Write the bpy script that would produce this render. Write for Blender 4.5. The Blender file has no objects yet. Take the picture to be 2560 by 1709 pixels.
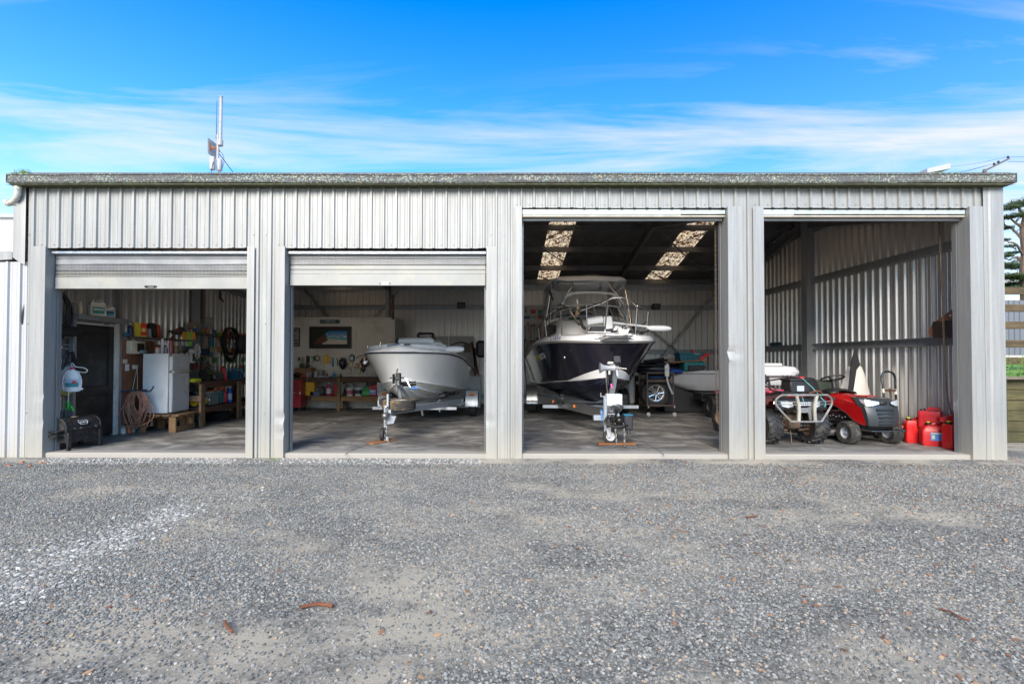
import bpy, bmesh, math, random
from mathutils import Vector, Matrix, Euler
R=math.radians; PI=math.pi
random.seed(7)
SC=bpy.context.scene; COL=SC.collection
# ---------------------------------------------------------------- camera
F=1209.0; PX,PY=1235.0,882.0; CAMLOC=Vector((0,-7.3,1.395))
cam=bpy.data.cameras.new('camera'); camo=bpy.data.objects.new('camera',cam); COL.objects.link(camo)
cam.sensor_width=36; cam.lens=17.0; cam.shift_x=(1280-PX)/2560; cam.shift_y=(PY-854.5)/2560
cam.clip_start=.05; cam.clip_end=3000
CR=(Matrix.Rotation(.004,3,'Z')@Matrix.Rotation(PI/2+.0165,3,'X')@Matrix.Rotation(.0015,3,'Z'))
camo.matrix_world=Matrix.Translation(CAMLOC)@CR.to_4x4(); SC.camera=camo
# ---------------------------------------------------------------- sky, sun, exposure
SUN_EL,SUN_AZ=R(31),R(-16)   # azimuth from -Y (behind the camera) towards -X
w=bpy.data.worlds.new('World'); SC.world=w; w.use_nodes=True
nt=w.node_tree; N=nt.nodes; L=nt.links; N.clear()
def nd(nt,t,**k):
    n=nt.nodes.new(t)
    for a,b in k.items(): setattr(n,a,b)
    return n
out=nd(nt,'ShaderNodeOutputWorld'); bg=nd(nt,'ShaderNodeBackground'); bg.inputs[1].default_value=.12
sky=nd(nt,'ShaderNodeTexSky',sky_type='NISHITA',sun_disc=False); sky.sun_elevation=SUN_EL; sky.sun_rotation=PI-SUN_AZ*-1
sky.air_density=1.0; sky.dust_density=.6; sky.ozone_density=2.0
tc=nd(nt,'ShaderNodeTexCoord'); sep=nd(nt,'ShaderNodeSeparateXYZ'); L.new(tc.outputs['Generated'],sep.inputs[0])
def mth(op,a,b=None,c=None,nt=nt):
    n=nt.nodes.new('ShaderNodeMath'); n.operation=op
    for i,v in enumerate((a,b,c)):
        if v is None: continue
        if isinstance(v,(int,float)): n.inputs[i].default_value=v
        else: nt.links.new(v,n.inputs[i])
    return n.outputs[0]
zc=mth('MAXIMUM',sep.outputs[2],.03)
u=mth('DIVIDE',sep.outputs[0],zc); v=mth('DIVIDE',sep.outputs[1],zc)
cmb=nd(nt,'ShaderNodeCombineXYZ'); L.new(mth('MULTIPLY_ADD',u,.55,3.3),cmb.inputs[0]); L.new(mth('MULTIPLY_ADD',v,2.1,1.7),cmb.inputs[1])
n1=nd(nt,'ShaderNodeTexNoise'); n1.inputs['Scale'].default_value=.75; n1.inputs['Detail'].default_value=12; n1.inputs['Roughness'].default_value=.60; n1.inputs['Distortion'].default_value=.7
L.new(cmb.outputs[0],n1.inputs['Vector'])
cr=nd(nt,'ShaderNodeValToRGB'); L.new(n1.outputs[0],cr.inputs[0]); e=cr.color_ramp.elements
e[0].position=.45; e[0].color=(0,0,0,1); e[1].position=.72; e[1].color=(1,1,1,1)
# clouds gather towards the horizon all round; overhead stop added to whiten the light
low=nd(nt,'ShaderNodeValToRGB'); L.new(sep.outputs[2],low.inputs[0]); le=low.color_ramp.elements
le[0].position=.26; le[0].color=(.95,)*3+(1,); le[1].position=.54; le[1].color=(.05,)*3+(1,)
x=le.new(.43); x.color=(.95,.95,.95,1); x=le.new(.50); x.color=(.30,.30,.30,1); x=le.new(.85); x.color=(.8,.8,.8,1)
cf=mth('MULTIPLY',cr.outputs[0],low.outputs[0])
band=nd(nt,'ShaderNodeValToRGB'); L.new(sep.outputs[2],band.inputs[0]); be=band.color_ramp.elements
be[0].position=0; be[0].color=(.9,.9,.9,1); be[1].position=.36; be[1].color=(.0,.0,.0,1); x=be.new(.2); x.color=(.34,.34,.34,1)
veil=nd(nt,'ShaderNodeValToRGB'); L.new(sep.outputs[2],veil.inputs[0]); ve=veil.color_ramp.elements; ve[0].position=.62; ve[0].color=(0,0,0,1); ve[1].position=.82; ve[1].color=(.55,.55,.55,1)  # unseen cloud veil above the view, added to neutralise the blue light
cf=mth('MINIMUM',mth('ADD',mth('ADD',cf,band.outputs[0]),veil.outputs[0]),1.0)
tint=nd(nt,'ShaderNodeValToRGB'); L.new(sep.outputs[2],tint.inputs[0]); te=tint.color_ramp.elements
te[0].position=.0; te[0].color=(.8,1,1,1); te[1].position=.60; te[1].color=(.0,.55,1.25,1); x=te.new(.95); x.color=(.4,.85,1,1); x=te.new(.36); x.color=(.30,.74,1.15,1)
mx=nd(nt,'ShaderNodeMix',data_type='RGBA',blend_type='MULTIPLY'); mx.inputs[0].default_value=1
SKYGAIN=1.0
L.new(sky.outputs[0],mx.inputs[6]); L.new(tint.outputs[0],mx.inputs[7])
mc=nd(nt,'ShaderNodeMix',data_type='RGBA'); L.new(cf,mc.inputs[0]); L.new(mx.outputs[2],mc.inputs[6]); mc.inputs[7].default_value=(3.0,2.92,2.82,1)
L.new(mc.outputs[2],bg.inputs[0]); L.new(bg.outputs[0],out.inputs[0])
sun=bpy.data.lights.new('sun','SUN'); sun.energy=2.3; sun.angle=R(30); sun.color=(1,.89,.74)
so=bpy.data.objects.new('sun',sun); COL.objects.link(so)
sd=Vector((-math.sin(-SUN_AZ)*math.cos(SUN_EL),-math.cos(SUN_AZ)*math.cos(SUN_EL),math.sin(SUN_EL)))
so.rotation_euler=sd.to_track_quat('Z','Y').to_euler(); so.location=(-4,-12,14)
SC.view_settings.view_transform='Standard'; SC.view_settings.look='None'; SC.view_settings.gamma=1; SC.view_settings.exposure=1.5
SC.view_settings.use_curve_mapping=False
SC.render.engine='CYCLES'; SC.cycles.max_bounces=8; SC.cycles.diffuse_bounces=6; SC.cycles.transparent_max_bounces=12
# ---------------------------------------------------------------- measuring helpers (a pixel of the 2560 wide photo -> a point on a known plane)
def ray(px,py): return CR@Vector(((px-PX)/F,-(py-PY)/F,-1))
def atY(px,py,Y): d=ray(px,py); return CAMLOC+d*((Y-CAMLOC.y)/d.y)
def atZ(px,py,Z=0.): d=ray(px,py); return CAMLOC+d*((Z-CAMLOC.z)/d.z)
def atX(px,py,X): d=ray(px,py); return CAMLOC+d*((X-CAMLOC.x)/d.x)
# ---------------------------------------------------------------- materials
def mix(nt,fac,a,b,bt='MIX'):
    n=nt.nodes.new('ShaderNodeMix'); n.data_type='RGBA'; n.blend_type=bt
    for i,v in ((0,fac),(6,a),(7,b)):
        if isinstance(v,(int,float)): n.inputs[i].default_value=v
        elif isinstance(v,(tuple,list)): n.inputs[i].default_value=tuple(v)[:3]+(1,)
        else: nt.links.new(v,n.inputs[i])
    return n.outputs[2]
def noise(nt,vec,scale,detail=4,rough=.5,stretch=None,dist=0):
    if stretch:
        m=nt.nodes.new('ShaderNodeMapping'); m.inputs['Scale'].default_value=stretch; nt.links.new(vec,m.inputs[0]); vec=m.outputs[0]
    n=nt.nodes.new('ShaderNodeTexNoise'); n.inputs['Scale'].default_value=scale; n.inputs['Detail'].default_value=detail
    n.inputs['Roughness'].default_value=rough; n.inputs['Distortion'].default_value=dist; nt.links.new(vec,n.inputs['Vector']); return n.outputs[0]
def voro(nt,vec,scale,feature='F1',out=0,rnd=1):
    n=nt.nodes.new('ShaderNodeTexVoronoi'); n.feature=feature; n.inputs['Scale'].default_value=scale; n.inputs['Randomness'].default_value=rnd
    nt.links.new(vec,n.inputs['Vector']); return n.outputs[out]
def ramp(nt,fac,stops):
    n=nt.nodes.new('ShaderNodeValToRGB'); nt.links.new(fac,n.inputs[0]); el=n.color_ramp.elements
    for i,(p,c) in enumerate(stops):
        c=(c,c,c,1) if isinstance(c,(int,float)) else tuple(c)[:3]+(1,)
        if i<2: el[i].position=p; el[i].color=c
        else: q=el.new(p); q.color=c
    return n.outputs[0]
def newmat(name):
    m=bpy.data.materials.new(name); m.use_nodes=True; nt=m.node_tree; b=nt.nodes['Principled BSDF']
    tc=nt.nodes.new('ShaderNodeTexCoord'); return m,nt,b,tc
def bump(nt,b,h,strength,dist=.01):
    n=nt.nodes.new('ShaderNodeBump'); n.inputs['Strength'].default_value=strength; n.inputs['Distance'].default_value=dist
    nt.links.new(h,n.inputs['Height']); nt.links.new(n.outputs[0],b.inputs['Normal'])
_mats={}
def mat(name,col,rough=.5,metal=0,var=.18,scale=6,bmp=.0,bscale=40,stretch=None,coat=0,dirt=None,dscale=3,spec=.5):
    if name in _mats: return _mats[name]
    m,nt,b,tc=newmat(name); o=tc.outputs['Object']
    f=noise(nt,o,scale,6,.6,stretch)
    c=mix(nt,ramp(nt,f,[(.3,0.),(.7,1.)]),tuple(x*(1-var) for x in col),tuple(min(1,x*(1+var)) for x in col))
    if dirt:
        g=noise(nt,o,dscale,8,.65); c=mix(nt,ramp(nt,g,[(.5,0.),(.68,.85)]),c,dirt)
    nt.links.new(c,b.inputs['Base Color'])
    r=mth('MULTIPLY_ADD',f,.25,rough-.12,nt=nt); nt.links.new(r,b.inputs['Roughness'])
    b.inputs['Metallic'].default_value=metal; b.inputs['Specular IOR Level'].default_value=spec
    if coat: b.inputs['Coat Weight'].default_value=coat; b.inputs['Coat Roughness'].default_value=.08
    if bmp: bump(nt,b,noise(nt,o,bscale,6,.6,stretch),bmp,.004)
    _mats[name]=m; return m
def wood(name,col,dark,gs=1.0,axis=0,rough=.75):
    if name in _mats: return _mats[name]
    m,nt,b,tc=newmat(name); o=tc.outputs['Object']; st=[26,26,26]; st[axis]=1.6
    f=noise(nt,o,gs,7,.65,tuple(st),.6); g=noise(nt,o,2.2,5,.6)
    c=mix(nt,ramp(nt,f,[(.3,0.),(.72,1.)]),dark,col); c=mix(nt,ramp(nt,g,[(.35,.55),(.7,0.)]),c,tuple(x*.45 for x in dark))
    nt.links.new(c,b.inputs['Base Color']); b.inputs['Roughness'].default_value=rough; bump(nt,b,f,.35,.004)
    _mats[name]=m; return m
def steel(name,base,metal=.55,rough=.4,streak=.14,dirt=None,grime=.25,warm=0,gz=None,scratch=.35,bp=.35):
    """zinc coated sheet: vertical streaks, faint spangle, blotches of oxide"""
    if name in _mats: return _mats[name]
    m,nt,b,tc=newmat(name); o=tc.outputs['Object']
    geo=nt.nodes.new('ShaderNodeNewGeometry'); p=geo.outputs['Position']
    s=noise(nt,p,1.0,6,.6,(34,34,1.1)); s2=noise(nt,p,1.0,5,.6,(5,5,.6)); sp=voro(nt,p,70,out=1)
    bl=noise(nt,p,3.2,7,.68); fine=noise(nt,p,28,5,.7)
    c=mix(nt,ramp(nt,s,[(.32,0.),(.68,1.)]),tuple(x*(1-streak) for x in base),tuple(min(1,x*(1+streak)) for x in base))
    c=mix(nt,.07,c,sp,'SOFT_LIGHT')
    c=mix(nt,ramp(nt,s2,[(.4,0.),(.7,grime)]),c,tuple(x*.72 for x in base))
    c=mix(nt,mth('MULTIPLY',ramp(nt,bl,[(.55,0.),(.75,1.)]),ramp(nt,fine,[(.45,0.),(.6,grime*1.4)]),nt=nt),c,(.30,.29,.26))
    scr=noise(nt,p,1,3,.8,(9,9,42),2.2); c=mix(nt,ramp(nt,scr,[(.70,0.),(.74,scratch)]),c,tuple(x*.5 for x in base))
    if gz is not None:   # mud splashed up from the ground (world height)
        sz=nt.nodes.new('ShaderNodeSeparateXYZ'); nt.links.new(p,sz.inputs[0])
        k=ramp(nt,mth('ADD',sz.outputs[2],mth('MULTIPLY',bl,.25,nt=nt),nt=nt),[(0,.75),(gz,0.)]); c=mix(nt,k,c,(.42,.39,.32))
    nt.links.new(c,b.inputs['Base Color']); b.inputs['Metallic'].default_value=metal
    nt.links.new(mth('MULTIPLY_ADD',s2,.12,rough-.04,nt=nt),b.inputs['Roughness'])
    wv=noise(nt,p,1.0,2,.5,(3.5,3.5,1.3)); bump(nt,b,mth('ADD',wv,mth('MULTIPLY',fine,.04,nt=nt),nt=nt),bp,.012)
    _mats[name]=m; return m
def glassy(name,tint=(.9,.93,.95),alpha=.25,rough=.05):
    if name in _mats: return _mats[name]
    m,nt,b,tc=newmat(name); t=nt.nodes.new('ShaderNodeBsdfTransparent'); t.inputs[0].default_value=tint+(1,)
    g=nt.nodes.new('ShaderNodeBsdfGlossy'); g.inputs['Roughness'].default_value=rough
    f=nt.nodes.new('ShaderNodeMixShader'); fr=nt.nodes.new('ShaderNodeFresnel'); fr.inputs[0].default_value=1.5
    n=noise(nt,tc.outputs['Object'],5,6,.6)
    k=mth('MULTIPLY_ADD',n,alpha*.5,alpha*.6,nt=nt); k=mth('ADD',k,mth('MULTIPLY',fr.outputs[0],.5,nt=nt),nt=nt)
    nt.links.new(k,f.inputs[0]); nt.links.new(t.outputs[0],f.inputs[1]); nt.links.new(g.outputs[0],f.inputs[2])
    nt.links.new(f.outputs[0],nt.nodes['Material Output'].inputs[0]); _mats[name]=m; return m
# ---------------------------------------------------------------- mesh builder
class MB:
    def __init__(s,m=None): s.V=[];s.F=[];s.I=[];s.m=m or Matrix.Identity(4); s.mi=0
    def add(s,vs,fs):
        b=len(s.V); s.V+=[tuple(s.m@Vector(v)) for v in vs]; s.F+=[tuple(b+i for i in f) for f in fs]; s.I+=[s.mi]*len(fs); return s
    def at(s,loc=(0,0,0),rot=(0,0,0),sc=(1,1,1)):
        s.m=Matrix.Translation(loc)@Euler(rot).to_matrix().to_4x4()@Matrix.Diagonal((*sc,1)); return s
    def box(s,c,d,r=(0,0,0),bev=0):
        hx,hy,hz=d[0]/2,d[1]/2,d[2]/2; E=Euler(r).to_matrix(); c=Vector(c)
        if bev<=0:
            vs=[(x,y,z) for x in(-hx,hx) for y in(-hy,hy) for z in(-hz,hz)]
            fs=[(0,1,3,2),(4,6,7,5),(0,4,5,1),(2,3,7,6),(0,2,6,4),(1,5,7,3)]
        else:
            b=min(bev,hx*.95,hy*.95,hz*.95); h=(hx,hy,hz); vs=[];idx={}
            for sx in(-1,1):
                for sy in(-1,1):
                    for sz in(-1,1):
                        S=(sx,sy,sz)
                        for a in range(3):
                            idx[(S,a)]=len(vs); vs.append(tuple(S[k]*(h[k] if k==a else h[k]-b) for k in range(3)))
            fs=[]
            for a in range(3):
                o=[k for k in range(3) if k!=a]
                for sg in(-1,1):
                    q=[]
                    for p,r_ in((-1,-1),(1,-1),(1,1),(-1,1)):
                        S=[0]*3;S[a]=sg;S[o[0]]=p;S[o[1]]=r_; q.append(idx[(tuple(S),a)])
                    fs.append(tuple(q))
                # edges parallel to a
                for p in(-1,1):
                    for r_ in(-1,1):
                        A=[0]*3;A[a]=-1;A[o[0]]=p;A[o[1]]=r_; B=list(A);B[a]=1;A=tuple(A);B=tuple(B)
                        fs.append((idx[(A,o[0])],idx[(B,o[0])],idx[(B,o[1])],idx[(A,o[1])]))
            for sx in(-1,1):
                for sy in(-1,1):
                    for sz in(-1,1): S=(sx,sy,sz); fs.append((idx[(S,0)],idx[(S,1)],idx[(S,2)]))
        return s.add([tuple(E@Vector(v)+c) for v in vs],fs)
    def bb(s,x0,x1,y0,y1,z0,z1,bev=0): return s.box(((x0+x1)/2,(y0+y1)/2,(z0+z1)/2),(abs(x1-x0),abs(y1-y0),abs(z1-z0)),(0,0,0),bev)
    def ring(s,c,ax,r,n,up=None):
        ax=Vector(ax).normalized(); a=(Vector(up) if up else (Vector((0,0,1)) if abs(ax.z)<.9 else Vector((1,0,0)))).cross(ax).normalized(); b=ax.cross(a)
        return [Vector(c)+a*(r*math.cos(2*PI*i/n))+b*(r*math.sin(2*PI*i/n)) for i in range(n)]
    def cyl(s,p0,p1,r0,r1=None,n=12,cap=True):
        r1=r0 if r1 is None else r1; p0=Vector(p0);p1=Vector(p1); ax=p1-p0
        vs=s.ring(p0,ax,r0,n)+s.ring(p1,ax,r1,n); fs=[(i,(i+1)%n,n+(i+1)%n,n+i) for i in range(n)]
        if cap: fs+=[tuple(range(n)),tuple(range(n,2*n))]
        return s.add(vs,fs)
    def tube(s,pts,r,n=6,closed=False,cap=True):
        P=[Vector(p) for p in pts]; k=len(P); vs=[]
        T=[]
        for i in range(k):
            a=P[(i-1)%k] if closed or i>0 else P[i]; b=P[(i+1)%k] if closed or i<k-1 else P[i]; T.append((b-a).normalized() if (b-a).length>1e-9 else Vector((0,0,1)))
        u=T[0].orthogonal().normalized()
        for i in range(k):
            t=T[i]; u=(u-t*u.dot(t)); u=u.normalized() if u.length>1e-6 else t.orthogonal().normalized(); v=t.cross(u)
            ri=r[i] if isinstance(r,(list,tuple)) else r
            vs+=[P[i]+u*(ri*math.cos(2*PI*j/n))+v*(ri*math.sin(2*PI*j/n)) for j in range(n)]
        fs=[]
        for i in range(k if closed else k-1):
            a=i*n;b=((i+1)%k)*n; fs+=[(a+j,a+(j+1)%n,b+(j+1)%n,b+j) for j in range(n)]
        if not closed and cap: fs+=[tuple(range(n)),tuple(range((k-1)*n,k*n))]
        return s.add(vs,fs)
    def lathe(s,prof,n=16,c=(0,0,0),ax='Z',cap=True):
        vs=[];k=len(prof);c=Vector(c)
        for r,z in prof:
            for i in range(n):
                a=2*PI*i/n; x,y=r*math.cos(a),r*math.sin(a)
                vs.append(c+(Vector((x,y,z)) if ax=='Z' else Vector((z,x,y)) if ax=='X' else Vector((x,z,y))))
        fs=[(j*n+i,j*n+(i+1)%n,(j+1)*n+(i+1)%n,(j+1)*n+i) for j in range(k-1) for i in range(n)]
        if cap: fs+=[tuple(range(n)),tuple(range((k-1)*n,k*n))]
        return s.add(vs,fs)
    def sph(s,c,r,n=12,k=8):
        if isinstance(r,(int,float)): r=(r,r,r)
        vs=[];fs=[]
        for j in range(1,k):
            for i in range(n):
                a=2*PI*i/n;b=PI*j/k; vs.append((c[0]+r[0]*math.sin(b)*math.cos(a),c[1]+r[1]*math.sin(b)*math.sin(a),c[2]+r[2]*math.cos(b)))
        for j in range(k-2): fs+=[(j*n+i,j*n+(i+1)%n,(j+1)*n+(i+1)%n,(j+1)*n+i) for i in range(n)]
        vs+=[(c[0],c[1],c[2]+r[2]),(c[0],c[1],c[2]-r[2])]; t=len(vs)-2
        fs+=[(t,(i+1)%n,i) for i in range(n)]+[(t+1,(k-2)*n+i,(k-2)*n+(i+1)%n) for i in range(n)]
        return s.add(vs,fs)
    def prism(s,poly,h0,h1,ax='Y'):
        """poly in the plane across ax, extruded along ax from h0 to h1"""
        f={'Y':lambda p,h:(p[0],h,p[1]),'X':lambda p,h:(h,p[0],p[1]),'Z':lambda p,h:(p[0],p[1],h)}[ax]; n=len(poly)
        return s.add([f(p,h0) for p in poly]+[f(p,h1) for p in poly],[tuple(range(n)),tuple(range(n,2*n))]+[(i,(i+1)%n,n+(i+1)%n,n+i) for i in range(n)])
    def loft(s,secs,closed=True,cap=True,mats=None):
        n=len(secs[0]); vs=[v for c in secs for v in c]; fs=[];im=[]
        for j in range(len(secs)-1):
            for i in range(n if closed else n-1):
                fs.append((j*n+i,j*n+(i+1)%n,(j+1)*n+(i+1)%n,(j+1)*n+i)); im.append(mats[i] if mats else s.mi)
        if cap and closed: fs+=[tuple(range(n)),tuple(range((len(secs)-1)*n,len(secs)*n))]; im+=[s.mi]*2
        k=len(s.I); s.add(vs,fs); s.I[k:]=im; return s
    def shifted(s,dx=0,dy=0,dz=0): s.V=[(x+dx,y+dy,z+dz) for x,y,z in s.V]; return s
    def mesh(s,name,ang=38,noflip=False):
        me=bpy.data.meshes.new(name); me.from_pydata(s.V,[],s.F)
        if any(s.I): me.polygons.foreach_set('material_index',s.I)
        bm=bmesh.new(); bm.from_mesh(me)
        if not noflip: bmesh.ops.recalc_face_normals(bm,faces=bm.faces)
        bm.to_mesh(me); bm.free()
        me.shade_smooth(); me.set_sharp_from_angle(angle=R(ang)); me.update(); return me
    def build(s,name,m,parent=None,loc=(0,0,0),rz=0,ang=38,rot=None):
        return link(name,s.mesh(name,ang),m,parent,loc,rz,rot)
def link(name,me,m=None,parent=None,loc=(0,0,0),rz=0,rot=None):
    o=bpy.data.objects.new(name,me); COL.objects.link(o); o.location=loc; o.rotation_euler=rot or (0,0,rz)
    if m is not None and not me.materials:
        for x in (m if isinstance(m,(list,tuple)) else [m]): me.materials.append(x)
    if parent: o.parent=parent
    return o
def tag(o,label=None,cat=None,group=None,kind=None):
    for k,v in (('label',label),('category',cat),('group',group),('kind',kind)):
        if v: o[k]=v
    return o
def thing(name,label,cat,loc=(0,0,0),rz=0,group=None,rot=None):
    o=bpy.data.objects.new(name,None); COL.objects.link(o); o.location=loc; o.rotation_euler=rot or (0,0,rz); o.empty_display_size=.1
    return tag(o,label,cat,group)
def struct(name,mb,m,**k): o=mb.build(name,m,**k); o['kind']='structure'; return o
def text(name,s,size,m,parent,loc,rot,sx=1,shear=0,ext=.001,align='CENTER'):
    c=bpy.data.curves.new(name,'FONT'); c.body=s; c.size=size; c.align_x=align; c.align_y='CENTER'; c.extrude=ext; c.shear=shear; c.resolution_u=2; c.offset=size*.012
    t=bpy.data.objects.new(name+'_tmp',c); COL.objects.link(t); bpy.context.view_layer.update()
    me=bpy.data.meshes.new_from_object(t.evaluated_get(bpy.context.evaluated_depsgraph_get())); bpy.data.objects.remove(t)
    me.name=name; me.materials.clear(); o=link(name,me,m,parent,loc,0,rot); o.scale=(sx,1,1); return o
def cat(P,n=6,closed=False):
    """smooth curve through points"""
    P=[Vector(p) for p in P]; k=len(P); o=[]
    for i in range(k if closed else k-1):
        g=lambda j:P[j%k] if closed else P[max(0,min(k-1,j))]
        a,b,c,d=g(i-1),g(i),g(i+1),g(i+2)
        for t in range(n):
            t/=n; o.append(.5*((2*b)+(c-a)*t+(2*a-5*b+4*c-d)*t*t+(3*b-3*c+d-a)*t**3))
    if not closed: o.append(P[-1])
    return o
ORD=['first','second','third','fourth','fifth','sixth','seventh','eighth','ninth','tenth','eleventh','twelfth','thirteenth','fourteenth','fifteenth','sixteenth','seventeenth','eighteenth','nineteenth','twentieth','twenty-first','twenty-second','twenty-third','twenty-fourth']
def rnd(a,b): return random.uniform(a,b)
# ================================================================ SETTING
Z_G=-.11; BACK=8.5; WL,WR=-7.3,7.55; EAVE=4.0; RIDGE_Y=4.25; RIDGE_Z=5.0
def roofz(y): return EAVE+(RIDGE_Z-EAVE)*(1-abs(y-RIDGE_Y)/RIDGE_Y)
# ---- ground with gravel texture
def gravel_mat():
    m,nt,b,tc=newmat('gravel_ground'); geo=nt.nodes.new('ShaderNodeNewGeometry'); p=geo.outputs['Position']
    v=voro(nt,p,62,out=1); d=voro(nt,p,62,out=0); hsv=nt.nodes.new('ShaderNodeSeparateColor'); nt.links.new(v,hsv.inputs[0])
    c=ramp(nt,hsv.outputs[0],[(0,(.05,.051,.048)),(1,(.31,.30,.275)),(.35,(.11,.11,.102)),(.75,(.19,.185,.17))])
    dust=noise(nt,p,.9,8,.62,(1,1.6,1)); c=mix(nt,ramp(nt,dust,[(.44,0.),(.60,.9)]),c,(.36,.325,.26))
    nt.links.new(c,b.inputs['Base Color']); b.inputs['Roughness'].default_value=.9
    bump(nt,b,mth('ADD',noise(nt,p,95,6,.75),mth('MULTIPLY',d,.3,nt=nt),nt=nt),.55,.012); return m
def stone_mat():
    m,nt,b,tc=newmat('crushed_stone'); a=nt.nodes.new('ShaderNodeAttribute'); a.attribute_type='INSTANCER'; a.attribute_name='tone'
    f=noise(nt,tc.outputs['Object'],9,4,.6)
    c=ramp(nt,a.outputs['Fac'],[(0,(.060,.066,.068)),(.42,(.130,.138,.137)),(.72,(.215,.222,.215)),(.90,(.29,.288,.27)),(.955,(.33,.24,.16)),(1,(.42,.41,.38))])
    c=mix(nt,mth('MULTIPLY',f,.22,nt=nt),c,(.29,.28,.25)); nt.links.new(c,b.inputs['Base Color']); b.inputs['Roughness'].default_value=.85; return m
def pale_mat():
    m,nt,b,tc=newmat('pale_crushed_rock'); a=nt.nodes.new('ShaderNodeAttribute'); a.attribute_type='INSTANCER'; a.attribute_name='tone'
    nt.links.new(ramp(nt,a.outputs['Fac'],[(0,(.17,.17,.165)),(1,(.50,.49,.46)),(.5,(.31,.305,.29))]),b.inputs['Base Color']); b.inputs['Roughness'].default_value=.9; return m
def leaf_mat():
    m,nt,b,tc=newmat('fallen_leaves_wood'); a=nt.nodes.new('ShaderNodeAttribute'); a.attribute_type='INSTANCER'; a.attribute_name='tone'
    nt.links.new(ramp(nt,a.outputs['Fac'],[(0,(.12,.05,.03)),(1,(.46,.36,.25)),(.45,(.30,.15,.08)),(.7,(.40,.25,.13))]),b.inputs['Base Color']); b.inputs['Roughness'].default_value=.85; return m
def gh(x,y):  # ground height
    h=Z_G
    if y<-.3: h+=.02*math.sin(x*.9+1)*math.sin(y*.8)*min(1,(-.3-y))
    if -.33<y<-.01: h+=.045*(y+.33)/.28
    return h
g=MB(); xs=[-400,-150,-60,-25]+[-14+i*.5 for i in range(57)]+[25,60,150,400]; ys=[-60,-25,-12]+[-10+i*.5 for i in range(20)]+[-.33,-.04,.0,.4,3,10,25,60,200,900]
vs=[(x,y,gh(x,y) if abs(x)<15 and -10<y<0 else Z_G-.002) for y in ys for x in xs]; nx=len(xs)
g.add(vs,[(j*nx+i,j*nx+i+1,(j+1)*nx+i+1,(j+1)*nx+i) for j in range(len(ys)-1) for i in range(nx-1)])
GRAV=gravel_mat(); struct('ground',g,GRAV)
def rock(seed,fl=.6):
    rr=random.Random(seed); bm=bmesh.new(); bmesh.ops.create_icosphere(bm,subdivisions=1,radius=1)
    for v in bm.verts: v.co*=rr.uniform(.72,1.18); v.co.z*=fl; v.co.x*=rr.uniform(.85,1.1)
    me=bpy.data.meshes.new('stone'); bm.to_mesh(me); bm.free(); return me
def scatter(name,regions,protos,material,smin,smax,label,cat_,seed=0):
    """one stuff object: points on patches with an instance of a small stone on each (geometry nodes)"""
    mb=MB()
    for poly in regions: mb.add([(x,y,gh(x,y)+.002) for x,y in poly[0]],[tuple(range(len(poly[0])))])
    o=mb.build(name,material); tag(o,label,None,None,'stuff')
    at=o.data.attributes.new('dens','FLOAT','FACE')
    for i,poly in enumerate(regions): at.data[i].value=poly[1]
    hold=bpy.data.collections.new(name+'_shapes')
    for i,me in enumerate(protos):
        q=bpy.data.objects.new(name+'_shape',me); me.materials.append(material); hold.objects.link(q)
    ng=bpy.data.node_groups.new(name,'GeometryNodeTree'); ng.interface.new_socket('Geometry',in_out='INPUT',socket_type='NodeSocketGeometry'); ng.interface.new_socket('Geometry',in_out='OUTPUT',socket_type='NodeSocketGeometry')
    n=ng.nodes; l=ng.links; gi=n.new('NodeGroupInput'); go=n.new('NodeGroupOutput')
    dp=n.new('GeometryNodeDistributePointsOnFaces'); dp.inputs['Seed'].default_value=seed; na=n.new('GeometryNodeInputNamedAttribute'); na.data_type='FLOAT'; na.inputs[0].default_value='dens'
    l.new(gi.outputs[0],dp.inputs['Mesh']); l.new(na.outputs[0],dp.inputs['Density'])
    ci=n.new('GeometryNodeCollectionInfo'); ci.inputs[0].default_value=hold; ci.inputs[1].default_value=True; ci.inputs[2].default_value=True
    ip=n.new('GeometryNodeInstanceOnPoints'); ip.inputs['Pick Instance'].default_value=True; l.new(dp.outputs[0],ip.inputs['Points']); l.new(ci.outputs[0],ip.inputs['Instance'])
    rv=n.new('FunctionNodeRandomValue'); rv.data_type='FLOAT_VECTOR'; rv.inputs[0].default_value=(-.35,-.35,0); rv.inputs[1].default_value=(.35,.35,6.28); l.new(rv.outputs[0],ip.inputs['Rotation'])
    pw=n.new('ShaderNodeMath'); pw.operation='POWER'; pw.inputs[1].default_value=2.0; r1=n.new('FunctionNodeRandomValue'); r1.data_type='FLOAT'; r1.inputs['Seed'].default_value=5; l.new(r1.outputs[1],pw.inputs[0])
    ma=n.new('ShaderNodeMath'); ma.operation='MULTIPLY_ADD'; ma.inputs[1].default_value=smax-smin; ma.inputs[2].default_value=smin; l.new(pw.outputs[0],ma.inputs[0]); l.new(ma.outputs[0],ip.inputs['Scale'])
    st=n.new('GeometryNodeStoreNamedAttribute'); st.data_type='FLOAT'; st.domain='INSTANCE'; st.inputs['Name'].default_value='tone'; r2=n.new('FunctionNodeRandomValue'); r2.data_type='FLOAT'; r2.inputs['Seed'].default_value=9
    l.new(ip.outputs[0],st.inputs[0]); l.new(r2.outputs[1],st.inputs['Value']); jn=n.new('GeometryNodeJoinGeometry')
    l.new(st.outputs[0],jn.inputs[0])
    l.new(jn.outputs[0],go.inputs[0]); md=o.modifiers.new('scatter','NODES'); md.node_group=ng; return o
def cells(x0,x1,y0,y1,st,fn):
    r=[];x=x0
    while x<x1-1e-6:
        y=y0
        while y<y1-1e-6:
            k=fn(x+st/2,y+st/2)
            if k>0: r.append(([(x,y),(x+st,y),(x+st,y+st),(x,y+st)],k))
            y+=st
        x+=st
    return r
from mathutils import noise as mn
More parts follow.
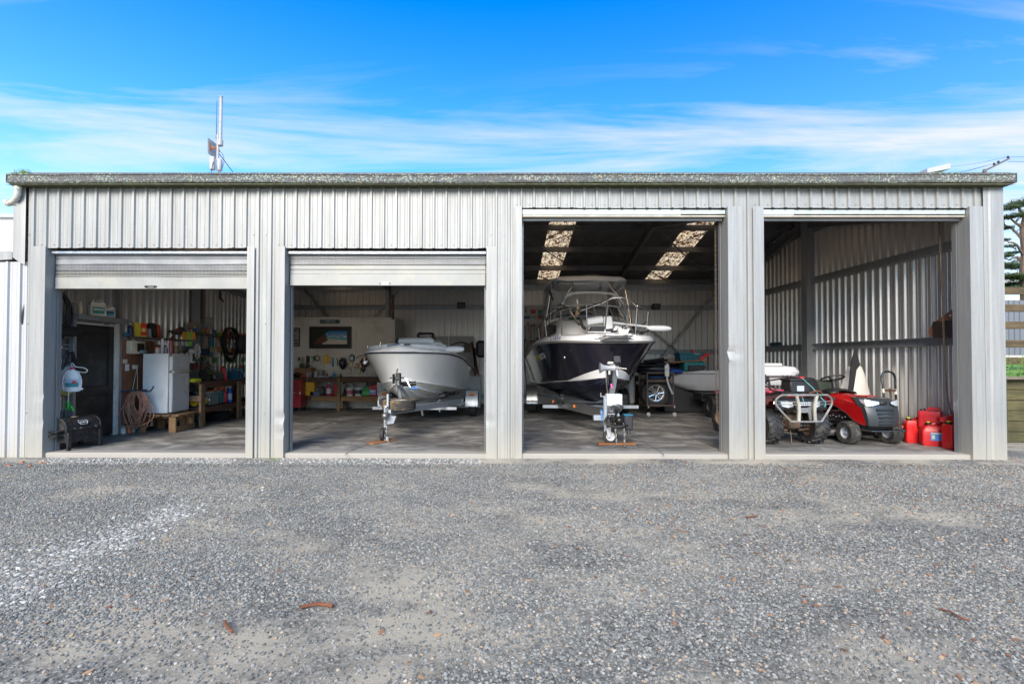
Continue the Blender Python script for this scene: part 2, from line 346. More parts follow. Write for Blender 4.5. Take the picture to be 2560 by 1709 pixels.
def vis(x,y): return abs(x+.15)<(y+7.3)*1.25+.9
def dustk(x,y):
    q=mn.fractal(Vector((x*.55,y*.9,3.3)),1,2,4); t=0
    for cx,cy,r_ in ((.15,-2.55,.42),(.5,-3.6,.5),(-.9,-3.9,.6),(-1.4,-4.5,.5),(-4.6,-1.7,.5),(-.6,-4.9,.45),(1.7,-3.3,.3),(2.1,-4.4,.35),(-.1,-1.9,.25)): t=max(t,1-((x-cx)**2/1.6+(y-cy)**2*1.5)**.5/r_+.35*mn.noise(Vector((x*4,y*4,1))))
    return max(.20,min(1,.95-q*1.5)*(1-.8*max(0,min(1,t*1.4))))
scatter('gravel',cells(-9,9.5,-5.75,-.06,.25,lambda x,y:(5200 if y<-3.4 else 3600)*dustk(x,y) if vis(x,y) else 0),[rock(i) for i in range(6)],stone_mat(),.005,.0135,'grey crushed gravel of the forecourt','gravel',1)
# pale rock drift: runs from the lower left of the frame towards the second bay
p0=atZ(0,1480,Z_G); p1=atZ(430,1290,Z_G); p2=atZ(660,1225,Z_G)
def palek(x,y):
    best=0
    for a,b,wd,k in ((p0+(p0-p1)*.35,p1,.30,1.0),(p1,p2,.10,.16)):
        ab=(b-a).xy; t=max(0,min(1,(Vector((x,y))-a.xy).dot(ab)/ab.length_squared)); q=a.xy+ab*t; d=(Vector((x,y))-q).length
        n_=mn.fractal(Vector((x*2.2,y*2.2,0)),1,2,3); d-=n_*.26; side=-(Vector((x,y))-q).x
        f=max(0,1-d/(wd+(.9*(1-t*.6) if side>0 and k==1 else .12))); best=max(best,k*(f**2.2)*(1+.0*n_))
    return best
scatter('pale_rock',cells(-7.5,-2,-5.2,-.8,.12,lambda x,y:3000*palek(x,y) if palek(x,y)>.02 else 0),[rock(20+i,.45) for i in range(4)],pale_mat(),.0055,.023,'pale crushed rock spread across the gravel','gravel',3)
def chip(seed):
    rr=random.Random(seed); mb=MB(); n=5
    if seed%3==0: mb.tube([(-.9+.45*i,rr.uniform(-.15,.15),.06) for i in range(5)],[.02,.05,.06,.05,.02],4)
    else:
        pts=[(math.cos(a)*(1 if i%2 else .7)*rr.uniform(.7,1.1),math.sin(a)*.45*rr.uniform(.7,1.2)) for i,a in enumerate([k*2*PI/7 for k in range(7)])]
        mb.prism(pts,.02,.16,'Z')
    return mb.mesh('chip')
scatter('leaf_litter',cells(-8.5,9.2,-5.6,-.08,.5,lambda x,y:(100 if x>1 else 36)*max(.1,.6+mn.noise(Vector((x*.7,y*.9,9)))*1.6)*(1.7 if x>3.5 and y>-3 else 1) if vis(x,y) else 0),[chip(i) for i in range(6)],leaf_mat(),.006,.034,'brown leaves, bark chips and twigs strewn on the gravel','litter',5)
scatter('edge_chips',cells(-6.7,-.2,-.32,-.06,.13,lambda x,y:(1900 if (x<-3.8 or x>-3.2) else 300)),[rock(50+i,.6) for i in range(4)],pale_mat(),.006,.02,'pale bluish chips heaped along the slab edge','gravel',8)
BR=mat('brick_red',(.36,.13,.07),.9,var=.4,scale=20)
for i,(px,py,s) in enumerate(((125,1152,.05),(118,1158,.04),(55,1158,.05),(75,1166,.035),(104,1160,.045),(20,1165,.04))):
    p=atZ(px,py,Z_G); o=link('brick_fragment',rock(70+i,.5),BR,None,(p.x,min(p.y,-.1),Z_G+s*.25),i); o.scale=(s,s*.8,s)
    tag(o,'orange brick fragment at the foot of the left door jamb, '+['nearest the slab corner','second from the slab corner','fourth from the slab corner','set forward of the others','third from the slab corner','furthest left'][i],'rubble','brick fragments below the left door jamb')
def stick(pts,r,label):
    q=[atZ(a,b,Z_G+.02) for a,b in pts]; c=q[len(q)//2]; mb=MB(); mb.tube(cat([p-c for p in q],4),[r*(1-.05*(i%3)) for i in range((len(q)-1)*4+1)],7)
    tag(mb.build('stick',wood('bark_twig',(.30,.11,.05),(.12,.04,.02),2),None,c),label,'stick')
stick([(752,1516),(772,1512),(800,1508),(832,1514)],.012,'reddish curved twig lying across the gravel in the foreground, left of centre')
stick([(562,1552),(566,1562),(575,1572),(582,1578)],.009,'short reddish twig standing steeply in view below and left of the longer twig')
stick([(2350,1520),(2375,1528),(2400,1542),(2424,1549)],.006,'long thin tan twig on the gravel at far right')
stick([(1865,1292),(1878,1290),(1893,1289)],.008,'pale short stick on the gravel right of the third bay')
# ---- tufts
def tuft(loc,n,h,label,spread=.09):
    mb=MB()
    for i in range(n):
        a=rnd(0,6.28);d=rnd(0,spread); x,y=math.cos(a)*d,math.sin(a)*d*.6; l=h*rnd(.5,1.1); bx,by=rnd(-.5,.5)*l,rnd(-.5,.5)*l; w_=.004
        mb.add([(x-w_,y,0),(x+w_,y,0),(x+bx*.4+w_*.7,y+by*.4,l*.6),(x+bx*.4-w_*.7,y+by*.4,l*.6),(x+bx,y+by,l)],[(0,1,2,3),(3,2,4)])
    tag(mb.build('grass_tuft',mat('grass_blade',(.10,.19,.03),.7,var=.4),None,loc),label,'grass')
p=atZ(693,1151,Z_G); tuft((p.x,-.1,Z_G),60,.07,'small green grass tuft at the foot of the first pillar')
p=atZ(1797,1157,Z_G); tuft((p.x,p.y,Z_G),70,.05,'small yellow-green weed on the gravel before the third pillar')
tuft((-7.07,-.15,4.165),90,.09,'moss and grass tuft growing on the left end of the gutter',.12)
# ---- concrete floor
def concrete():
    m,nt,b,tc=newmat('workshop_concrete'); geo=nt.nodes.new('ShaderNodeNewGeometry'); p=geo.outputs['Position']
    a=noise(nt,p,.8,9,.68,(1,1.7,1),.8); bb=noise(nt,p,2.4,8,.66,(1,1.35,1),.8); f=noise(nt,p,60,4,.7)
    c=ramp(nt,a,[(.36,(.085,.08,.072)),(.50,(.19,.18,.165)),(.64,(.33,.315,.29))])
    c=mix(nt,ramp(nt,bb,[(.40,.75),(.56,0.)]),c,(.07,.067,.066)); c=mix(nt,ramp(nt,bb,[(.60,0.),(.76,.45)]),c,(.36,.35,.32))
    c=mix(nt,.35,c,ramp(nt,f,[(.3,.3),(.7,.7)]),'OVERLAY')
    sp=noise(nt,p,9,6,.8); c=mix(nt,ramp(nt,sp,[(.70,0.),(.72,.85)]),c,(.62,.61,.57))
    sz=nt.nodes.new('ShaderNodeSeparateXYZ'); nt.links.new(p,sz.inputs[0])
    k=ramp(nt,mth('MULTIPLY_ADD',a,.25,sz.outputs[1],nt=nt),[(.12,.9),(.42,0.)]); c=mix(nt,k,c,(.47,.40,.31))
    k=ramp(nt,mth('MULTIPLY_ADD',a,.9,sz.outputs[1],nt=nt),[(.5,.6),(2.2,0.)]); c=mix(nt,k,c,(.30,.30,.285))
    nt.links.new(c,b.inputs['Base Color']); nt.links.new(ramp(nt,a,[(.3,.5),(.7,.75)]),b.inputs['Roughness']); bump(nt,b,bb,.12,.01); return m
CONC=concrete()
def slab(x0,x1,y0,y1):
    mb=MB(); mb.box(((x0+x1)/2,(y0+y1)/2,-.1),(x1-x0-.006,y1-y0-.006,.2),bev=.012); return mb
for x0,x1 in ((-7.45,-3.72),(-3.72,-.1),(-.1,3.5),(3.5,7.56)):
    for y0,y1 in ((.006,4.2),(4.2,8.7)): struct('floor_slab',slab(x0,x1,y0,y1),CONC)
cr_=MB(); JM=mat('crack_dark',(.05,.045,.04),.9)
def crackline(pts):
    q=[atZ(a,b,.0015) for a,b in pts]
    for a,b in zip(q,q[1:]):
        d=(b-a); n_=Vector((-d.y,d.x,0)).normalized()*.006; cr_.add([a-n_,b-n_,b+n_,a+n_],[(0,1,2,3)])
crackline([(862,1137),(868,1131),(905,1116),(960,1090),(1010,1068),(1052,1050)]); crackline([(1660,1137),(1648,1126),(1610,1105),(1560,1075),(1530,1062)])
struct('floor_cracks',cr_,JM)
# ================================================================ SHED
shed=thing('steel_shed','long grey corrugated steel shed with four roller door bays and a lichened gutter','shed',(0,0,0))
ZINC=steel('weathered_zinc_cladding',(.33,.335,.325),.20,.50,.13,gz=.6,grime=.6)
TRIM=steel('zinc_door_trim',(.33,.333,.322),.22,.48,.13,gz=.65,grime=.6)
INZ=steel('inner_zinc_cladding',(.62,.61,.59),.72,.30,.08,grime=.04,scratch=0,bp=.08)
GALV=steel('galvanised_steel',(.36,.38,.40),.6,.42,.14,grime=.3)
DGALV=steel('dull_galvanised_steel',(.20,.20,.20),.5,.5,.15,grime=.4)
_sh={}
def sheetmesh(n,h0,h1,key,p=.19,dep=.028,m=None,fl=.0):
    """ribbed sheet, n ribs wide along +x from 0, ribs towards -y, from z=0 up to h0 (left) .. h1 (right), 1.2 mm thick"""
    k=(n,round(h0,3),round(h1,3),key,dep)
    if k in _sh: return _sh[k]
    pr=[]
    for i in range(n):
        x=i*p; pr+=[(x,0),(x+.030,0),(x+.034,-.003),(x+.038,0),(x+.070-fl,0),(x+.080-fl*.3,-dep),(x+.108+fl*.3,-dep),(x+.118+fl,0),(x+.148,0),(x+.152,-.003),(x+.156,0)]
    pr.append((n*p,0)); W=n*p; N_=len(pr)
    top=lambda x:h0+(h1-h0)*x/W
    vs=[(x,y,0) for x,y in pr]+[(x,y,top(x)) for x,y in pr]+[(x,y+.0015,0) for x,y in pr]+[(x,y+.0015,top(x)) for x,y in pr]
    fs=[(i,i+1,N_+i+1,N_+i) for i in range(N_-1)]+[(2*N_+i+1,2*N_+i,3*N_+i,3*N_+i+1) for i in range(N_-1)]+[(i+1,i,2*N_+i,2*N_+i+1) for i in range(N_-1)]
    mb=MB(); mb.add(vs,fs); me=mb.mesh('cladding_sheet',25,True); me.materials.append(m); _sh[k]=me; return me
OPEN=[(-6.82,-3.76,3.10),(-3.19,-.145,3.10),(.39,3.49,3.714),(4.03,7.12,3.714)]
x=-7.12; k=0
cols=[]
while x<7.35:
    c=x+.095; zb=Z_G-.02
    for a,b,h in OPEN:
        if a-.06<c<b+.06: zb=h
    cols.append((x,zb)); x+=.19
i=0
while i<len(cols):
    j=i
    while j<len(cols) and cols[j][1]==cols[i][1] and j//4==i//4: j+=1
    zb=cols[i][1]; off=.0015*((i//4)%2)
    link('cladding_sheet',sheetmesh(j-i,4.07-zb,4.07-zb,'f',m=ZINC),None,shed,(cols[i][0],-off,zb+random.uniform(-.004,.004)*(zb>0))); i=j
# fixing screws on the pillars and header foot
sc_=MB()
for c,zb in cols:
    for z in ((zb+.05,) if zb>0 else (.6,1.95,3.3)): sc_.cyl((c+.02,-.004,z),(c+.02,-.010,z),.007,n=6)
tag(sc_.build('roofing_screws',mat('screw_grey',(.22,.22,.22),.5,.5),shed),kind='stuff')
# door trims
def trim(x,wd,z1,side,z0=Z_G-.02,dep=.22,bent=None):
    """side=-1: face plate to the left of the opening edge x; +1: to the right"""
    mb=MB(); n=60; rows=[]
    for i in range(n+1):
        z=z0+(z1-z0)*i/n; d=0
        if bent:
            for bz,ba in bent: d+=ba*math.exp(-((z-bz)/.045)**2)
        xo=x-side*0; rows.append([(xo+side*wd,-.030,z),(xo+side*wd,-.036,z),(xo+side*.55*wd,-.036+d*.3,z),(xo-side*d*.15,-.036+d,z),(xo,dep,z),(xo+side*.004,dep,z),(xo+side*.004,-.030+d,z)])
    mb.loft(rows,closed=False); return mb.build('door_trim',TRIM,shed,ang=25)
trim(OPEN[0][0],.205,3.12,-1,bent=((.85,.012),(.45,.012))); trim(OPEN[0][1],.11,3.12,1)
trim(OPEN[1][0],.14,3.12,-1,bent=((.55,.035),(.32,.02))); trim(OPEN[1][1],.15,3.12,1,bent=((.5,.02),))
trim(OPEN[2][0],.10,3.73,-1); trim(OPEN[2][1],.23,3.73,1,bent=((1.52,.05),(1.42,-.02)))
trim(OPEN[3][0],.16,3.73,-1); trim(OPEN[3][1],.20,3.73,1,bent=None)
# corner flashings
cf_=MB(); cf_.add([(7.32,-.04,Z_G-.02),(7.36,-.046,Z_G-.02),(7.39,-.04,Z_G-.02),(7.42,-.052,Z_G-.02),(7.61,-.052,Z_G-.02),(7.61,.3,Z_G-.02),(7.32,-.04,4.07),(7.36,-.046,4.07),(7.39,-.04,4.07),(7.42,-.052,4.07),(7.61,-.052,4.07),(7.61,.3,4.07)],[(i,i+1,i+7,i+6) for i in range(5)])
cf_.build('corner_flashing',TRIM,shed,ang=20)
cf_=MB(); cf_.add([(-7.31,.3,2.9),(-7.31,-.045,2.95),(-7.18,-.045,2.86),(-7.13,-.036,2.84),(-7.31,.3,4.07),(-7.31,-.045,4.07),(-7.18,-.045,4.07),(-7.13,-.036,4.07)],[(i,i+1,i+5,i+4) for i in range(3)])
cf_.build('corner_flashing',TRIM,shed,ang=20)
# side walls (ribs outward), back wall
for s_ in range(12):
    y0=s_*.76; n_=4 if s_<11 else 1
    y1=min(y0+n_*.19,BACK+.1)
    za,zb2=roofz(y0)+.06,roofz(min(y1,8.5))+.06
    # right wall: local x -> world +y, ribs (-y local) -> +x
    link('cladding_sheet',sheetmesh(n_,za+.1,zb2+.1,'s',dep=.036,m=INZ,fl=.016),None,shed,(WR,y0,-.1),R(90))
    link('cladding_sheet',sheetmesh(n_,zb2+.1,za+.1,'s',dep=.036,m=INZ,fl=.016),None,shed,(WL,y1,-.1),R(-90))
for s_ in range(20):
    x1=WR-s_*.76; n_=4 if s_<19 else 2
    link('cladding_sheet',sheetmesh(n_,EAVE+.15,EAVE+.15,'s',m=INZ),None,shed,(x1,BACK,-.1),R(180))
# roof sheets, lining, skylights
SKYL=[(1.35,2.02),(4.86,5.54),(-5.6,-4.95)]
def skymat():
    m,nt,b,tc=newmat('lichened_translucent_sheet'); geo=nt.nodes.new('ShaderNodeNewGeometry'); p=geo.outputs['Position']
    a=noise(nt,p,7.5,6,.72,None,.9); k=ramp(nt,a,[(.485,0.),(.52,1.)])
    st=noise(nt,p,1,3,.6,(22,1,1)); c=mix(nt,k,(1.0,.70,.38),(.09,.035,.015)); c=mix(nt,ramp(nt,st,[(.45,0.),(.7,.35)]),c,(.55,.30,.12))
    t=nt.nodes.new('ShaderNodeBsdfTranslucent'); nt.links.new(c,t.inputs[0]); d=nt.nodes.new('ShaderNodeBsdfDiffuse'); nt.links.new(c,d.inputs[0])
    tr=nt.nodes.new('ShaderNodeBsdfTransparent'); nt.links.new(mix(nt,k,(.8,.62,.4),(0,0,0)),tr.inputs[0])
    ms=nt.nodes.new('ShaderNodeMixShader'); ms.inputs[0].default_value=.12; nt.links.new(t.outputs[0],ms.inputs[1]); nt.links.new(d.outputs[0],ms.inputs[2])
    m2=nt.nodes.new('ShaderNodeMixShader'); m2.inputs[0].default_value=.16; nt.links.new(ms.outputs[0],m2.inputs[1]); nt.links.new(tr.outputs[0],m2.inputs[2])
    nt.links.new(m2.outputs[0],nt.nodes['Material Output'].inputs[0]); return m
SKM=skymat(); ROOFM=steel('roof_zinc',(.35,.36,.36),.3,.6,.1); LIN=mat('dark_roof_paper',(.13,.127,.125),.55,0,.35,3,.5,5,spec=.6)
edges=sorted([-7.4,7.75]+[e for s_ in SKYL for e in s_])
for a,b in zip(edges,edges[1:]):
    sk=any(abs(a-s_[0])<1e-6 for s_ in SKYL); n_=max(1,round((b-a)/.76)) if not sk else 1
    for q in range(n_):
        xa,xb=a+(b-a)*q/n_,a+(b-a)*(q+1)/n_
        for y0,y1 in ((-.1,RIDGE_Y),(RIDGE_Y,BACK+.15)):
            mb=MB(); pr=[]; nr=4
            for i in range(nr):
                u0=xa+(xb-xa)*i/nr; dd=(xb-xa)/nr; pr+=[(u0,0),(u0+dd*.4,0),(u0+dd*.46,.028),(u0+dd*.6,.028),(u0+dd*.66,0)]
            pr.append((xb,0)); mb.loft([[(x,y0,roofz(y0)+.06+z) for x,z in pr],[(x,y1,roofz(y1)+.06+z) for x,z in pr]],closed=False)
            mb.build('skylight_sheet' if sk else 'roof_sheet',SKM if sk else ROOFM,shed,ang=20)
    if not sk:
        for y0,y1 in ((.0,RIDGE_Y),(RIDGE_Y,BACK-.005)):
            mb=MB(); ny=8; nx_=max(2,int((b-a)/.6)); rows=[]
            for j in range(ny+1):
                y=y0+(y1-y0)*j/ny; rows.append([(a+(b-a)*i/nx_,y,roofz(y)+.045-(.03*abs(math.sin(j*PI*.5+i)) if 0<j<ny and 0<i<nx_ else 0)) for i in range(nx_+1)])
            mb.loft(rows,closed=False); mb.build('roof_lining',LIN,shed,ang=60)
cap=MB(); cap.loft([[(x,RIDGE_Y-.2,RIDGE_Z+.06),(x,RIDGE_Y,RIDGE_Z+.12),(x,RIDGE_Y+.2,RIDGE_Z+.06)] for x in (-7.4,7.75)],closed=False); cap.build('ridge_cap',ROOFM,shed)
# purlins
for y in (.4,1.4,2.4,3.4,4.05,4.45,4.89,6.07,7.28,8.3):
    mb=MB(); z=roofz(y)-.01; mb.bb(-7.28,7.6,y-.008,y+.008,z-.15,z,0); mb.bb(-7.28,7.6,y-.06,y,z-.155,z-.147); mb.bb(-7.28,7.6,y-.06,y-.052,z-.147,z-.125); mb.build('purlin',DGALV,shed)
FR=[-7.12,-3.5,.12,3.78,7.42]
for x in FR:
    for ya,yb in ((.25,RIDGE_Y),(RIDGE_Y,8.3)):
        mb=MB(); za,zb2=roofz(ya)-.19,roofz(yb)-.19
        mb.loft([[(x-.04,y,z+.0),(x+.04,y,z),(x+.04,y,z-.018),(x+.008,y,z-.02),(x+.008,y,z-.20),(x+.04,y,z-.202),(x+.04,y,z-.22),(x-.04,y,z-.22),(x-.04,y,z-.202),(x-.008,y,z-.2),(x-.008,y,z-.02),(x-.04,y,z-.018)] for y,z in ((ya,za),(yb,zb2))])
        mb.build('rafter',DGALV,shed)
    for y in (.35,8.3):
        mb=MB(); mb.bb(x-.05,x+.05,y-.11,y-.1,0,3.9); mb.bb(x-.05,x+.05,y+.1,y+.11,0,3.9); mb.bb(x-.006,x+.006,y-.1,y+.1,0,3.9); mb.bb(x-.12,x+.12,y-.16,y+.16,0,.012)
        mb.build('column',GALV,shed)
for X_,sg in ((7.46,1),(-7.14,-1)):   # gable columns at mid depth
    mb=MB(); mb.bb(X_-.10,X_+.10,4.16,4.17,0,4.75); mb.bb(X_-.1,X_-.09,4.17,4.36,0,4.75); mb.bb(X_-.1,X_+.1,4.36,4.37,0,4.75); mb.build('column',GALV,shed)
# wall girts
def girt(p0,p1,n):   # channel with lips, n = inward direction
    p0=Vector(p0);p1=Vector(p1);n=Vector(n); mb=MB(); rows=[]
    for p in (p0,p1): rows.append([p+n*a+Vector((0,0,b)) for a,b in ((0,.075),(.07,.075),(.07,.055),(.066,.055),(.066,.071),(.006,.071),(.006,-.071),(.066,-.071),(.066,-.055),(.07,-.055),(.07,-.075),(0,-.075))])
    mb.loft(rows); return mb.build('girt',GALV,shed)
for z in (1.74,3.31): girt((WR-.006,.25,z),(WR-.006,8.45,z),(-1,0,0))
girt((WR-.006,.9,4.52),(WR-.006,7.6,4.52),(-1,0,0)) if False else girt((WR-.006,2.4,4.5),(WR-.006,6.1,4.5),(-1,0,0))
for z in (1.62,1.70): pass
girt((WL+.006,.25,1.72),(WL+.006,.95,1.72),(1,0,0)); girt((WL+.006,.25,1.52),(WL+.006,.95,1.52),(1,0,0))
girt((WL+.006,1.95,1.66),(WL+.006,8.45,1.66),(1,0,0)); girt((WL+.006,.25,3.3),(WL+.006,8.45,3.3),(1,0,0))
for z in (.25,1.70,3.14): girt((WL+.1,BACK-.006,z),(WR-.1,BACK-.006,z),(0,-1,0))
mb=MB(); mb.bb(WL+.1,WR-.1,BACK-.1,BACK-.09,3.70,3.92); mb.bb(WL+.1,WR-.1,BACK-.09,BACK-.01,3.90,3.91); mb.build('eave_beam',GALV,shed)
def strap(a,b,w_=.05,m=None,nm='brace'):
    a=Vector(a);b=Vector(b); mb=MB(); d=(b-a).normalized(); up=Vector((0,1,0)) if abs(d.y)<.5 else Vector((0,0,1)); s_=d.cross(up).normalized()*w_/2; u=d.cross(s_).normalized()*.004
    mb.loft([[p-s_-u,p+s_-u,p+s_+u,p-s_+u] for p in (a,b)]); return mb.build(nm,m or GALV,shed)
yb=BACK-.13; q=lambda px,py:atY(px,py,yb)
strap(q(1800,722),q(1560,1010),.07); strap(q(1625,820),q(1765,935),.05)
strap(q(760,722),q(825,800),.09,DGALV); strap(q(997,725),q(935,790),.06)
for x0,x1 in ((.2,1.9),(1.9,3.7),(3.9,5.6),(5.6,7.3),(-3.4,-1.7),(-1.7,0)):
    strap((x0,4.6,roofz(4.6)-.17),(x1,6.6,roofz(6.6)-.17),.045,DGALV); strap((x1,4.6,roofz(4.6)-.185),(x0,6.6,roofz(6.6)-.185),.045,DGALV); strap((x0,6.6,roofz(6.6)-.17),(x1,8.2,roofz(8.2)-.17),.045,DGALV)
# header beams above doors, behind cladding
for a,b,h in OPEN:
    mb=MB(); mb.bb(a-.1,b+.1,.05,.12,h+.02,h+.26); mb.build('lintel_beam',GALV,shed)
# gutter / fascia
def guttermat():
    m,nt,b,tc=newmat('lichened_gutter'); geo=nt.nodes.new('ShaderNodeNewGeometry'); p=geo.outputs['Position']
    d=voro(nt,p,34,out=0); c3=voro(nt,p,34,out=1); big=noise(nt,p,2.5,5,.6,(1,1,3)); f=noise(nt,p,60,4,.7)
    k=mth('MULTIPLY',ramp(nt,mth('ADD',d,mth('MULTIPLY',f,.35,nt=nt),nt=nt),[(.56,1.),(.72,0.)]),ramp(nt,big,[(.36,.08),(.54,1.)]),nt=nt)
    sz=nt.nodes.new('ShaderNodeSeparateColor'); nt.links.new(c3,sz.inputs[0])
    lic=ramp(nt,sz.outputs[0],[(0,(.15,.19,.17)),(1,(.36,.40,.36)),(.6,(.24,.29,.26)),(.93,(.34,.31,.20))])
    c=mix(nt,k,(.085,.085,.083),lic); nt.links.new(c,b.inputs['Base Color']); b.inputs['Roughness'].default_value=.85; bump(nt,b,k,.6,.006); return m
GM=guttermat()
gz0=4.035
for gi,(xa,xb) in enumerate(((-7.28,-2.2),(-2.195,3.0),(3.005,7.67))):
    mb=MB(); rows=[]; n_=24
    for i in range(n_+1):
        x=xa+(xb-xa)*i/n_; wz=.006*math.sin(x*1.1)+.0025*math.sin(x*5)+.03*(x>7.4)*0
        rows.append([(x,.0,gz0+.01+wz),(x,-.17,gz0+wz),(x,-.185,gz0+.02+wz),(x,-.185,gz0+.035+wz),(x,-.178,gz0+.042+wz),(x,-.178,gz0+.112+wz),(x,-.19,gz0+.117+wz),(x,-.19,gz0+.135+wz),(x,-.17,gz0+.137+wz),(x,-.165,gz0+.03+wz),(x,.0,gz0+.035+wz)])
    mb.loft(rows); mb.build('gutter',GM,shed,ang=50)
mb=MB(); mb.bb(-7.285,-7.28,-.19,0,gz0,gz0+.137); mb.build('gutter_end_cap',GM,shed)
mb=MB(); mb.bb(7.67,7.675,-.19,0,gz0,gz0+.137); mb.build('gutter_end_cap',GM,shed)
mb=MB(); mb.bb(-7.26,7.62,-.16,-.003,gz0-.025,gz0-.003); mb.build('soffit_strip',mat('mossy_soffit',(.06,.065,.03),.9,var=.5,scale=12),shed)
mb=MB(); mb.bb(-7.27,7.64,-.14,-.12,gz0+.12,gz0+.165); mb.build('roof_edge_flashing',mat('slate_flashing',(.10,.105,.11),.6),shed)
# downpipe at left
PIPE=mat('mossy_white_pipe',(.55,.54,.48),.6,var=.1,scale=5,dirt=(.14,.15,.05),dscale=22)
mb=MB(); mb.tube(cat([(-7.19,-.1,4.1),(-7.19,-.1,3.98),(-7.21,-.09,3.86),(-7.30,-.06,3.79),(-7.42,.0,3.78),(-7.52,.05,3.82)],5),.042,12); mb.cyl((-7.19,-.1,3.95),(-7.19,-.1,4.02),.048); mb.cyl((-7.40,-.01,3.785),(-7.46,.02,3.79),.049)
mb.tube(cat([(-7.30,-.06,3.79),(-7.26,-.02,3.76),(-7.20,.02,3.70)],4),.042,12); mb.build('downpipe',PIPE,shed)
# ---- roller doors
CURT=mat('cream_grey_curtain',(.285,.29,.275),.45,.15,.10,3,dirt=(.36,.34,.28),dscale=1.3); CSH=mat('shaded_curtain_steel',(.27,.275,.28),.4,.3,.15,4)  # CSH: darker curtain copy, shade below the header put into the colour
NET=mat('bird_net_wire',(.03,.03,.032),.6)
def slatprof(z0,z1,n):
    """corrugated curtain, profile (y,z)"""
    o=[]; st=(z1-z0)/n
    for i in range(n): z=z0+i*st; o+=[(0,z),(0,z+st*.62),(.014,z+st*.72),(.014,z+st*.90),(0,z+st)]
    return o
def roller(a,b,top,bot,net0,net1,plain):
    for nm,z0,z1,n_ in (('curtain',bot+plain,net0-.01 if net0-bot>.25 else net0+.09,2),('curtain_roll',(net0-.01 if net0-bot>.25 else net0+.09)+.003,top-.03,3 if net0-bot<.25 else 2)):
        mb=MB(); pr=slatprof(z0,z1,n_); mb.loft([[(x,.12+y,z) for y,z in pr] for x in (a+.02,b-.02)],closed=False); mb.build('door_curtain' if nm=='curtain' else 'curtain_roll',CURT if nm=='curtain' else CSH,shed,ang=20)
    mb=MB(); mb.bb(a+.02,b-.02,.112,.132,bot+.01,bot+plain-.004,.003); mb.bb(a+.02,b-.02,.104,.14,bot,bot+.02,.004); mb.build('door_bottom_rail',CURT,shed)
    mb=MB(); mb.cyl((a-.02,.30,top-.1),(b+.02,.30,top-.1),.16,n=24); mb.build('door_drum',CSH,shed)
    mb=MB(); mb.bb(a+.01,b-.01,.045,.1,top-.075,top-.035,.004); mb.build('head_rail',steel('bright_head_rail',(.42,.46,.52),.7,.3,.2),shed)
    mb=MB(); y=.098
    n_=int((b-a-.06)/.021)
    for i in range(n_+1):
        x=a+.03+i*.021; w_=.012*math.sin(x*3)+.006*math.sin(x*11); mb.box((x,y,(net0+net1)/2+w_*.5),(.0022,.0022,net1-net0+w_))
    nz=int((net1-net0)/.019)
    for i in range(nz+1):
        z=net0+(net1-net0)*i/nz; mb.tube([(a+.03+(b-a-.06)*t/12,y+.002,z+.012*math.sin((a+(b-a)*t/12)*3)*.7) for t in range(13)],.0013,3,cap=False)
    tag(mb.build('bird_netting',NET,shed),kind='stuff')
za=atY(300,722,.12).z; roller(OPEN[0][0]+.0,OPEN[0][1],3.10,za,za+.19,za+.38,.185)
zb_=atY(950,714,.12).z; roller(OPEN[1][0],OPEN[1][1],3.10,zb_,zb_+.335,zb_+.44,.185)
p=atY(376,716,.1); mb=MB(); mb.tube([(-.07,0,-.006),(-.06,-.03,0),(.06,-.03,0),(.07,0,-.006)],.009,6); mb.box((-.07,0,0),(.035,.01,.03)); mb.box((.07,0,0),(.035,.01,.03)); mb.build('door_handle',mat('rusty_black_handle',(.04,.035,.03),.6),shed,(p.x,.1,p.z))
p=atY(962,708,.1); mb=MB(); mb.box((0,0,0),(.11,.004,.04)); mb.build('door_handle_patch',mat('white_scuff',(.6,.6,.58),.5),shed,(p.x,.108,p.z)); mb=MB(); mb.cyl((-.075,.0,0),(-.075,-.01,0),.008,n=8); mb.cyl((.075,.0,0),(.075,-.01,0),.008,n=8); mb.build('handle_bolts',mat('black_plastic',(.02,.02,.022),.45),shed,(p.x,.108,p.z))
for a,b,h in OPEN[2:]:
    xm=a+(b-a)*(.78 if a<2 else .16)
    mb=MB(); mb.bb(a+.01,xm,.02,.06,h-.10,h-.015,.004); mb.bb(xm+.004,b-.01,.024,.064,h-.085,h-.02,.004); mb.build('head_rail',mat('pale_green_rail',(.50,.56,.54),.4,.3,.12),shed)
    mb=MB(); mb.bb(a+.01,b-.01,.03,.10,h-.125,h-.104,.003); mb.build('door_bottom_rail',mat('cream_rail',(.52,.47,.38),.5),shed)
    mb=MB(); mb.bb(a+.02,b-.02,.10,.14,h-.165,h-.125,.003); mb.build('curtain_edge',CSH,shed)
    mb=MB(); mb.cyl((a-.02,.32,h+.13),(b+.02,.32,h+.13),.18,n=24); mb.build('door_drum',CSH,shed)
for a,b,h in OPEN:   # guide tracks
    for x in (a+.012,b-.012):
        mb=MB(); mb.bb(x-.02,x+.02,.215,.225,0,h); mb.bb(x-.02,x-.016,.15,.215,0,h); mb.bb(x+.016,x+.02,.15,.215,0,h); mb.build('door_track',GALV,shed)
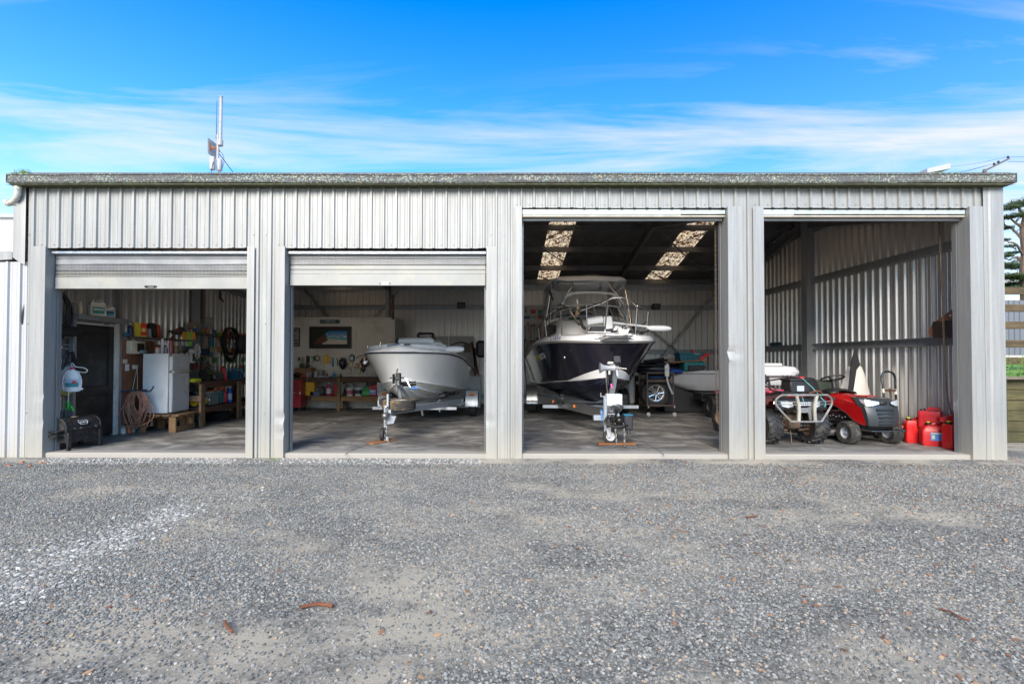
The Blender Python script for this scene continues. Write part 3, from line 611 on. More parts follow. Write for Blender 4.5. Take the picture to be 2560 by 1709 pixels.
# ---- adjoining lean-to at left
lt=thing('adjoining_shed','pale corrugated steel lean-to joined to the left end of the long shed','shed',(0,0,0))
PALE=steel('pale_zinc_cladding',(.44,.44,.44),.12,.5,.05,gz=.5,grime=.25)
for s_ in range(3):
    link('cladding_sheet',sheetmesh(4 if s_ else 1,3.02,3.02,'l',m=PALE),None,lt,(-7.31-.76*s_ if s_ else -7.31,-.004,Z_G-.02))
mb=MB(); mb.loft([[(x,.0,z+.0),(x,-.04,z),(x,-.045,z+.0),(x,-.05,z+.13),(x,.0,z+.14)] for x,z in ((-9.2,2.80),(-7.315,2.92))],closed=False); mb.build('barge_flashing',TRIM,lt)
mb=MB(); mb.add([(-9.2,0,2.9),(-7.34,0,3.04),(-7.34,6,3.04),(-9.2,6,2.9)],[(0,1,2,3)]); mb.add([(-9.2,0,2.9),(-9.2,6,2.9),(-9.2,6,-.1),(-9.2,0,-.1)],[(0,1,2,3)]); mb.build('lean_to_roof',PALE,lt)
# ================================================================ BACKGROUND
GRASS=mat('meadow_grass',(.13,.30,.03),.9,var=.35,scale=.8,bmp=.6,bscale=6)
mb=MB(); xs=[8.2,9,10.5,13,18,30,60,140]; ys=[1.9,3,5,8,14,30,80,200]
mb.add([(x,y,.93+.10*(y-1.9)**.45+.25*math.sin(x*.21+y*.11)*min(1,y/20)) for y in ys for x in xs],[(j*8+i,j*8+i+1,(j+1)*8+i+1,(j+1)*8+i) for j in range(7) for i in range(7)])
mb.add([(8.2,1.9,.93),(8.2,200,.93),(8.2,200,-.2),(8.2,1.9,-.2)],[(0,1,2,3)])
struct('grass_bank',mb,GRASS)
MW=wood('mossy_retaining_board',(.16,.13,.05),(.05,.05,.02),1,0); FW=wood('weathered_fence_rail',(.19,.125,.06),(.06,.042,.022),1,0); POST=wood('mossy_post',(.13,.13,.04),(.04,.045,.015),1,2)
rw=thing('retaining_wall','mossy timber board retaining wall at the right end of the shed','wall',(0,0,0))
for i in range(6):
    mb=MB(); mb.box((10.3,1.82+.004*(i%2),Z_G+.10+i*.196),(4.6,.045,.188),bev=.006); mb.build('board',MW,rw)
for x in (8.14,9.4,10.6): mb=MB(); mb.cyl((x,1.74,Z_G-.1),(x,1.74,1.06),.075,n=14); mb.build('post',POST,rw)
mb=MB(); mb.box((10.3,1.78,1.09),(4.7,.24,.05),bev=.008); mb.build('cap_board',wood('cap_grey',(.30,.25,.19),(.14,.11,.08),1,0),rw)
fc=thing('rail_fence','old timber fence of wide mossy horizontal rails on the bank behind the retaining wall','fence',(0,0,0))
for py in (727,770,813,859,902):
    z=atY(2540,py,4.).z; mb=MB(); mb.box((11.8,4,z),(5.6,.045,.17),r=(0,rnd(-.006,.006),0),bev=.008); mb.build('rail',FW,fc)
for x in (12.9,14.2): mb=MB(); mb.box((x,4.08,1.6),(.14,.1,1.9),bev=.01); mb.build('post',FW,fc)
nb=thing('neighbour_shed','grey corrugated iron wall seen between the fence rails at right','shed',(0,0,0))
for i in range(12):
    link('cladding_sheet',sheetmesh(4,1.9,1.9,'n',m=steel('slate_corrugated',(.16,.17,.21),.1,.6,.1)),None,nb,(15.2+i*.76,9.5,1.62))
LF=mat('bank_leaves',(.10,.16,.03),.8,var=.5,scale=3); LFD=mat('pine_foliage',(.05,.085,.028),.8,var=.45,scale=2.5); BARK=mat('pine_bark',(.13,.09,.075),.9,var=.35,scale=5,bmp=.5,bscale=12)
mb=MB()
for i in range(1400):
    x=rnd(8.6,13);y=rnd(2.0,3.9); z=.97+.10*max(0,(y-1.9))**.45+rnd(0,.16)+(.35*rnd(0,1)**3 if x>10.5 else 0); a=rnd(0,6.28); s_=rnd(.012,.035)
    u_=Vector((math.cos(a),math.sin(a),rnd(-.6,.6)))*s_; v_=Vector((-math.sin(a),math.cos(a),rnd(-.4,.9)))*s_*.6; c=Vector((x,y,z)); mb.add([c-u_,c+v_,c+u_,c-v_],[(0,1,2,3)])
for i in range(120):
    x=rnd(8.6,13);y=rnd(2.1,3.8);z=.97+.1*(y-1.9)**.45; mb.tube([(x,y,z),(x+rnd(-.1,.1),y,z+.2),(x+rnd(-.2,.2),y,z+rnd(.3,.5))],.004,3)
tag(mb.build('bank_undergrowth',LF),'low weeds and leaf litter on top of the bank','undergrowth',kind='stuff')
# ---- pine
tr=thing('pine_tree','tall open pine with flat dark foliage layers beyond the right end of the shed','tree',(0,0,0))
TY=22.; base=atY(2566,900,TY)
def TP(px,py,dy=0): return atY(px,py,TY+dy)
mb=MB(); pts=[TP(2572,880),TP(2566,760),TP(2560,680),TP(2562,630),TP(2556,580),TP(2560,545),TP(2572,515)]
mb.tube(cat(pts,4),[.30-.011*i for i in range(25)],9)
br=[]
for a,b,dy in (((2560,640),(2520,605),-.5),((2558,600),(2508,560),.4),((2560,570),(2515,535),-.2),((2558,585),(2600,540),.6),((2562,655),(2522,650),.3),((2566,700),(2515,690),-.6),((2564,690),(2620,660),0),((2560,545),(2535,512),.2),((2565,730),(2510,722),.5),((2565,620),(2640,580),-.4),((2566,740),(2630,730),.2)):
    p,q_=TP(*a),TP(*b,dy); m_=(p+q_)/2+Vector((0,0,rnd(-.15,.3))); mb.tube(cat([p,m_,q_],4),[.09-.008*i for i in range(9)],5); br.append((p,m_,q_))
    for k in range(4):
        s_=p.lerp(q_,rnd(.4,.95)); mb.tube([s_,s_+Vector((rnd(-.6,.3),rnd(-.4,.4),rnd(.1,.5)))],[.03,.01],4)
mb.build('trunk',BARK,tr)
mb=MB(); rr=random.Random(4)
def clump(c,rx,rz,n):
    for i in range(n):
        a=rr.uniform(0,6.28); d=rr.random()**.5; q_=Vector(c)+Vector((math.cos(a)*d*rx,math.sin(a)*d*rx*.8,rr.gauss(0,.45)*rz*(1.1-d*.7))); s_=rr.uniform(.03,.085)
        for k in range(3):
            t=Vector((rr.uniform(-1,1),rr.uniform(-1,1),rr.uniform(-.3,1))).normalized()*s_*1.6; w_=t.orthogonal().normalized()*s_*.22; mb.add([q_-w_,q_+t,q_+w_],[(0,1,2)])
for px,py,rx,rz,n in ((2520,520,.55,.2,260),(2545,512,.6,.2,260),(2575,505,.9,.3,400),(2512,545,.45,.15,180),(2535,540,.5,.15,160),(2515,570,.35,.12,130),(2508,600,.35,.1,80),(2524,615,.3,.1,70),
    (2512,640,.4,.14,170),(2530,632,.35,.12,120),(2515,662,.6,.16,280),(2540,668,.5,.16,240),(2520,690,.7,.18,380),(2545,694,.6,.2,300),(2514,712,.6,.18,360),(2540,722,.7,.2,380),(2600,650,1.2,.5,500),(2600,700,1.3,.5,500),(2620,560,1.2,.5,400),(2590,530,.9,.3,300),(2575,600,.3,.1,60)):
    clump(TP(px,py,rr.uniform(-.8,.8)),rx*1.1,rz*1.15,int(n*3.5))
mb.build('crown',LFD,tr)
# ---- power pole top and wires
pp=thing('power_pole','weathered power pole crossarm with insulators above the right end of the roof','pole',(0,0,0))
PYY=26.; c0=atY(2466,425,PYY); c1=atY(2520,398,PYY+.9)
mb=MB(); d=(c1-c0); 
mb.tube([c0-d*.15,c1+d*.06],.075,4); mb.build('crossarm',wood('pole_timber',(.26,.24,.21),(.12,.11,.1),1,0),pp)
mb=MB(); mb.cyl((c0.x-.1,c0.y,-.1),(c0.x-.1,c0.y,c0.z+.05),.13,.11,n=12); mb.build('pole_shaft',wood('pole_timber',(.26,.24,.21),(.12,.11,.1),1,0),pp)
for t in (.35,.55,1.): 
    p=c0.lerp(c1,t); mb=MB(); mb.lathe([(.02,0),(.02,.08),(.07,.09),(.05,.13),(.08,.15),(.04,.2),(.05,.22)],10,p); mb.build('insulator',mat('dark_insulator',(.03,.025,.03),.3),pp)
wr=MB()
for i,(a,b) in enumerate((((2475,412),(2390,428)),((2520,392),(2410,410)),((2522,393),(2580,389)),((2520,404),(2580,402)),((2500,405),(2380,433)))):
    p=atY(*a,PYY);q_=atY(*b,PYY+(8 if i<2 or i>3 else 1)); q_=p+(q_-p)*(4 if i in(2,3) else 1.6); m_=(p+q_)/2-Vector((0,0,.12)); wr.tube(cat([p,m_,q_],5),.012,4,cap=False)
wr.build('power_line',mat('black_cable',(.015,.015,.018),.5),pp)
p0_=atY(2377,421,5.5); mb=MB(); mb.prism([(0,0),(-.62,-.12),(-.62,.0),(.0,.14)],0,.5,'Y')
tag(mb.build('roof_flap',PALE,None,(p0_.x,5.5,p0_.z)),'pale loose sheet of roofing sticking up above the gutter near the right end','roofing sheet')
# ---- far left: hill, white block put in for a blown-out bright band
mb=MB(); vs=[];rr=random.Random(2)
for i in range(60):
    x=-420+i*12; z=55+6*math.sin(i*.33)+3*math.sin(i*.9); vs.append((x,420,z+rr.uniform(0,1.5))); vs.append((x,400,0))
mb.add(vs,[(2*i,2*i+1,2*i+3,2*i+2) for i in range(59)]); 
struct('far_hill',mb,mat('distant_hillside',(.17,.21,.22),.95,var=.15,scale=.05))
wb=thing('white_band_block','plain white block standing in for a blown-out white band at far left','stand-in block',(0,0,0))
zt=atY(20,545,14).z; mb=MB(); mb.bb(-26,-12,14,22,Z_G,zt); mb.build('wall',mat('white_band_fill',(.80,.80,.80),.7,var=.03),wb)  # body of the stand-in block for the white band
mb=MB(); mb.bb(-26.2,-11.8,13.8,22.2,zt+.003,zt+.1); mb.build('roof',mat('pale_block_top',(.6,.62,.63),.6),wb)
# ================================================================ ANTENNA
an=thing('roof_antenna','white weathered antenna mast with panel and whip aerials standing on the roof','antenna',(0,0,0))
AY=1.2; A=lambda px,py,dy=0:atY(px,py,AY+dy)
WM=mat('chalky_white_metal',(.40,.41,.41),.6,var=.1,scale=9,dirt=(.28,.27,.25),dscale=26); RUST=mat('rusty_steel',(.35,.12,.05),.85,var=.4,scale=30); DKM=mat('dark_metal',(.05,.055,.06),.5,.4)
a=A(544,440);b=A(543,350); mb=MB(); mb.cyl((a.x,AY,a.z-.2),(a.x,AY,b.z+.1),.022,n=12); mb.build('mast',WM,an)
a=A(545,428);b=A(545,395); mb=MB(); mb.box(((A(540,0).x),AY-.05,(a.z+b.z)/2),(.085,.07,a.z-b.z and abs(a.z-b.z)*1.0),bev=.012); mb.box((A(554,0).x,AY,(a.z+b.z)/2-.01),(.075,.08,abs(a.z-b.z)*.95),bev=.02); mb.build('mounting_box',WM,an)
a=A(551,365);b=A(553,243); mb=MB(); mb.tube([a,a.lerp(b,.5),b],.027,14); mb.cyl(A(550,365),A(549,352),.036,n=14); mb.cyl(b,b+Vector((.0,0,.008)),.034,n=14); mb.build('sector_aerial',mat('lichened_white_tube',(.38,.40,.40),.6,var=.08,dirt=(.22,.23,.22),dscale=30),an)
mb=MB(); mb.cyl(A(551,364),A(551,350),.045,n=12); mb.build('aerial_base',WM,an)
a=A(541,342);b=A(542,252); mb=MB(); mb.tube([a,b],[.009,.006],6); mb.cyl(A(541,348),A(541,338),.014); mb.build('whip_aerial',mat('blue_grey_rod',(.10,.14,.20),.4),an)
mb=MB(); q_=[A(519,344,-.1),A(519,383,-.1),A(537,396,.12),A(539,360,.12)]; n_=Vector((.012,.02,0))
mb.add(q_+[p+n_ for p in q_],[(0,1,2,3),(4,5,6,7)]+[(i,(i+1)%4,4+(i+1)%4,4+i) for i in range(4)]); mb.build('panel_aerial',WM,an)
mb=MB(); mb.tube([A(525,357,-.05),A(525,377,-.05)],.018,5); mb.tube([A(526,369,-.04),A(542,371,0)],.018,5); mb.tube([A(541,374),A(549,377)],.015,5); mb.build('bracket',RUST,an)
mb=MB(); mb.tube([A(545,381),A(582,430,.3)],.007,5); mb.tube([A(535,396),A(528,430,-.3)],.007,5); mb.build('stay_rod',DKM,an)
mb=MB(); mb.tube(cat([A(548,378),A(556,385),A(560,400),A(557,415),A(550,428)],5),.005,5); mb.build('cable',DKM,an)
# ================================================================ BAY 1: left wall
WX=WL+.1   # inner face plane of the left wall
BLK=mat('black_plastic',(.02,.02,.022),.45); WHT=mat('white_plastic',(.72,.72,.70),.45,var=.06); BLKM=mat('black_iron',(.022,.022,.024),.5,.3,var=.3,scale=12,dirt=(.09,.08,.07),dscale=16)
# door
dr=shed; a=atX(188,812,WX);b=atX(283,812,WX); y0,y1=a.y,b.y; dz=2.02
DM=mat('black_stained_door',(.020,.018,.017),.42,var=.3,scale=5,bmp=.2,bscale=30,dirt=(.055,.05,.045),dscale=5)
mb=MB(); mb.bb(WX-.02,WX,y0,y1,.02,dz); door=mb.build('side_door',DM,shed)
mb=MB()
for (ya,yb2,za_,zb2) in ((y0,y0+.11,.02,dz),(y1-.11,y1,.02,dz),(y0+.11,y1-.11,dz-.13,dz),(y0+.11,y1-.11,.02,.22),(y0+.11,y1-.11,.78,.93)): mb.bb(WX+.002,WX+.022,ya+.001,yb2-.001,za_,zb2,.004)
mb.build('door_stile',DM,door)
mb=MB(); mb.lathe([(.03,0),(.03,.008),(.012,.012),(.012,.04),(.028,.05),(.03,.065),(.018,.078)],14,(WX+.022,y0+.07,.90),'X'); mb.build('door_knob',mat('chrome',(.75,.75,.76),.12,1.,var=.02),door)
mb=MB(); mb.bb(WX-.02,WX+.05,y1+.002,y1+.09,0,dz+.07,.004); mb.bb(WX-.02,WX+.05,y0-.02,y1,dz+.005,dz+.03,.004); mb.build('door_frame',mat('offwhite_timber',(.58,.56,.52),.6,dirt=(.3,.28,.25)),shed)
mb=MB(); mb.bb(WX-.04,WX+.05,y0-.08,y0-.022,0,dz+.35,.003); mb.bb(WX-.04,WX+.05,y1+.095,y1+.16,0,3.3,.003); mb.build('door_stud',GALV,shed)
mb=MB(); mb.bb(WX-.06,WX+.16,y0-.1,y1+.17,dz+.075,dz+.16,.003); mb.build('lintel_shelf',GALV,shed)
# small item makers (local: base at z=0)
_cm={}
def cm(c,rough=.42,var=.08):
    k=(tuple(c),rough); 
    if k not in _cm: _cm[k]=mat('plastic_%02d'%len(_cm),c,rough,var=var,scale=14)
    return _cm[k]
def bottle(name,label,loc,h,r,col,cap=(.7,.1,.1),lab=None,catg='bottle',group=None,ry=.85,neck=.35):
    t=thing(name,label,catg,loc,rnd(-.3,.3),group); mb=MB(); mb.lathe([(r*.9,0),(r,.01),(r,h*.62),(r*.85,h*.74),(r*neck,h*.84),(r*neck,h*.88)],14); mb.V=[(x,y*ry,z) for x,y,z in mb.V]; mb.build('body',cm(col),t)
    mb=MB(); mb.lathe([(r*neck*1.15,h*.88),(r*neck*1.15,h)],10); mb.build('cap',cm(cap),t)
    if lab: mb=MB(); mb.lathe([(r*1.015,h*.18),(r*1.015,h*.55)],14,cap=False); mb.V=[(x,y*ry,z) for x,y,z in mb.V]; mb.build('label',cm(lab),t)
    return t
def jug(name,label,loc,w_,d_,h,col,cap,lab,rz=0,catg='jug',group=None,labc2=None):
    t=thing(name,label,catg,loc,rz,group); mb=MB(); mb.box((0,0,h*.36),(w_,d_,h*.72),bev=min(w_,d_)*.18)
    mb.prism([(-w_*.48,h*.70),(w_*.48,h*.70),(w_*.42,h*.84),(w_*.1,h*.88),(-w_*.1,h*.80),(-w_*.3,h*.86),(-w_*.42,h*.84)],-d_*.42,d_*.42); mb.build('body',cm(col),t)
    mb=MB(); mb.tube(cat([(-w_*.06,0,h*.8),(0,0,h*.97),(w_*.25,0,h*.99),(w_*.42,0,h*.82)],4),w_*.06,6); mb.build('handle',cm(col),t)
    mb=MB(); mb.lathe([(w_*.13,h*.84),(w_*.13,h*.97)],12,(-w_*.27,0,0)); mb.build('cap',cm(cap),t)
    if lab: 
        mb=MB(); mb.box((0,-d_/2-.0015,h*.36),(w_*.72,.002,h*.42)); mb.build('label',cm(lab),t)
        if labc2: mb=MB(); mb.box((0,-d_/2-.0035,h*.42),(w_*.6,.002,h*.12)); mb.build('label_print',cm(labc2),t)
    return t
def boxy(name,label,catg,loc,d,col,rz=0,bev=.004,rough=.5,group=None,m=None,rot=None):
    mb=MB(); mb.box((0,0,d[2]/2),d,bev=bev); o=mb.build(name,m or cm(col,rough),None,loc,rz,rot=rot); return tag(o,label,catg,group)
def tub(name,label,loc,r,h,col,band=None,catg='bucket',handle=True,content=None):
    t=thing(name,label,catg,loc); mb=MB(); mb.lathe([(r*.82,0),(r*.98,h*.9),(r*1.04,h*.9),(r*1.04,h),(r*.95,h),(r*.8,.02)],18); mb.build('body',cm(col),t)
    if band: mb=MB(); mb.lathe([(r*.87,h*.25),(r*.96,h*.75)],18,cap=False); mb.V=[(x*1.01,y*1.01,z) for x,y,z in mb.V]; mb.build('label',cm(band),t)
    if handle: mb=MB(); mb.tube(cat([(-r*1.02,0,h*.85),(-r*.6,-r*.9,h*.75),(r*.6,-r*.9,h*.75),(r*1.02,0,h*.85)],5),.004,5); mb.build('handle',cm((.5,.5,.5)),t)
    return t
def coil(name,label,catg,c,r,n,rw,m,plane='X',jit=.12,drop=0,loops=None):
    """hanging coil of hose or cable; plane = axis normal to the loops"""
    mb=MB(); pts=[]; rr=random.Random(hash(label)%999 if False else len(label)*7+n)
    for k in range(n):
        rx=r*rr.uniform(1-jit,1+jit); rz_=r*rr.uniform(1-jit,1+jit)*(1+drop); o=rr.uniform(-jit,jit)*r*.6; ph=rr.uniform(-.03,.03); e=0
        for i in range(20):
            a=2*PI*i/20+PI/2; t=(k+i/20)/n*.06-.03; p=(math.cos(a)*rx+o*(1-math.sin(a))*.5, t+ph*.3+.012*math.sin(a*3+k), math.sin(a)*rz_+(r-rz_)*1.0)
            pts.append(p if plane=='Y' else (p[1],p[0],p[2]))
    mb.tube(cat(pts,1),rw,6); return tag(mb.build(name,m,None,c),label,catg)
HOSE=mat('black_hose',(.02,.02,.022),.4)
p=atX(140,795,WX+.06); coil('hose_coil','black hose coil hanging high on the left wall beside the door head','hose',(p.x,.42,2.2),.36,9,.013,HOSE,'X',.18,.1)
boxy('duffel_bag','dark bundled bag sitting on the upper girt left of the black door','bag',(WX+.1,.62,1.80),(.18,.5,.16),(.015,.015,.018),bev=.05)
boxy('blue_dish','small blue dish lying under the black hose coil','lid',(WX+.12,.40,1.80),(.08,.1,.03),(.05,.15,.4),bev=.01)
# bottles above the door
a=atX(198,790,WX+.05); bottle('spray_bottle','small clear spray bottle on the shelf over the black door',(WX+.07,a.y,dz+.16),.22,.035,(.55,.52,.45),(.5,.5,.5),(.6,.5,.3))
a=atX(243,790,WX+.05); jug('herbicide_jug','large white jug with green label on the shelf over the black door',(WX+.05,a.y,dz+.16),.24,.15,.29,(.72,.70,.64),(.7,.7,.66),(.03,.24,.22),R(55),labc2=(.5,.55,.5))
a=atX(271,790,WX+.05); jug('herbicide_bottle','smaller white jug with blue label and black cap on the shelf over the black door',(WX+.05,a.y,dz+.16),.19,.13,.22,(.72,.72,.70),(.02,.02,.02),(.03,.25,.45),R(55),labc2=(.03,.03,.04))
# hanging sprayer & bag
hs=thing('hanging_sprayer','white sprayer bottle with teal label and green trigger hanging left of the black door','sprayer',(0,0,0))
c=atX(181,952,WX+.28); K=Matrix.Translation(c)@Matrix.Rotation(R(35),4,'Z')@Matrix.Scale(.86,4)
mb=MB(K); mb.loft([[(math.cos(t)*w_*(1+.12*abs(math.sin(2*t))),math.sin(t)*.07,z) for t in [2*PI*i/20 for i in range(20)]] for w_,z in ((.10,-.20),(.125,-.18),(.135,-.05),(.125,.08),(.085,.17),(.04,.20),(.03,.22))]); mb.build('body',WHT,hs)
mb=MB(K); mb.tube(cat([(-.12,-.03,-.18),(-.135,-.06,0),(-.09,-.06,.16),(0,-.04,.2),(.09,-.06,.16),(.135,-.06,0),(.12,-.03,-.18)],4),.012,7); mb.build('handle',WHT,hs)
mb=MB(K); mb.loft([[(math.cos(t)*w_*.85,-.073-abs(math.sin(t))*.004,z) for t in [PI+PI*i/8 for i in range(9)]] for w_,z in ((.07,-.11),(.11,-.10),(.115,-.03))],closed=False); mb.build('label',cm((.02,.22,.25)),hs)
mb=MB(K); mb.loft([[(math.cos(t)*w_*.85,-.074-abs(math.sin(t))*.004,z) for t in [PI+PI*i/8 for i in range(9)]] for w_,z in ((.115,-.028),(.108,.04))],closed=False); mb.build('label_top',cm((.40,.48,.55)),hs)
mb=MB(K); mb.sph((.035,-.083,-.02),(.032,.004,.032),12,6); mb.build('label_spot',cm((.6,.04,.06)),hs)
mb=MB(K); mb.cyl((0,0,.21),(0,0,.26),.035,.022,n=12); mb.build('cap',cm((.75,.03,.03)),hs)
mb=MB(K); mb.tube(cat([(0,0,.25),(-.02,0,.31),(.0,-.02,.34),(.05,-.02,.27),(.16,-.03,.25),(.22,-.03,.2),(.18,-.03,.16),(.08,-.04,.18)],5),.008,6); mb.tube(cat([(-.04,-.08,-.2),(-.045,-.09,-.3),(-.05,-.08,-.40)],4),.009,6); mb.build('hose',cm((.6,.62,.55)),hs)
mb=MB(K); mb.tube([(-.05,-.08,-.38),(-.045,-.08,-.50),(-.01,-.08,-.47),(.03,-.08,-.56)],[.02,.022,.028,.016],8); mb.tube([(-.05,-.08,-.44),(-.07,-.08,-.52),(-.02,-.08,-.53)],.010,6); mb.build('trigger',cm((.03,.55,.05)),hs)
mb=MB(K); mb.tube([(-.07,-.08,-.66),(-.075,-.08,-.74)],.010,6); mb.tube([(-.07,-.08,-.52),(-.072,-.08,-.80)],.004,5); mb.build('wand',cm((.03,.30,.12)),hs)
bg_=thing('translucent_backpack_tank','dull translucent tank with greenish liquid on black straps behind the white sprayer','tank',(0,0,0))
c=atX(163,950,WX+.12); K=Matrix.Translation(c)
mb=MB(K); mb.loft([[(math.cos(t)*.1,math.sin(t)*w_,z+math.sin(t)*.03) for t in [2*PI*i/18 for i in range(18)]] for w_,z in ((.10,-.23),(.19,-.2),(.23,-.12))]); mb.build('liquid',cm((.28,.28,.07),.3),bg_)
mb=MB(K); mb.loft([[(math.cos(t)*.1,math.sin(t)*w_,z+math.sin(t)*.03) for t in [2*PI*i/18 for i in range(18)]] for w_,z in ((.232,-.119),(.26,.05),(.22,.18),(.10,.24))]); mb.build('tank_body',cm((.36,.38,.38),.3),bg_)
mb=MB(K); mb.loft([[(.1,-.18,.18),(.11,-.16,.18)],[(.03,.02,.46),(.04,.06,.46)]],closed=False); mb.loft([[(.1,.0,.1),(.1,.09,.1)],[(.05,.04,.47),(.05,.08,.47)]],closed=False); mb.loft([[(.12,.08,.1),(.12,.17,.05)],[(.05,.05,.47),(.05,.1,.47)]],closed=False); mb.build('strap',BLK,bg_)
# barbecue smoker
bb=thing('barrel_barbecue','black barrel barbecue smoker on short square legs inside the first bay','barbecue',(-6.74,.44,0),R(80)); bb.scale=(.80,.80,.84)
L_,W2=.66,.22
pr=[(-W2,.20),(-W2,.36),(-W2*.96,.44),(-W2*.8,.51),(-W2*.5,.565),(0,.59),(W2*.5,.565),(W2*.8,.51),(W2*.96,.44),(W2,.36),(W2,.20)]
mb=MB(); mb.loft([[(x,y,z) for y,z in [(a_[0],min(a_[1],.37)) for a_ in [(-W2,.14),(-W2,.36),(W2,.36),(W2,.14)]]] for x in (-L_/2,L_/2)]); mb.build('firebox',BLKM,bb)
mb=MB(); mb.loft([[(x,y*1.01,z) for y,z in pr[1:-1]] for x in (-L_/2-.004,L_/2+.004)]); 
for x in (-L_/2-.006,L_/2+.006): mb.tube([(x,y*1.01,z) for y,z in pr[1:-1]],.006,5)
mb.build('lid',BLKM,bb)
mb=MB(); mb.tube(cat([(-.20,-W2-.01,.40),(-.19,-W2-.07,.39),(.19,-W2-.07,.39),(.20,-W2-.01,.40)],4),.019,8); mb.build('lid_handle',BLKM,bb)
mb=MB(); mb.tube([(-.15,-W2-.072,.392),(-.12,-W2-.072,.392)],.021,8); mb.tube([(.15,-W2-.072,.392),(.18,-W2-.072,.392)],.021,8); mb.build('handle_ferrule',mat('brushed_steel',(.4,.38,.34),.35,.8),bb)
for x in (-L_/2+.02,L_/2-.02):
    for y in (-W2-.02,W2+.02): mb=MB(); mb.box((x,y,.165),(.065,.05,.33),bev=.006); mb.build('leg',BLKM,bb)
mb=MB(); mb.box((-L_/2-.08,0,.36),(.15,.34,.02),bev=.004); mb.box((-L_/2-.1,0,.28),(.12,.30,.02),bev=.004); mb.build('side_shelf',BLKM,bb)
mb=MB(); mb.cyl((-.22,.05,.57),(-.22,.05,.70),.042,n=14); mb.cyl((-.22,.05,.70),(-.22,.05,.708),.05,n=14); mb.tube([(-.26,.05,.705),(-.05,.05,.71),(-.05,.05,.58)],.004,4); mb.build('chimney',BLKM,bb)
mb=MB(); q_=[(-.09,-.168,.530),(.06,-.168,.530),(.075,-.20,.500),(.045,-.225,.458),(-.075,-.225,.458),(-.105,-.20,.500)]; mb.tube([(x,y-.01,z) for x,y,z in q_],.005,4,closed=True); bd=mb.build('badge',cm((.6,.6,.6)),bb)
text('badge_lettering',"JOE'S",.055,cm((.6,.6,.6)),bb,(-.015,-.213,.494),(R(52),0,0))
mb=MB(); mb.box((-.05,-.05,.594),(.10,.07,.006),(0,0,.3)); mb.build('rag_scrap',cm((.5,.42,.3)),bb)
# plywood with meter box
PLY=wood('red_plywood',(.34,.17,.10),(.20,.09,.05),.6,2)
a=atX(304,849,WX+.03); b=atX(357,849,WX+.03); py0,py1=a.y,b.y
pl=thing('plywood_panel','reddish plywood board with sockets fixed between the black door and the fridge','board',(0,0,0))
mb=MB(); mb.bb(WX,WX+.03,py0,py1+.35,.16,1.80,.002); mb.build('sheet',PLY,pl)
def plate(px,py,w_,h,m,nm):
    c=atX(px,py,WX+.03); mb=MB(); mb.box((WX+.037,c.y,c.z),(.014,w_,h),bev=.003); return mb.build(nm,m,pl)
CRM=mat('cream_plastic',(.62,.58,.46),.5); plate(311.5,903,.11,.08,CRM,'wall_switch'); plate(317,918,.09,.13,WHT,'wall_socket'); sp_=plate(337,917,.14,.08,WHT,'power_socket')
mb=MB(); c=atX(340,917,WX+.05); mb.box((WX+.06,c.y,c.z),(.05,.04,.035),bev=.008); mb.tube(cat([(WX+.07,c.y,c.z-.01),(WX+.07,c.y+.02,c.z-.25),(WX+.06,c.y+.02,c.z-.55)],4),.006,5); mb.tube(cat([(WX+.07,c.y,c.z-.01),(WX+.07,c.y-.06,c.z-.25),(WX+.06,c.y-.1,c.z-.45)],4),.004,5); mb.build('plug_lead',CRM,pl)
c=atX(341,868,WX+.1); mbx=thing('meter_box','cream switchboard box with dark window and conduits above the fridge side','switchboard',(0,0,0))
mb=MB(); mb.box((WX+.09,c.y,c.z),(.12,.37,.26),bev=.012); mb.build('case',CRM,mbx); mb=MB(); mb.box((WX+.153,c.y+.05,c.z),(.006,.2,.16),bev=.002); mb.build('window',cm((.02,.015,.015)),mbx)
mb=MB(); 
for dy in (-.06,-.01): mb.cyl((WX+.07,c.y+dy,c.z+.13),(WX+.07,c.y+dy,3.2),.014,n=8)
mb.build('conduit',cm((.5,.48,.44)),mbx)
# shelf over fridge on the left wall
SHY0,SHY1=2.45,3.55; sz_=atX(420,852,WX+.15).z
mb=MB(); mb.bb(WX+.01,WX+.26,py0+.1,3.7,1.83,1.86,.003); tag(mb.build('wall_shelf',wood('grey_shelf_board',(.22,.18,.15),(.10,.08,.07),1,1)),'narrow grey board shelf on the left wall above the fridge','shelf')
def onwall(px,py,off=.12): return atX(px,py,WX+off)
c=onwall(325,850); bottle('blue_bottle','dark blue detergent bottle at the near end of the shelf above the plywood',(WX+.12,c.y,1.86),.25,.05,(.02,.03,.12),(.5,.55,.7))
c=onwall(316,850); boxy('blue_rag_heap','crumpled teal rag beside the dark blue bottle','rag',(WX+.12,c.y,1.86),(.10,.13,.07),(.03,.14,.22),bev=.03)
c=onwall(347,850); bx_=thing('powder_box','yellow and red washing powder box on the shelf above the fridge','carton',(WX+.12,c.y,1.86),R(62)); mb=MB(); mb.box((0,0,.14),(.22,.12,.28),bev=.003); mb.build('carton',cm((.62,.50,.03)),bx_); mb=MB(); mb.box((.055,-.0615,.15),(.11,.002,.24)); mb.build('front_print',cm((.62,.03,.02)),bx_); mb=MB(); mb.lathe([(.05,0),(.05,.002)],16,(.05,-.066,.14),'Y'); mb.build('logo_disc',cm((.75,.35,.02)),bx_); mb=MB(); mb.lathe([(.022,0),(.022,.002)],16,(.05,-.069,.14),'Y'); mb.build('logo_centre',cm((.7,.68,.6)),bx_)
c=onwall(361,850); boxy('bleach_box','small white and blue packet behind the washing powder box','carton',(WX+.1,c.y+.15,1.86),(.1,.1,.18),(.45,.5,.62))
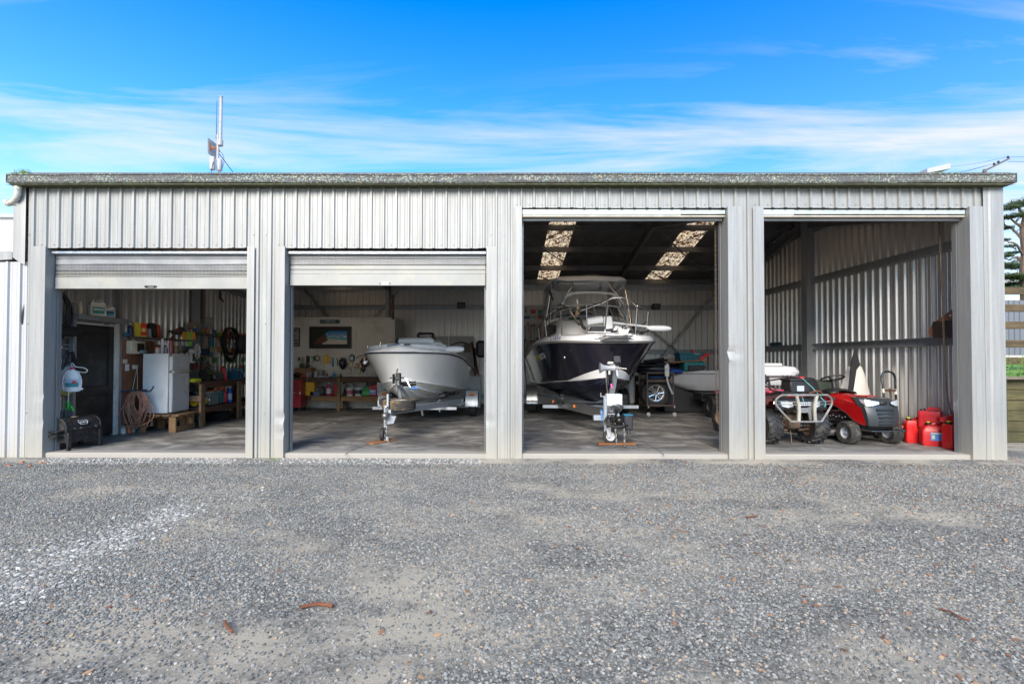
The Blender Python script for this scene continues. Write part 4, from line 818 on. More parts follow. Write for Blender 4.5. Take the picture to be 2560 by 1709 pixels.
c=onwall(375,850); bagt=thing('tool_pouch','black and red pouch standing on the shelf above the fridge','bag',(WX+.13,c.y+.1,1.86),R(70)); mb=MB(); mb.box((-.05,0,.15),(.16,.12,.3),(0,-.12,0),.03); mb.build('pouch',cm((.02,.02,.025)),bagt); mb=MB(); mb.box((.06,-.02,.14),(.07,.12,.28),(0,-.14,0),.02); mb.build('flap',cm((.36,.05,.02)),bagt)
# extension lead
EXT=mat('faded_orange_hose',(.34,.15,.09),.5,var=.3,scale=7)
ex=thing('extension_hose','faded orange hose coiled and hung on a bracket in front of the fridge side','hose',(0,0,0))
c=onwall(343,978,.35); rr=random.Random(11); mb=MB(); pts=[]
for k in range(24):
    hw=.15*rr.uniform(.55,1.15)*(1+.2*(k%3==0)); dp=rr.uniform(.42,.72); ox=rr.uniform(-.05,.05); oy=rr.uniform(-.05,.05)
    for i in range(14):
        a=PI/2+2*PI*i/14; x=math.cos(a)*hw*(1.0-.25*max(0,-math.sin(a)))+ox*(1-math.sin(a)); z=-dp/2+math.sin(a)*dp/2; pts.append((c.x+x+.05*math.sin(k),c.y+oy*(1-math.sin(a))+.015*math.sin(k*2.1),c.z+z+rr.uniform(-.01,.01)))
mb.tube(cat(pts,2),.0085,6,cap=True)
q2=[atY(pc[0],pc[1],c.y-.08) for pc in ((330,985),(305,1020),(293,1050),(300,1067),(330,1066),(360,1060),(382,1045),(383,1020),(372,1005))]; mb.tube(cat(q2,5),.0085,6); mb.build('hose_loops',EXT,ex)
mb=MB(); d0=onwall(340,976,.1); mb.tube([(WX+.03,c.y,c.z+.0),(c.x+.18,c.y,c.z+.02)],.022,8); mb.tube(cat([(c.x+.12,c.y,c.z+.0),(c.x+.25,c.y,c.z+.01),(c.x+.33,c.y-.02,c.z+.10)],3),.014,8); mb.build('hook',cm((.03,.035,.05)),ex)
# fridge on pallet timbers
FRW=mat('fridge_white',(.60,.61,.61),.35,var=.04,dirt=(.5,.5,.48),dscale=2)
fy=2.13; fr=thing('fridge','old white two door fridge with grey door fronts raised on timber pallet blocks','fridge',(-6.66,fy+.31,0),R(4))
fz0,fz1=.36,1.53
mb=MB(); mb.box((-.03,0,(fz0+fz1)/2),(.48,.58,fz1-fz0),bev=.012); mb.build('cabinet',FRW,fr)
for nm,z0,z1 in (('fridge_door',fz0+.01,fz0+.80),('freezer_door',fz0+.83,fz1)):
    mb=MB(); mb.box((.262,0,(z0+z1)/2),(.07,.60,z1-z0-.006),bev=.014); dd=mb.build(nm,mat('fridge_door_grey',(.46,.47,.48),.3,var=.04),fr)
mb=MB(); mb.box((.30,0,fz0+.815),(.03,.58,.022),bev=.003); mb.build('trim_strip',CRM,fr)
mb=MB(); mb.box((.262,-.285,fz1-.03),(.05,.03,.06),bev=.004); mb.build('hinge',cm((.03,.03,.04)),fr)
PLW=wood('pallet_pine',(.32,.19,.09),(.14,.075,.035),1,0); PLV=wood('pallet_pine_upright',(.34,.20,.09),(.15,.08,.035),1,2)
pt=thing('pallet_stand','rough timber pallet stood under the fridge','pallet',(-6.55,2.36,0),R(3))
for x,y in ((-.30,-.30),(.27,-.30),(.27,.28),(-.3,.28),(.12,.3)): mb=MB(); mb.box((x,y,.155),(.13,.05,.31),bev=.004); mb.build('upright_block',PLV,pt)
for i in range(5): mb=MB(); mb.box((-.36+i*.175,0,.332),(.14,.72,.028),bev=.003); mb.build('deck_board',PLW,pt)
mb=MB(); mb.box((.33,0,.06),(.03,.66,.10),bev=.003); mb.build('side_rail',PLW,pt)
for y in (-.2,.2): mb=MB(); mb.box((0,y,.29),(.78,.04,.05),bev=.003); mb.build('bearer',PLW,pt)
for i,(px,col,h,r_,lb,cp) in enumerate((((394),(.55,.45,.40),.14,.045,'small white tub with red lid on top of the fridge',(.6,.03,.03)),(405,(.62,.6,.6),.30,.033,'tall white paper roll standing on top of the fridge',(.6,.6,.6)),(415,(.2,.22,.25),.13,.03,'short dark spray can on top of the fridge',(.3,.3,.3)),(420,(.6,.62,.66),.26,.035,'white aerosol can on top of the fridge',(.55,.6,.65)),(427,(.35,.10,.08),.26,.035,'red and white aerosol can on top of the fridge',(.55,.03,.05)),(440,(.10,.06,.03),.16,.05,'brown glass jar at the far edge of the fridge top',(.15,.1,.05)))):
    c=atY(px,880,2.35+.05*(i%2)); t=thing('spray_can' if 'can' in lb else 'jar',lb,'can' if 'can' in lb else 'jar',(c.x,2.35+.06*(i%2),fz1)); mb=MB(); mb.lathe([(r_,0),(r_,h*.82),(r_*.8,h*.86)],14); mb.build('body',cm(col),t); mb=MB(); mb.lathe([(r_*.82,h*.86),(r_*.82,h)],12); mb.build('cap',cm(cp),t)
c=atY(365,880,2.4); boxy('plastic_packet','crumpled blue and white packet on the near end of the fridge top','packet',(c.x-.05,2.3,fz1),(.24,.16,.07),(.20,.30,.36),bev=.03)
# things on the floor below the plywood
for i,(px,col,lb) in enumerate(((311,(.5,.5,.48),'white paint pot at the foot of the plywood'),(325,(.65,.17,.06),'orange paint tin at the foot of the plywood'),(334,(.45,.47,.47),'grey tin right of the orange paint tin'),(346,(.03,.06,.2),'dark blue lidded tin beside the pallet'))):
    c=atX(px,1075,WX+.12); t=thing('paint_tin',lb,'tin',(WX+.1,c.y,0)); mb=MB(); mb.lathe([(.045,0),(.045,.13),(.048,.135)],14); mb.build('body',cm(col),t); mb=MB(); mb.lathe([(.043,.136),(.040,.142)],14); mb.build('lid',cm(tuple(x*.8 for x in col)),t)
# ---- workbench along the left wall
WB=wood('dark_bench_timber',(.14,.065,.035),(.05,.025,.015),1,1); WBP=wood('bench_post_timber',(.30,.185,.10),(.12,.07,.04),1,2)
BX0,BX1,BY0,BY1,BZ=WX+.02,-6.22,2.85,6.0,.94
wbn=thing('wall_workbench','dark timber workbench with lower shelf running along the left wall behind the fridge','workbench',(0,0,0))
for i in range(4):
    xx=BX0+(BX1-BX0)*(i+.5)/4; mb=MB(); mb.box((xx,(BY0+BY1)/2,BZ-.02),((BX1-BX0)/4-.006,BY1-BY0,.04),bev=.004); mb.build('top_board',WB,wbn)
for i in range(3):
    xx=BX0+(BX1-BX0)*(i+.5)/3; mb=MB(); mb.box((xx,(BY0+BY1)/2,.38),((BX1-BX0)/3-.01,BY1-BY0,.03),bev=.004); mb.build('shelf_board',WB,wbn)
mb=MB(); mb.box((BX1-.02,(BY0+BY1)/2,BZ-.085),(.045,BY1-BY0,.09),bev=.004); mb.build('front_rail',WB,wbn); mb=MB(); mb.box((BX1-.02,(BY0+BY1)/2,.33),(.045,BY1-BY0,.09),bev=.004); mb.build('front_rail',WB,wbn)
for y in (2.88,4.35,4.75,5.9):
    for x in (BX1+.03,BX0+.08): mb=MB(); mb.box((x,y,BZ/2-.02),(.05,.15,BZ-.05),bev=.005); mb.build('leg',WBP,wbn)
mb=MB(); mb.box((BX1-.2,2.80,.60),(.55,.04,.12),bev=.005); mb.build('end_rail',WBP,wbn)
def onb(px,py=950,x=-6.55): c=atX(px,py,x); return c.y
S=.41
cr2=thing('lidded_crate','grey plastic tote with clear lid on the lower bench shelf','crate',(-6.42,3.45,S)); mb=MB(); mb.box((0,0,.13),(.30,.40,.26),bev=.02); mb.build('tote',cm((.12,.16,.17),.4),cr2); mb=MB(); mb.box((0,0,.28),(.33,.43,.035),bev=.01); mb.build('lid',cm((.22,.28,.28),.35),cr2); mb=MB(); mb.tube(cat([(.14,-.2,.30),(.16,0,.33),(.14,.2,.30)],4),.01,6); mb.build('orange_handle',cm((.75,.13,.02)),cr2)
boxy('teal_box','teal slim case on the lower bench shelf right of the grey tote','case',(-6.40,3.86,S),(.16,.14,.30),(.01,.16,.17),bev=.015)
bottle('red_bottle','red plastic bottle on the lower bench shelf beside the teal case',(-6.38,4.05,S),.34,.06,(.5,.02,.04),(.6,.1,.02))
boxy('orange_float','orange foam wedge propped behind the grey tote','float',(-6.5,3.9,S+.02),(.08,.05,.46),(.75,.10,.02),rot=(0,.35,0),bev=.02)
t=thing('blue_canister','blue spray canister with white label near the bench leg','canister',(-6.36,4.24,S)); mb=MB(); mb.lathe([(.055,0),(.055,.3),(.04,.33)],14); mb.build('body',cm((.01,.06,.35)),t); mb=MB(); mb.lathe([(.0565,.06),(.0565,.2)],14,cap=False); mb.build('label',cm((.4,.45,.55)),t); mb=MB(); mb.lathe([(.03,.33),(.03,.37)],12); mb.build('cap',cm((.5,.55,.6)),t)
gt=thing('yellow_grinder','yellow and chrome electric winch on the lower bench shelf','winch',(-6.38,3.06,S)); mb=MB(); mb.cyl((-.02,-.12,.10),(-.02,.10,.10),.085,n=16); mb.build('motor',cm((.65,.42,.01)),gt); mb=MB(); mb.cyl((.03,.10,.12),(.03,.13,.12),.12,n=18); mb.tube([(.06+.02,.15+.0*0,.12+.1*math.sin(a)) if False else (.03+.11*math.cos(a),.16,.12+.11*math.sin(a)) for a in [i*PI/8 for i in range(16)]],.012,6,closed=True); mb.build('guard',mat('chrome',(.75,.75,.76),.12,1.,var=.02),gt); mb=MB(); mb.box((0,0,.012),(.2,.3,.024)); mb.build('base',BLK,gt)
boxy('black_tool_heap','black machine case at the back of the lower bench shelf','case',(-6.8,3.1,S),(.35,.5,.30),(.015,.015,.018),bev=.04)
t=thing('black_basin','wide black round basin on the floor under the workbench','basin',(-6.5,4.0,0)); mb=MB(); mb.lathe([(.24,0),(.31,.17),(.33,.17),(.32,.185),(.25,.03)],22); mb.build('body',cm((.012,.012,.014)),t)
# on the bench top
T_=BZ+.002
boxy('yellow_box','small yellow carton on the near end of the dark workbench','carton',(-6.35,onb(470,949,-6.35)+.25,T_),(.10,.24,.07),(.50,.48,.02))
def machine(name,label,loc,col,s_=1,col2=(.02,.02,.02),rz=0):
    t=thing(name,label,'power tool',loc,rz); mb=MB(); mb.box((0,0,.012*s_),(.22*s_,.30*s_,.024*s_),bev=.004); mb.build('base',cm(col2),t); mb=MB(); mb.cyl((0,-.1*s_,.15*s_),(0,.1*s_,.15*s_),.075*s_,n=14); mb.box((0,.02,.07*s_),(.08*s_,.1*s_,.1*s_),bev=.01); mb.build('motor',cm(col),t); mb=MB(); mb.lathe([(.09*s_,-.02),(.09*s_,.02)],16,(0,-.15*s_,.15*s_),'Y'); mb.tube(cat([(0,.1*s_,.2*s_),(0,0,.27*s_),(0,-.12*s_,.24*s_)],4),.014*s_,6); mb.build('wheel_and_grip',cm(col2),t)
machine('bench_grinder','dark green bench grinder on the dark workbench',(-6.45,3.5,T_),(.05,.06,.02),1.1); machine('drill_press_head','black bench tool with steel parts on the dark workbench',(-6.6,3.85,T_),(.04,.04,.045),1.3,rz=.5)
machine('battery_drill','small grey power tool at the front of the dark workbench',(-6.35,3.75,T_),(.12,.12,.13),.7,rz=1)
t=thing('red_torches','two red tubes leaning together on the dark workbench','tube',(-6.35,4.02,T_)); 
for dx in (0,.06): mb=MB(); mb.tube([(0,dx,0),(-.02,dx-.06,.27)],.022,10); mb.build('tube',cm((.55,.03,.05)),t)
t=thing('blue_crate','small blue slotted crate on the dark workbench','crate',(-6.36,4.45,T_),0); mb=MB(); 
for z in (.02,.08,.14,.20,.25): mb.box((.12,0,z),(.012,.34,.03)); mb.box((0,-.165,z),(.24,.012,.03))
for y in (-.16,-.05,.06,.16): mb.box((.12,y,.13),(.014,.02,.26))
mb.build('slatted_side',cm((.01,.12,.22)),t); mb=MB(); mb.box((0,0,.1),(.20,.30,.2)); mb.build('contents',BLK,t)
rr=random.Random(31)
clut=[(.30,.03,.02),(.02,.02,.02),(.45,.2,.02),(.25,.25,.25),(.02,.1,.3),(.5,.5,.48),(.03,.25,.05),(.4,.35,.1)]
kinds=('steel clamp','small jar','cloth bundle','spray tin','plastic pot','hand tool')
for i in range(9):
    y=4.6+i*.14; c_=clut[i%8]; h=rr.uniform(.08,.24); lb='%s number' 
    nm=('jar','tin','pot')[i%3]; cn={0:'dark red',1:'black',2:'orange',3:'grey',4:'blue',5:'white',6:'green',7:'mustard'}[i%8]
    pos=('nearest the blue crate','just past the blue crate','third along past the blue crate','near the bench middle','right of the bench middle','by the wall posts','close to the far end','second from the far end','at the far end')[i]
    t=thing(nm,'%s %s on the dark workbench, %s'%(cn,nm,pos),nm,(-6.40+rr.uniform(-.05,.08),y,T_)); mb=MB(); mb.lathe([(.04,0),(.045,h*.8),(.03,h*.85)],12); mb.build('body',cm(c_),t); mb=MB(); mb.lathe([(.036,h*.85),(.036,h)],12); mb.build('lid',cm(clut[(i+3)%8]),t)
# ---- clutter hung on the left wall above the bench
def wallthing(px,py,off=.1): c=atX(px,py,WX+off); return c
c=wallthing(487,690); 
c0_=wallthing(475,805); c1_=wallthing(512,825); mb=MB(); mb.bb(WX+.03,WX+.06,c0_.y,c1_.y,c1_.z,c0_.z,.003); tag(mb.build('chipboard_square',mat('particle_board',(.30,.22,.15),.8,var=.2,scale=30)),'square of brown chipboard hung high over the workbench','board')
c0_=wallthing(508,790); c1_=wallthing(537,823); mb=MB(); mb.bb(WX+.02,WX+.05,c0_.y,c1_.y,c1_.z,c0_.z,.003); tag(mb.build('plaster_square',mat('grey_board',(.36,.36,.35),.8)),'square of pale grey board hung right of the chipboard square','board')
c0_=wallthing(430,825); c1_=wallthing(530,832); mb=MB(); mb.bb(WX+.02,WX+.2,c0_.y,c1_.y,c0_.z-.04,c0_.z,.003); sh2=tag(mb.build('high_shelf',wood('grey_shelf_board',(.22,.18,.15),(.10,.08,.07),1,1)),'grey timber shelf with gloves hanging from it over the workbench','shelf')
for i,(px,col,lb) in enumerate(((461,(.70,.30,.01),'orange rubber glove hanging from the high shelf'),(472,(.25,.60,.10),'lime green glove hanging lowest from the high shelf'),(481,(.75,.36,.01),'yellow-orange rag draped at the right of the green glove'))):
    c=wallthing(px,830,.22); mb=MB(); h=(.2,.33,.17)[i]
    for k in range(5): mb.tube(cat([(0,(k-2)*.022,0),(.01,(k-2)*.030+.01,-h*.5),(.015,(k-2)*.036+rnd(-.01,.01),-h*rnd(.85,1.05))],3),[.020,.019,.018,.017,.016,.013,.008],6)
    mb.box((0,0,-.04),(.04,.13,.1),bev=.015); tag(mb.build('rubber_glove',cm(col),None,(c.x,c.y,c.z)),lb,'glove')
# bags and lamps beside gloves
c=wallthing(432,845,.2); mb=MB(); mb.lathe([(.012,.12),(.03,.08),(.07,.02),(.075,0)],14,(0,0,0)); mb.tube(cat([(0,0,.12),(0,-.06,.2),(0,-.16,.14),(0,-.2,.02)],4),.008,6); tag(mb.build('clamp_lamp',cm((.08,.03,.02)),None,(c.x,c.y,c.z-.05)),'small dark clamp lamp hanging left of the gloves','lamp')
c=wallthing(451,850,.2); mb=MB(); mb.loft([[(.0,-.06*w_,z),(.02*w_,0,z),(0,.06*w_,z),(-.02*w_,0,z)] for w_,z in ((.3,0),(.6,-.04),(1,-.14),(1.05,-.22),(.8,-.24))]); tag(mb.build('plastic_bag',cm((.35,.32,.32),.25),None,tuple(c)),'clear plastic bag of bits hanging left of the orange glove','bag')
# fan
c=wallthing(493,878,.45); fan=thing('desk_fan','white desk fan with wire cage over the workbench','fan',(c.x,c.y,c.z),R(20)); mb=MB()
for r_ in (.05,.09,.13,.165): 
    for x in ((.05,) if r_<.16 else (.0,)): mb.tube([(x*(1-r_/.2)+.02,math.cos(a)*r_,math.sin(a)*r_) for a in [2*PI*i/24 for i in range(24)]],.003,4,closed=True)
for i in range(20): a=2*PI*i/20; mb.tube([(.06,0,0),(.05,math.cos(a)*.09,math.sin(a)*.09),(.0,math.cos(a)*.168,math.sin(a)*.168),(-.06,math.cos(a)*.1,math.sin(a)*.1)],.0018,4)
mb.tube([(0,math.cos(a)*.168,math.sin(a)*.168) for a in [2*PI*i/28 for i in range(28)]],.008,6,closed=True); mb.build('cage',WHT,fan)
mb=MB(); 
for i in range(3): a=2*PI*i/3; mb.box((.01,math.cos(a)*.07,math.sin(a)*.07),(.006,.11,.07),(a,0.3,0))
mb.build('blade',cm((.30,.32,.34),.3),fan); mb=MB(); mb.cyl((-.16,0,0),(-.05,0,0),.055,n=14); mb.tube([(-.12,0,-.05),(-.12,-.01,-.22)],.03,8); mb.lathe([(.09,-.26),(.08,-.23),(.03,-.21)],14,(-.12,0,0)); mb.build('motor_and_stand',WHT,fan)
# tool strip (pliers)
t0=wallthing(470,908,.1); t1=wallthing(520,912,.1); rk=tag(MB().box(((t0.x),(t0.y+t1.y)/2,t0.z),(.03,t1.y-t0.y+.1,.04)).build('tool_rail',WB),'dark rail fixed over the workbench with pliers hanging from it','rack')
def pliers(c,col,lb,s_=1,grp=None):
    t=thing('pliers',lb,'pliers',tuple(c),0,grp); mb=MB()
    for sg in (-1,1): mb.tube(cat([(0,sg*.006*s_,0),(0,sg*.03*s_,-.05*s_),(0,sg*.022*s_,-.11*s_)],3),.008*s_,6)
    mb.build('grips',cm(col),t); mb=MB(); mb.prism([(-.012*s_,-.005),(.012*s_,-.005),(.006*s_,.06*s_),(-.006*s_,.06*s_)],-.005,.005,'X'); mb.build('jaws',mat('tool_steel',(.3,.3,.31),.35,.9),t); return t
n_=9
for i in range(n_):
    y=t0.y+(t1.y-t0.y)*i/(n_-1); red=i%3!=1
    pliers((t0.x+.03,y,t0.z-.02),(.45,.02,.02) if red else (.02,.02,.03),'%s-handled pliers, %s from the fridge end of the dark rail over the workbench'%('red' if red else 'black',ORD[i]),rnd(.9,1.3),'pliers on the dark rail')
boxy('blue_case','dark blue tool case on a small shelf above the workbench','case',(WX+.14,4.15,1.52),(.2,.42,.15),(.01,.03,.08),bev=.02)
mb=MB(); mb.bb(WX+.02,WX+.26,3.85,4.5,1.48,1.515,.002); tag(mb.build('small_shelf',PLW),'short timber shelf under the dark blue tool case','shelf')
for i,(px0,py0_,px1,py1_,col,lb) in enumerate(((527,843,534,890,(.05,.22,.38),'narrow blue poster strip on the wall beyond the fan'),(541,846,549,892,(.62,.63,.62),'white spirit level standing on the wall beyond the fan'),(513,840,520,870,(.40,.30,.2),'pale wood offcut hung behind the fan'),(552,837,558,851,(.1,.6,.05),'bright green tag pinned on the wall near the black hose'),(553,855,557,865,(.6,.05,.1),'small red packet hung under the green tag'))):
    a_=wallthing(px0,py0_,.08); b_=wallthing(px1,py1_,.08); mb=MB(); mb.bb(WX+.05,WX+.075,a_.y,b_.y,b_.z,a_.z,.002); tag(mb.build(('poster','spirit_level','offcut','tag','packet')[i],cm(col)),lb,('poster','level','wood','tag','packet')[i])
c=wallthing(577,850,.2); coil('black_hose_loop','thick black hose hung in a big loop at the far end of the left wall','hose',(c.x,c.y,c.z),.32,6,.028,HOSE,'X',.15,.2)
boxy('dust_bag','dark baggy dust collector hanging inside the black hose loop','bag',(c.x+.02,c.y+.5,c.z-.35),(.2,.35,.5),(.03,.03,.035),bev=.08)
c=wallthing(549,745,.15); mb=MB(); mb.tube([(0,0,.2),(0,.02,0),(0,.15,-.06),(0,.2,-.08)],[.02,.03,.02,.01],6); mb.tube([(0,.02,0),(0,.08,.12)],.012,5); tag(mb.build('wall_hook',BLK,None,tuple(c)),'black hook bracket high on the left wall near the pillar','hook')
mb=MB()
for dy in (0,.07): mb.cyl((WX+.06,5.05+dy,.95),(WX+.06,5.05+dy,3.2),.014,n=8)
tag(mb.build('conduit_pair',cm((.45,.43,.40))),'pair of pale conduits running up the wall beyond the fan','conduit')
mb=MB(); mb.bb(WX+.02,WX+.1,4.3,4.42,2.4,3.25,.003); tag(mb.build('timber_upright',wood('reddish_stud',(.22,.10,.05),(.1,.04,.02),1,2)),'reddish timber upright above the grey board','timber')
rr=random.Random(77)
small=[('spanner',(.35,.35,.36)),('screwdriver',(.5,.28,.02)),('screwdriver',(.5,.03,.02)),('hand_saw',(.30,.30,.31)),('hammer',(.18,.09,.04)),('chisel',(.6,.45,.05)),('spanner',(.25,.25,.26)),('file_tool',(.05,.05,.06))]
ROWS=[('top',1.93,18,4.9),('second',1.70,20,4.7),('third',1.48,22,3.95),('bottom',1.24,22,3.7)]
CN={0:('grey',(.33,.33,.34)),1:('red-handled',(.45,.04,.02)),2:('black',(.02,.02,.022)),3:('tan',(.38,.29,.14)),4:('pale steel',(.5,.5,.49)),5:('orange',(.55,.18,.02)),6:('green',(.04,.22,.07)),7:('blue',(.02,.10,.28))}
for rw_,(rn,z0_,cnt,ya) in enumerate(ROWS):
    for i in range(cnt):
        y=ya+(7.3-ya)*i/cnt+rr.uniform(-.03,.03); z=z0_+rr.uniform(-.03,.03); nm=small[(i*3+rw_)%8][0]; cn_,c_=CN[(i*5+rw_*3+i//3)%8]; l_=rr.uniform(.10,.22)
        mb=MB(); mb.tube([(0,0,0),(0,rr.uniform(-.02,.02),-l_*.5),(0,rr.uniform(-.03,.03),-l_)],[.012,.018,.009],6); mb.box((0,0,.01),(.02,rr.uniform(.03,.09),.035),bev=.005)
        if i%3==0: mb.box((.02,0,-.06),(.035,rr.uniform(.08,.15),rr.uniform(.08,.15)),bev=.01)
        tag(mb.build(nm,cm(c_),None,(WX+.1,y,z)),'%s %s, %s along the %s row of tools on the left wall'%(cn_,nm.replace('_',' ').replace(' tool',''),ORD[i],rn),'tool','tools hung in rows on the far left wall')

# small stock on the high shelf and on a second narrow shelf above the bench
mb=MB(); mb.bb(WX+.02,WX+.16,3.35,6.9,1.985,2.01,.003); tag(mb.build('top_shelf',wood('grey_shelf_board',(.22,.18,.15),(.10,.08,.07),1,1)),'long narrow grey shelf above the rows of hanging tools on the left wall','shelf')
STK=[('red','tin',(.42,.03,.02)),('white','bottle',(.55,.55,.53)),('yellow','tin',(.55,.42,.03)),('black','jar',(.02,.02,.02)),('blue','bottle',(.02,.10,.35)),('orange','tub',(.60,.18,.02)),('grey','tin',(.25,.25,.25)),('green','bottle',(.03,.25,.06))]
for i in range(22):
    cn_,nm,c_=STK[(i*3+i//8)%8]; y=3.45+i*.157; h=.10+.10*((i*7)%5)/4; r_=.038+.012*((i*3)%3)
    t=thing(nm,'%s %s, %s along the long narrow shelf high on the left wall'%(cn_,nm,ORD[i]),nm,(WX+.09,y,2.011),0,'stock along the narrow high shelf'); mb=MB(); mb.lathe([(r_,0),(r_,h*.8),(r_*.6,h*.86)],12); mb.build('body',cm(c_),t); mb=MB(); mb.lathe([(r_*.62,h*.86),(r_*.62,h)],10); mb.build('cap',cm(STK[(i+5)%8][2]),t)
# ================================================================ BAY 2
RY=7.0; WP=mat('chalky_white_wall',(.62,.59,.53),.8,var=.06,scale=2,dirt=(.42,.37,.30),dscale=1.2,bmp=.15,bscale=9)
RX0,RX1=-6.45,atY(987,900,RY).x; RZ=atY(850,796,RY).z
room=thing('white_lined_room','white lined storeroom boxed into the back left corner of the shed','room',(0,0,0))
for i in range(3):
    xa=RX0+(RX1-RX0)*i/3; xb=RX0+(RX1-RX0)*(i+1)/3; mb=MB(); mb.bb(xa+.002,xb-.002,RY,RY+.012,.06,1.35,.001); mb.build('wall_panel',WP,room); mb=MB(); mb.bb(xa+.002,xb-.002,RY,RY+.012,1.354,RZ,.001); mb.build('wall_panel',WP,room)
mb=MB(); mb.bb(RX1-.06,RX1,RY+.014,BACK-.2,.06,RZ-.0,.002); mb.build('side_wall',WP,room)
mb=MB(); mb.bb(RX0,RX1+.01,RY-.02,BACK-.2,RZ+.003,RZ+.04,.002); mb.build('ceiling_panel',WP,room)
mb=MB(); mb.bb(RX1+.002,RX1+.02,RY+.5,RY+1.15,1.0,RZ-.5,.001); mb.build('dark_window',cm((.05,.06,.06),.2),room)
mb=MB(); mb.bb(RX0,RX1,RY-.03,RY+.0,0,.06,.006); mb.build('footing',mat('flaking_render',(.40,.38,.35),.9,dirt=(.1,.08,.07),dscale=6),room)
mb=MB(); mb.bb(RX1-.09,RX1-.02,RY-.02,RY-.004,RZ-.02,RZ+.7,.002); mb.build('corner_post',wood('reddish_stud',(.22,.10,.05),(.1,.04,.02),1,2),room)
def onr(px,py,dy=.01): return atY(px,py,RY-dy)
def rect(px0,py0,px1,py1,dy): a=onr(px0,py0,dy);b=onr(px1,py1,dy); return a,b
# framed beach picture
a,b=rect(773,816,878,871,.05); cx,cz=(a.x+b.x)/2,(a.z+b.z)/2; w_,h=b.x-a.x,a.z-b.z
bp=thing('beach_picture','wide framed beach photograph with black mount on the white wall','picture',(cx,RY-.03,cz))
mb=MB(); 
for d_ in (((0,0,h/2-.02),(w_,.03,.04)),((0,0,-h/2+.02),(w_,.03,.04)),((-w_/2+.02,0,0),(.04,.03,h-.082)),((w_/2-.02,0,0),(.04,.03,h-.082))): mb.box(d_[0],d_[1],bev=.003)
mb.build('frame',mat('dark_frame',(.02,.012,.01),.3),bp)
mb=MB(); mb.box((0,.006,0),(w_-.08,.008,h-.08)); mb.build('mount',cm((.008,.008,.009),.5),bp)
def beach():
    m,nt,bs,tc=newmat('beach_print'); g=tc.outputs['Generated']; s_=nt.nodes.new('ShaderNodeSeparateXYZ'); nt.links.new(g,s_.inputs[0]); X_,Z_=s_.outputs[0],s_.outputs[2]
    n1=noise(nt,g,6,6,.6); n2=noise(nt,g,9,6,.7,(1,1,2.4)); n3=noise(nt,g,30,4,.7)
    sky_=mix(nt,Z_,(.10,.38,.55),(.01,.16,.42)); sky_=mix(nt,mth('MULTIPLY',ramp(nt,n2,[(.45,0.),(.58,1.)]),ramp(nt,Z_,[(.5,1.),(.9,0.)]),nt=nt),sky_,(.62,.62,.6))
    sea=mix(nt,ramp(nt,n3,[(.4,0.),(.7,.4)]),(.02,.30,.34),(.10,.45,.45)); c=mix(nt,ramp(nt,Z_,[(.47,0.),(.49,1.)]),sea,sky_)
    sandk=mth('ADD',Z_,mth('MULTIPLY',X_,.22,nt=nt),nt=nt); c=mix(nt,ramp(nt,sandk,[(.50,1.),(.53,0.)]),c,(.55,.50,.42))
    rk_=mth('ADD',mth('ADD',mth('MULTIPLY',X_,1.25,nt=nt),mth('MULTIPLY',mth('SUBTRACT',Z_,.35,nt=nt),-.15,nt=nt),nt=nt),mth('MULTIPLY',n1,.30,nt=nt),nt=nt)
    rz_=mth('ABSOLUTE',mth('SUBTRACT',Z_,.35,nt=nt),nt=nt); kk=mth('ADD',rk_,mth('MULTIPLY',rz_,.35,nt=nt),nt=nt)
    c=mix(nt,ramp(nt,kk,[(.66,1.),(.69,0.)]),c,mix(nt,n3,(.05,.018,.012),(.20,.065,.04)))
    kf=mth('ADD',mth('SUBTRACT',mth('MULTIPLY',X_,1.1,nt=nt),mth('MULTIPLY',Z_,.55,nt=nt),nt=nt),mth('MULTIPLY',n1,.25,nt=nt),nt=nt)
    c=mix(nt,ramp(nt,kf,[(.04,1.),(.07,0.)]),c,(.015,.03,.008)); nt.links.new(c,bs.inputs['Base Color']); bs.inputs['Roughness'].default_value=.25; return m
mb=MB(); mb.box((.0,-.002,0),(w_*.79,.006,h*.60)); mb.build('print',beach(),bp)
a,b=rect(700,819,749,866,.04); cx,cz=(a.x+b.x)/2,(a.z+b.z)/2; w_,h=b.x-a.x,a.z-b.z
ws=thing('bar_mirror_print','brown framed printed sign in grey lettering partly hidden by the door pillar','picture',(cx,RY-.03,cz))
mb=MB()
for d_ in (((0,0,h/2-.015),(w_,.03,.03)),((0,0,-h/2+.015),(w_,.03,.03)),((-w_/2+.015,0,0),(.03,.03,h-.062)),((w_/2-.015,0,0),(.03,.03,h-.062))): mb.box(d_[0],d_[1],bev=.003)
mb.build('frame',wood('brown_frame',(.14,.05,.025),(.06,.02,.01),1,0),ws); mb=MB(); mb.box((0,.004,0),(w_-.06,.006,h-.06)); mb.build('panel',cm((.32,.33,.28),.3),ws)
GI=cm((.05,.05,.04)); 
mb=MB()
for z,wd,hh in ((.17,.24,.035),(.13,.12,.02),(-.03,.26,.012),(-.055,.16,.012),(-.09,.3,.03),(-.12,.12,.01),(-.17,.32,.04)): mb.box((.06,-.0005,z*h/.5),(wd*w_/.5,.002,hh*h/.5))
mb.tube([(.06+math.cos(t)*.12*w_/.5,0,.05+math.sin(t)*.05) for t in [i*PI/12 for i in range(24)]],.006,4,closed=True); mb.box((.06,-.0005,.05),(.14*w_/.5,.002,.05)); mb.build('printed_ornament',GI,ws)
a,b=rect(799,799,849,808,.03); cx,cz=(a.x+b.x)/2,(a.z+b.z)/2; w_,h=b.x-a.x,a.z-b.z
st=thing('street_sign','dark green street name sign reading RABBITOHS at the top of the white wall','sign',(cx,RY-.02,cz))
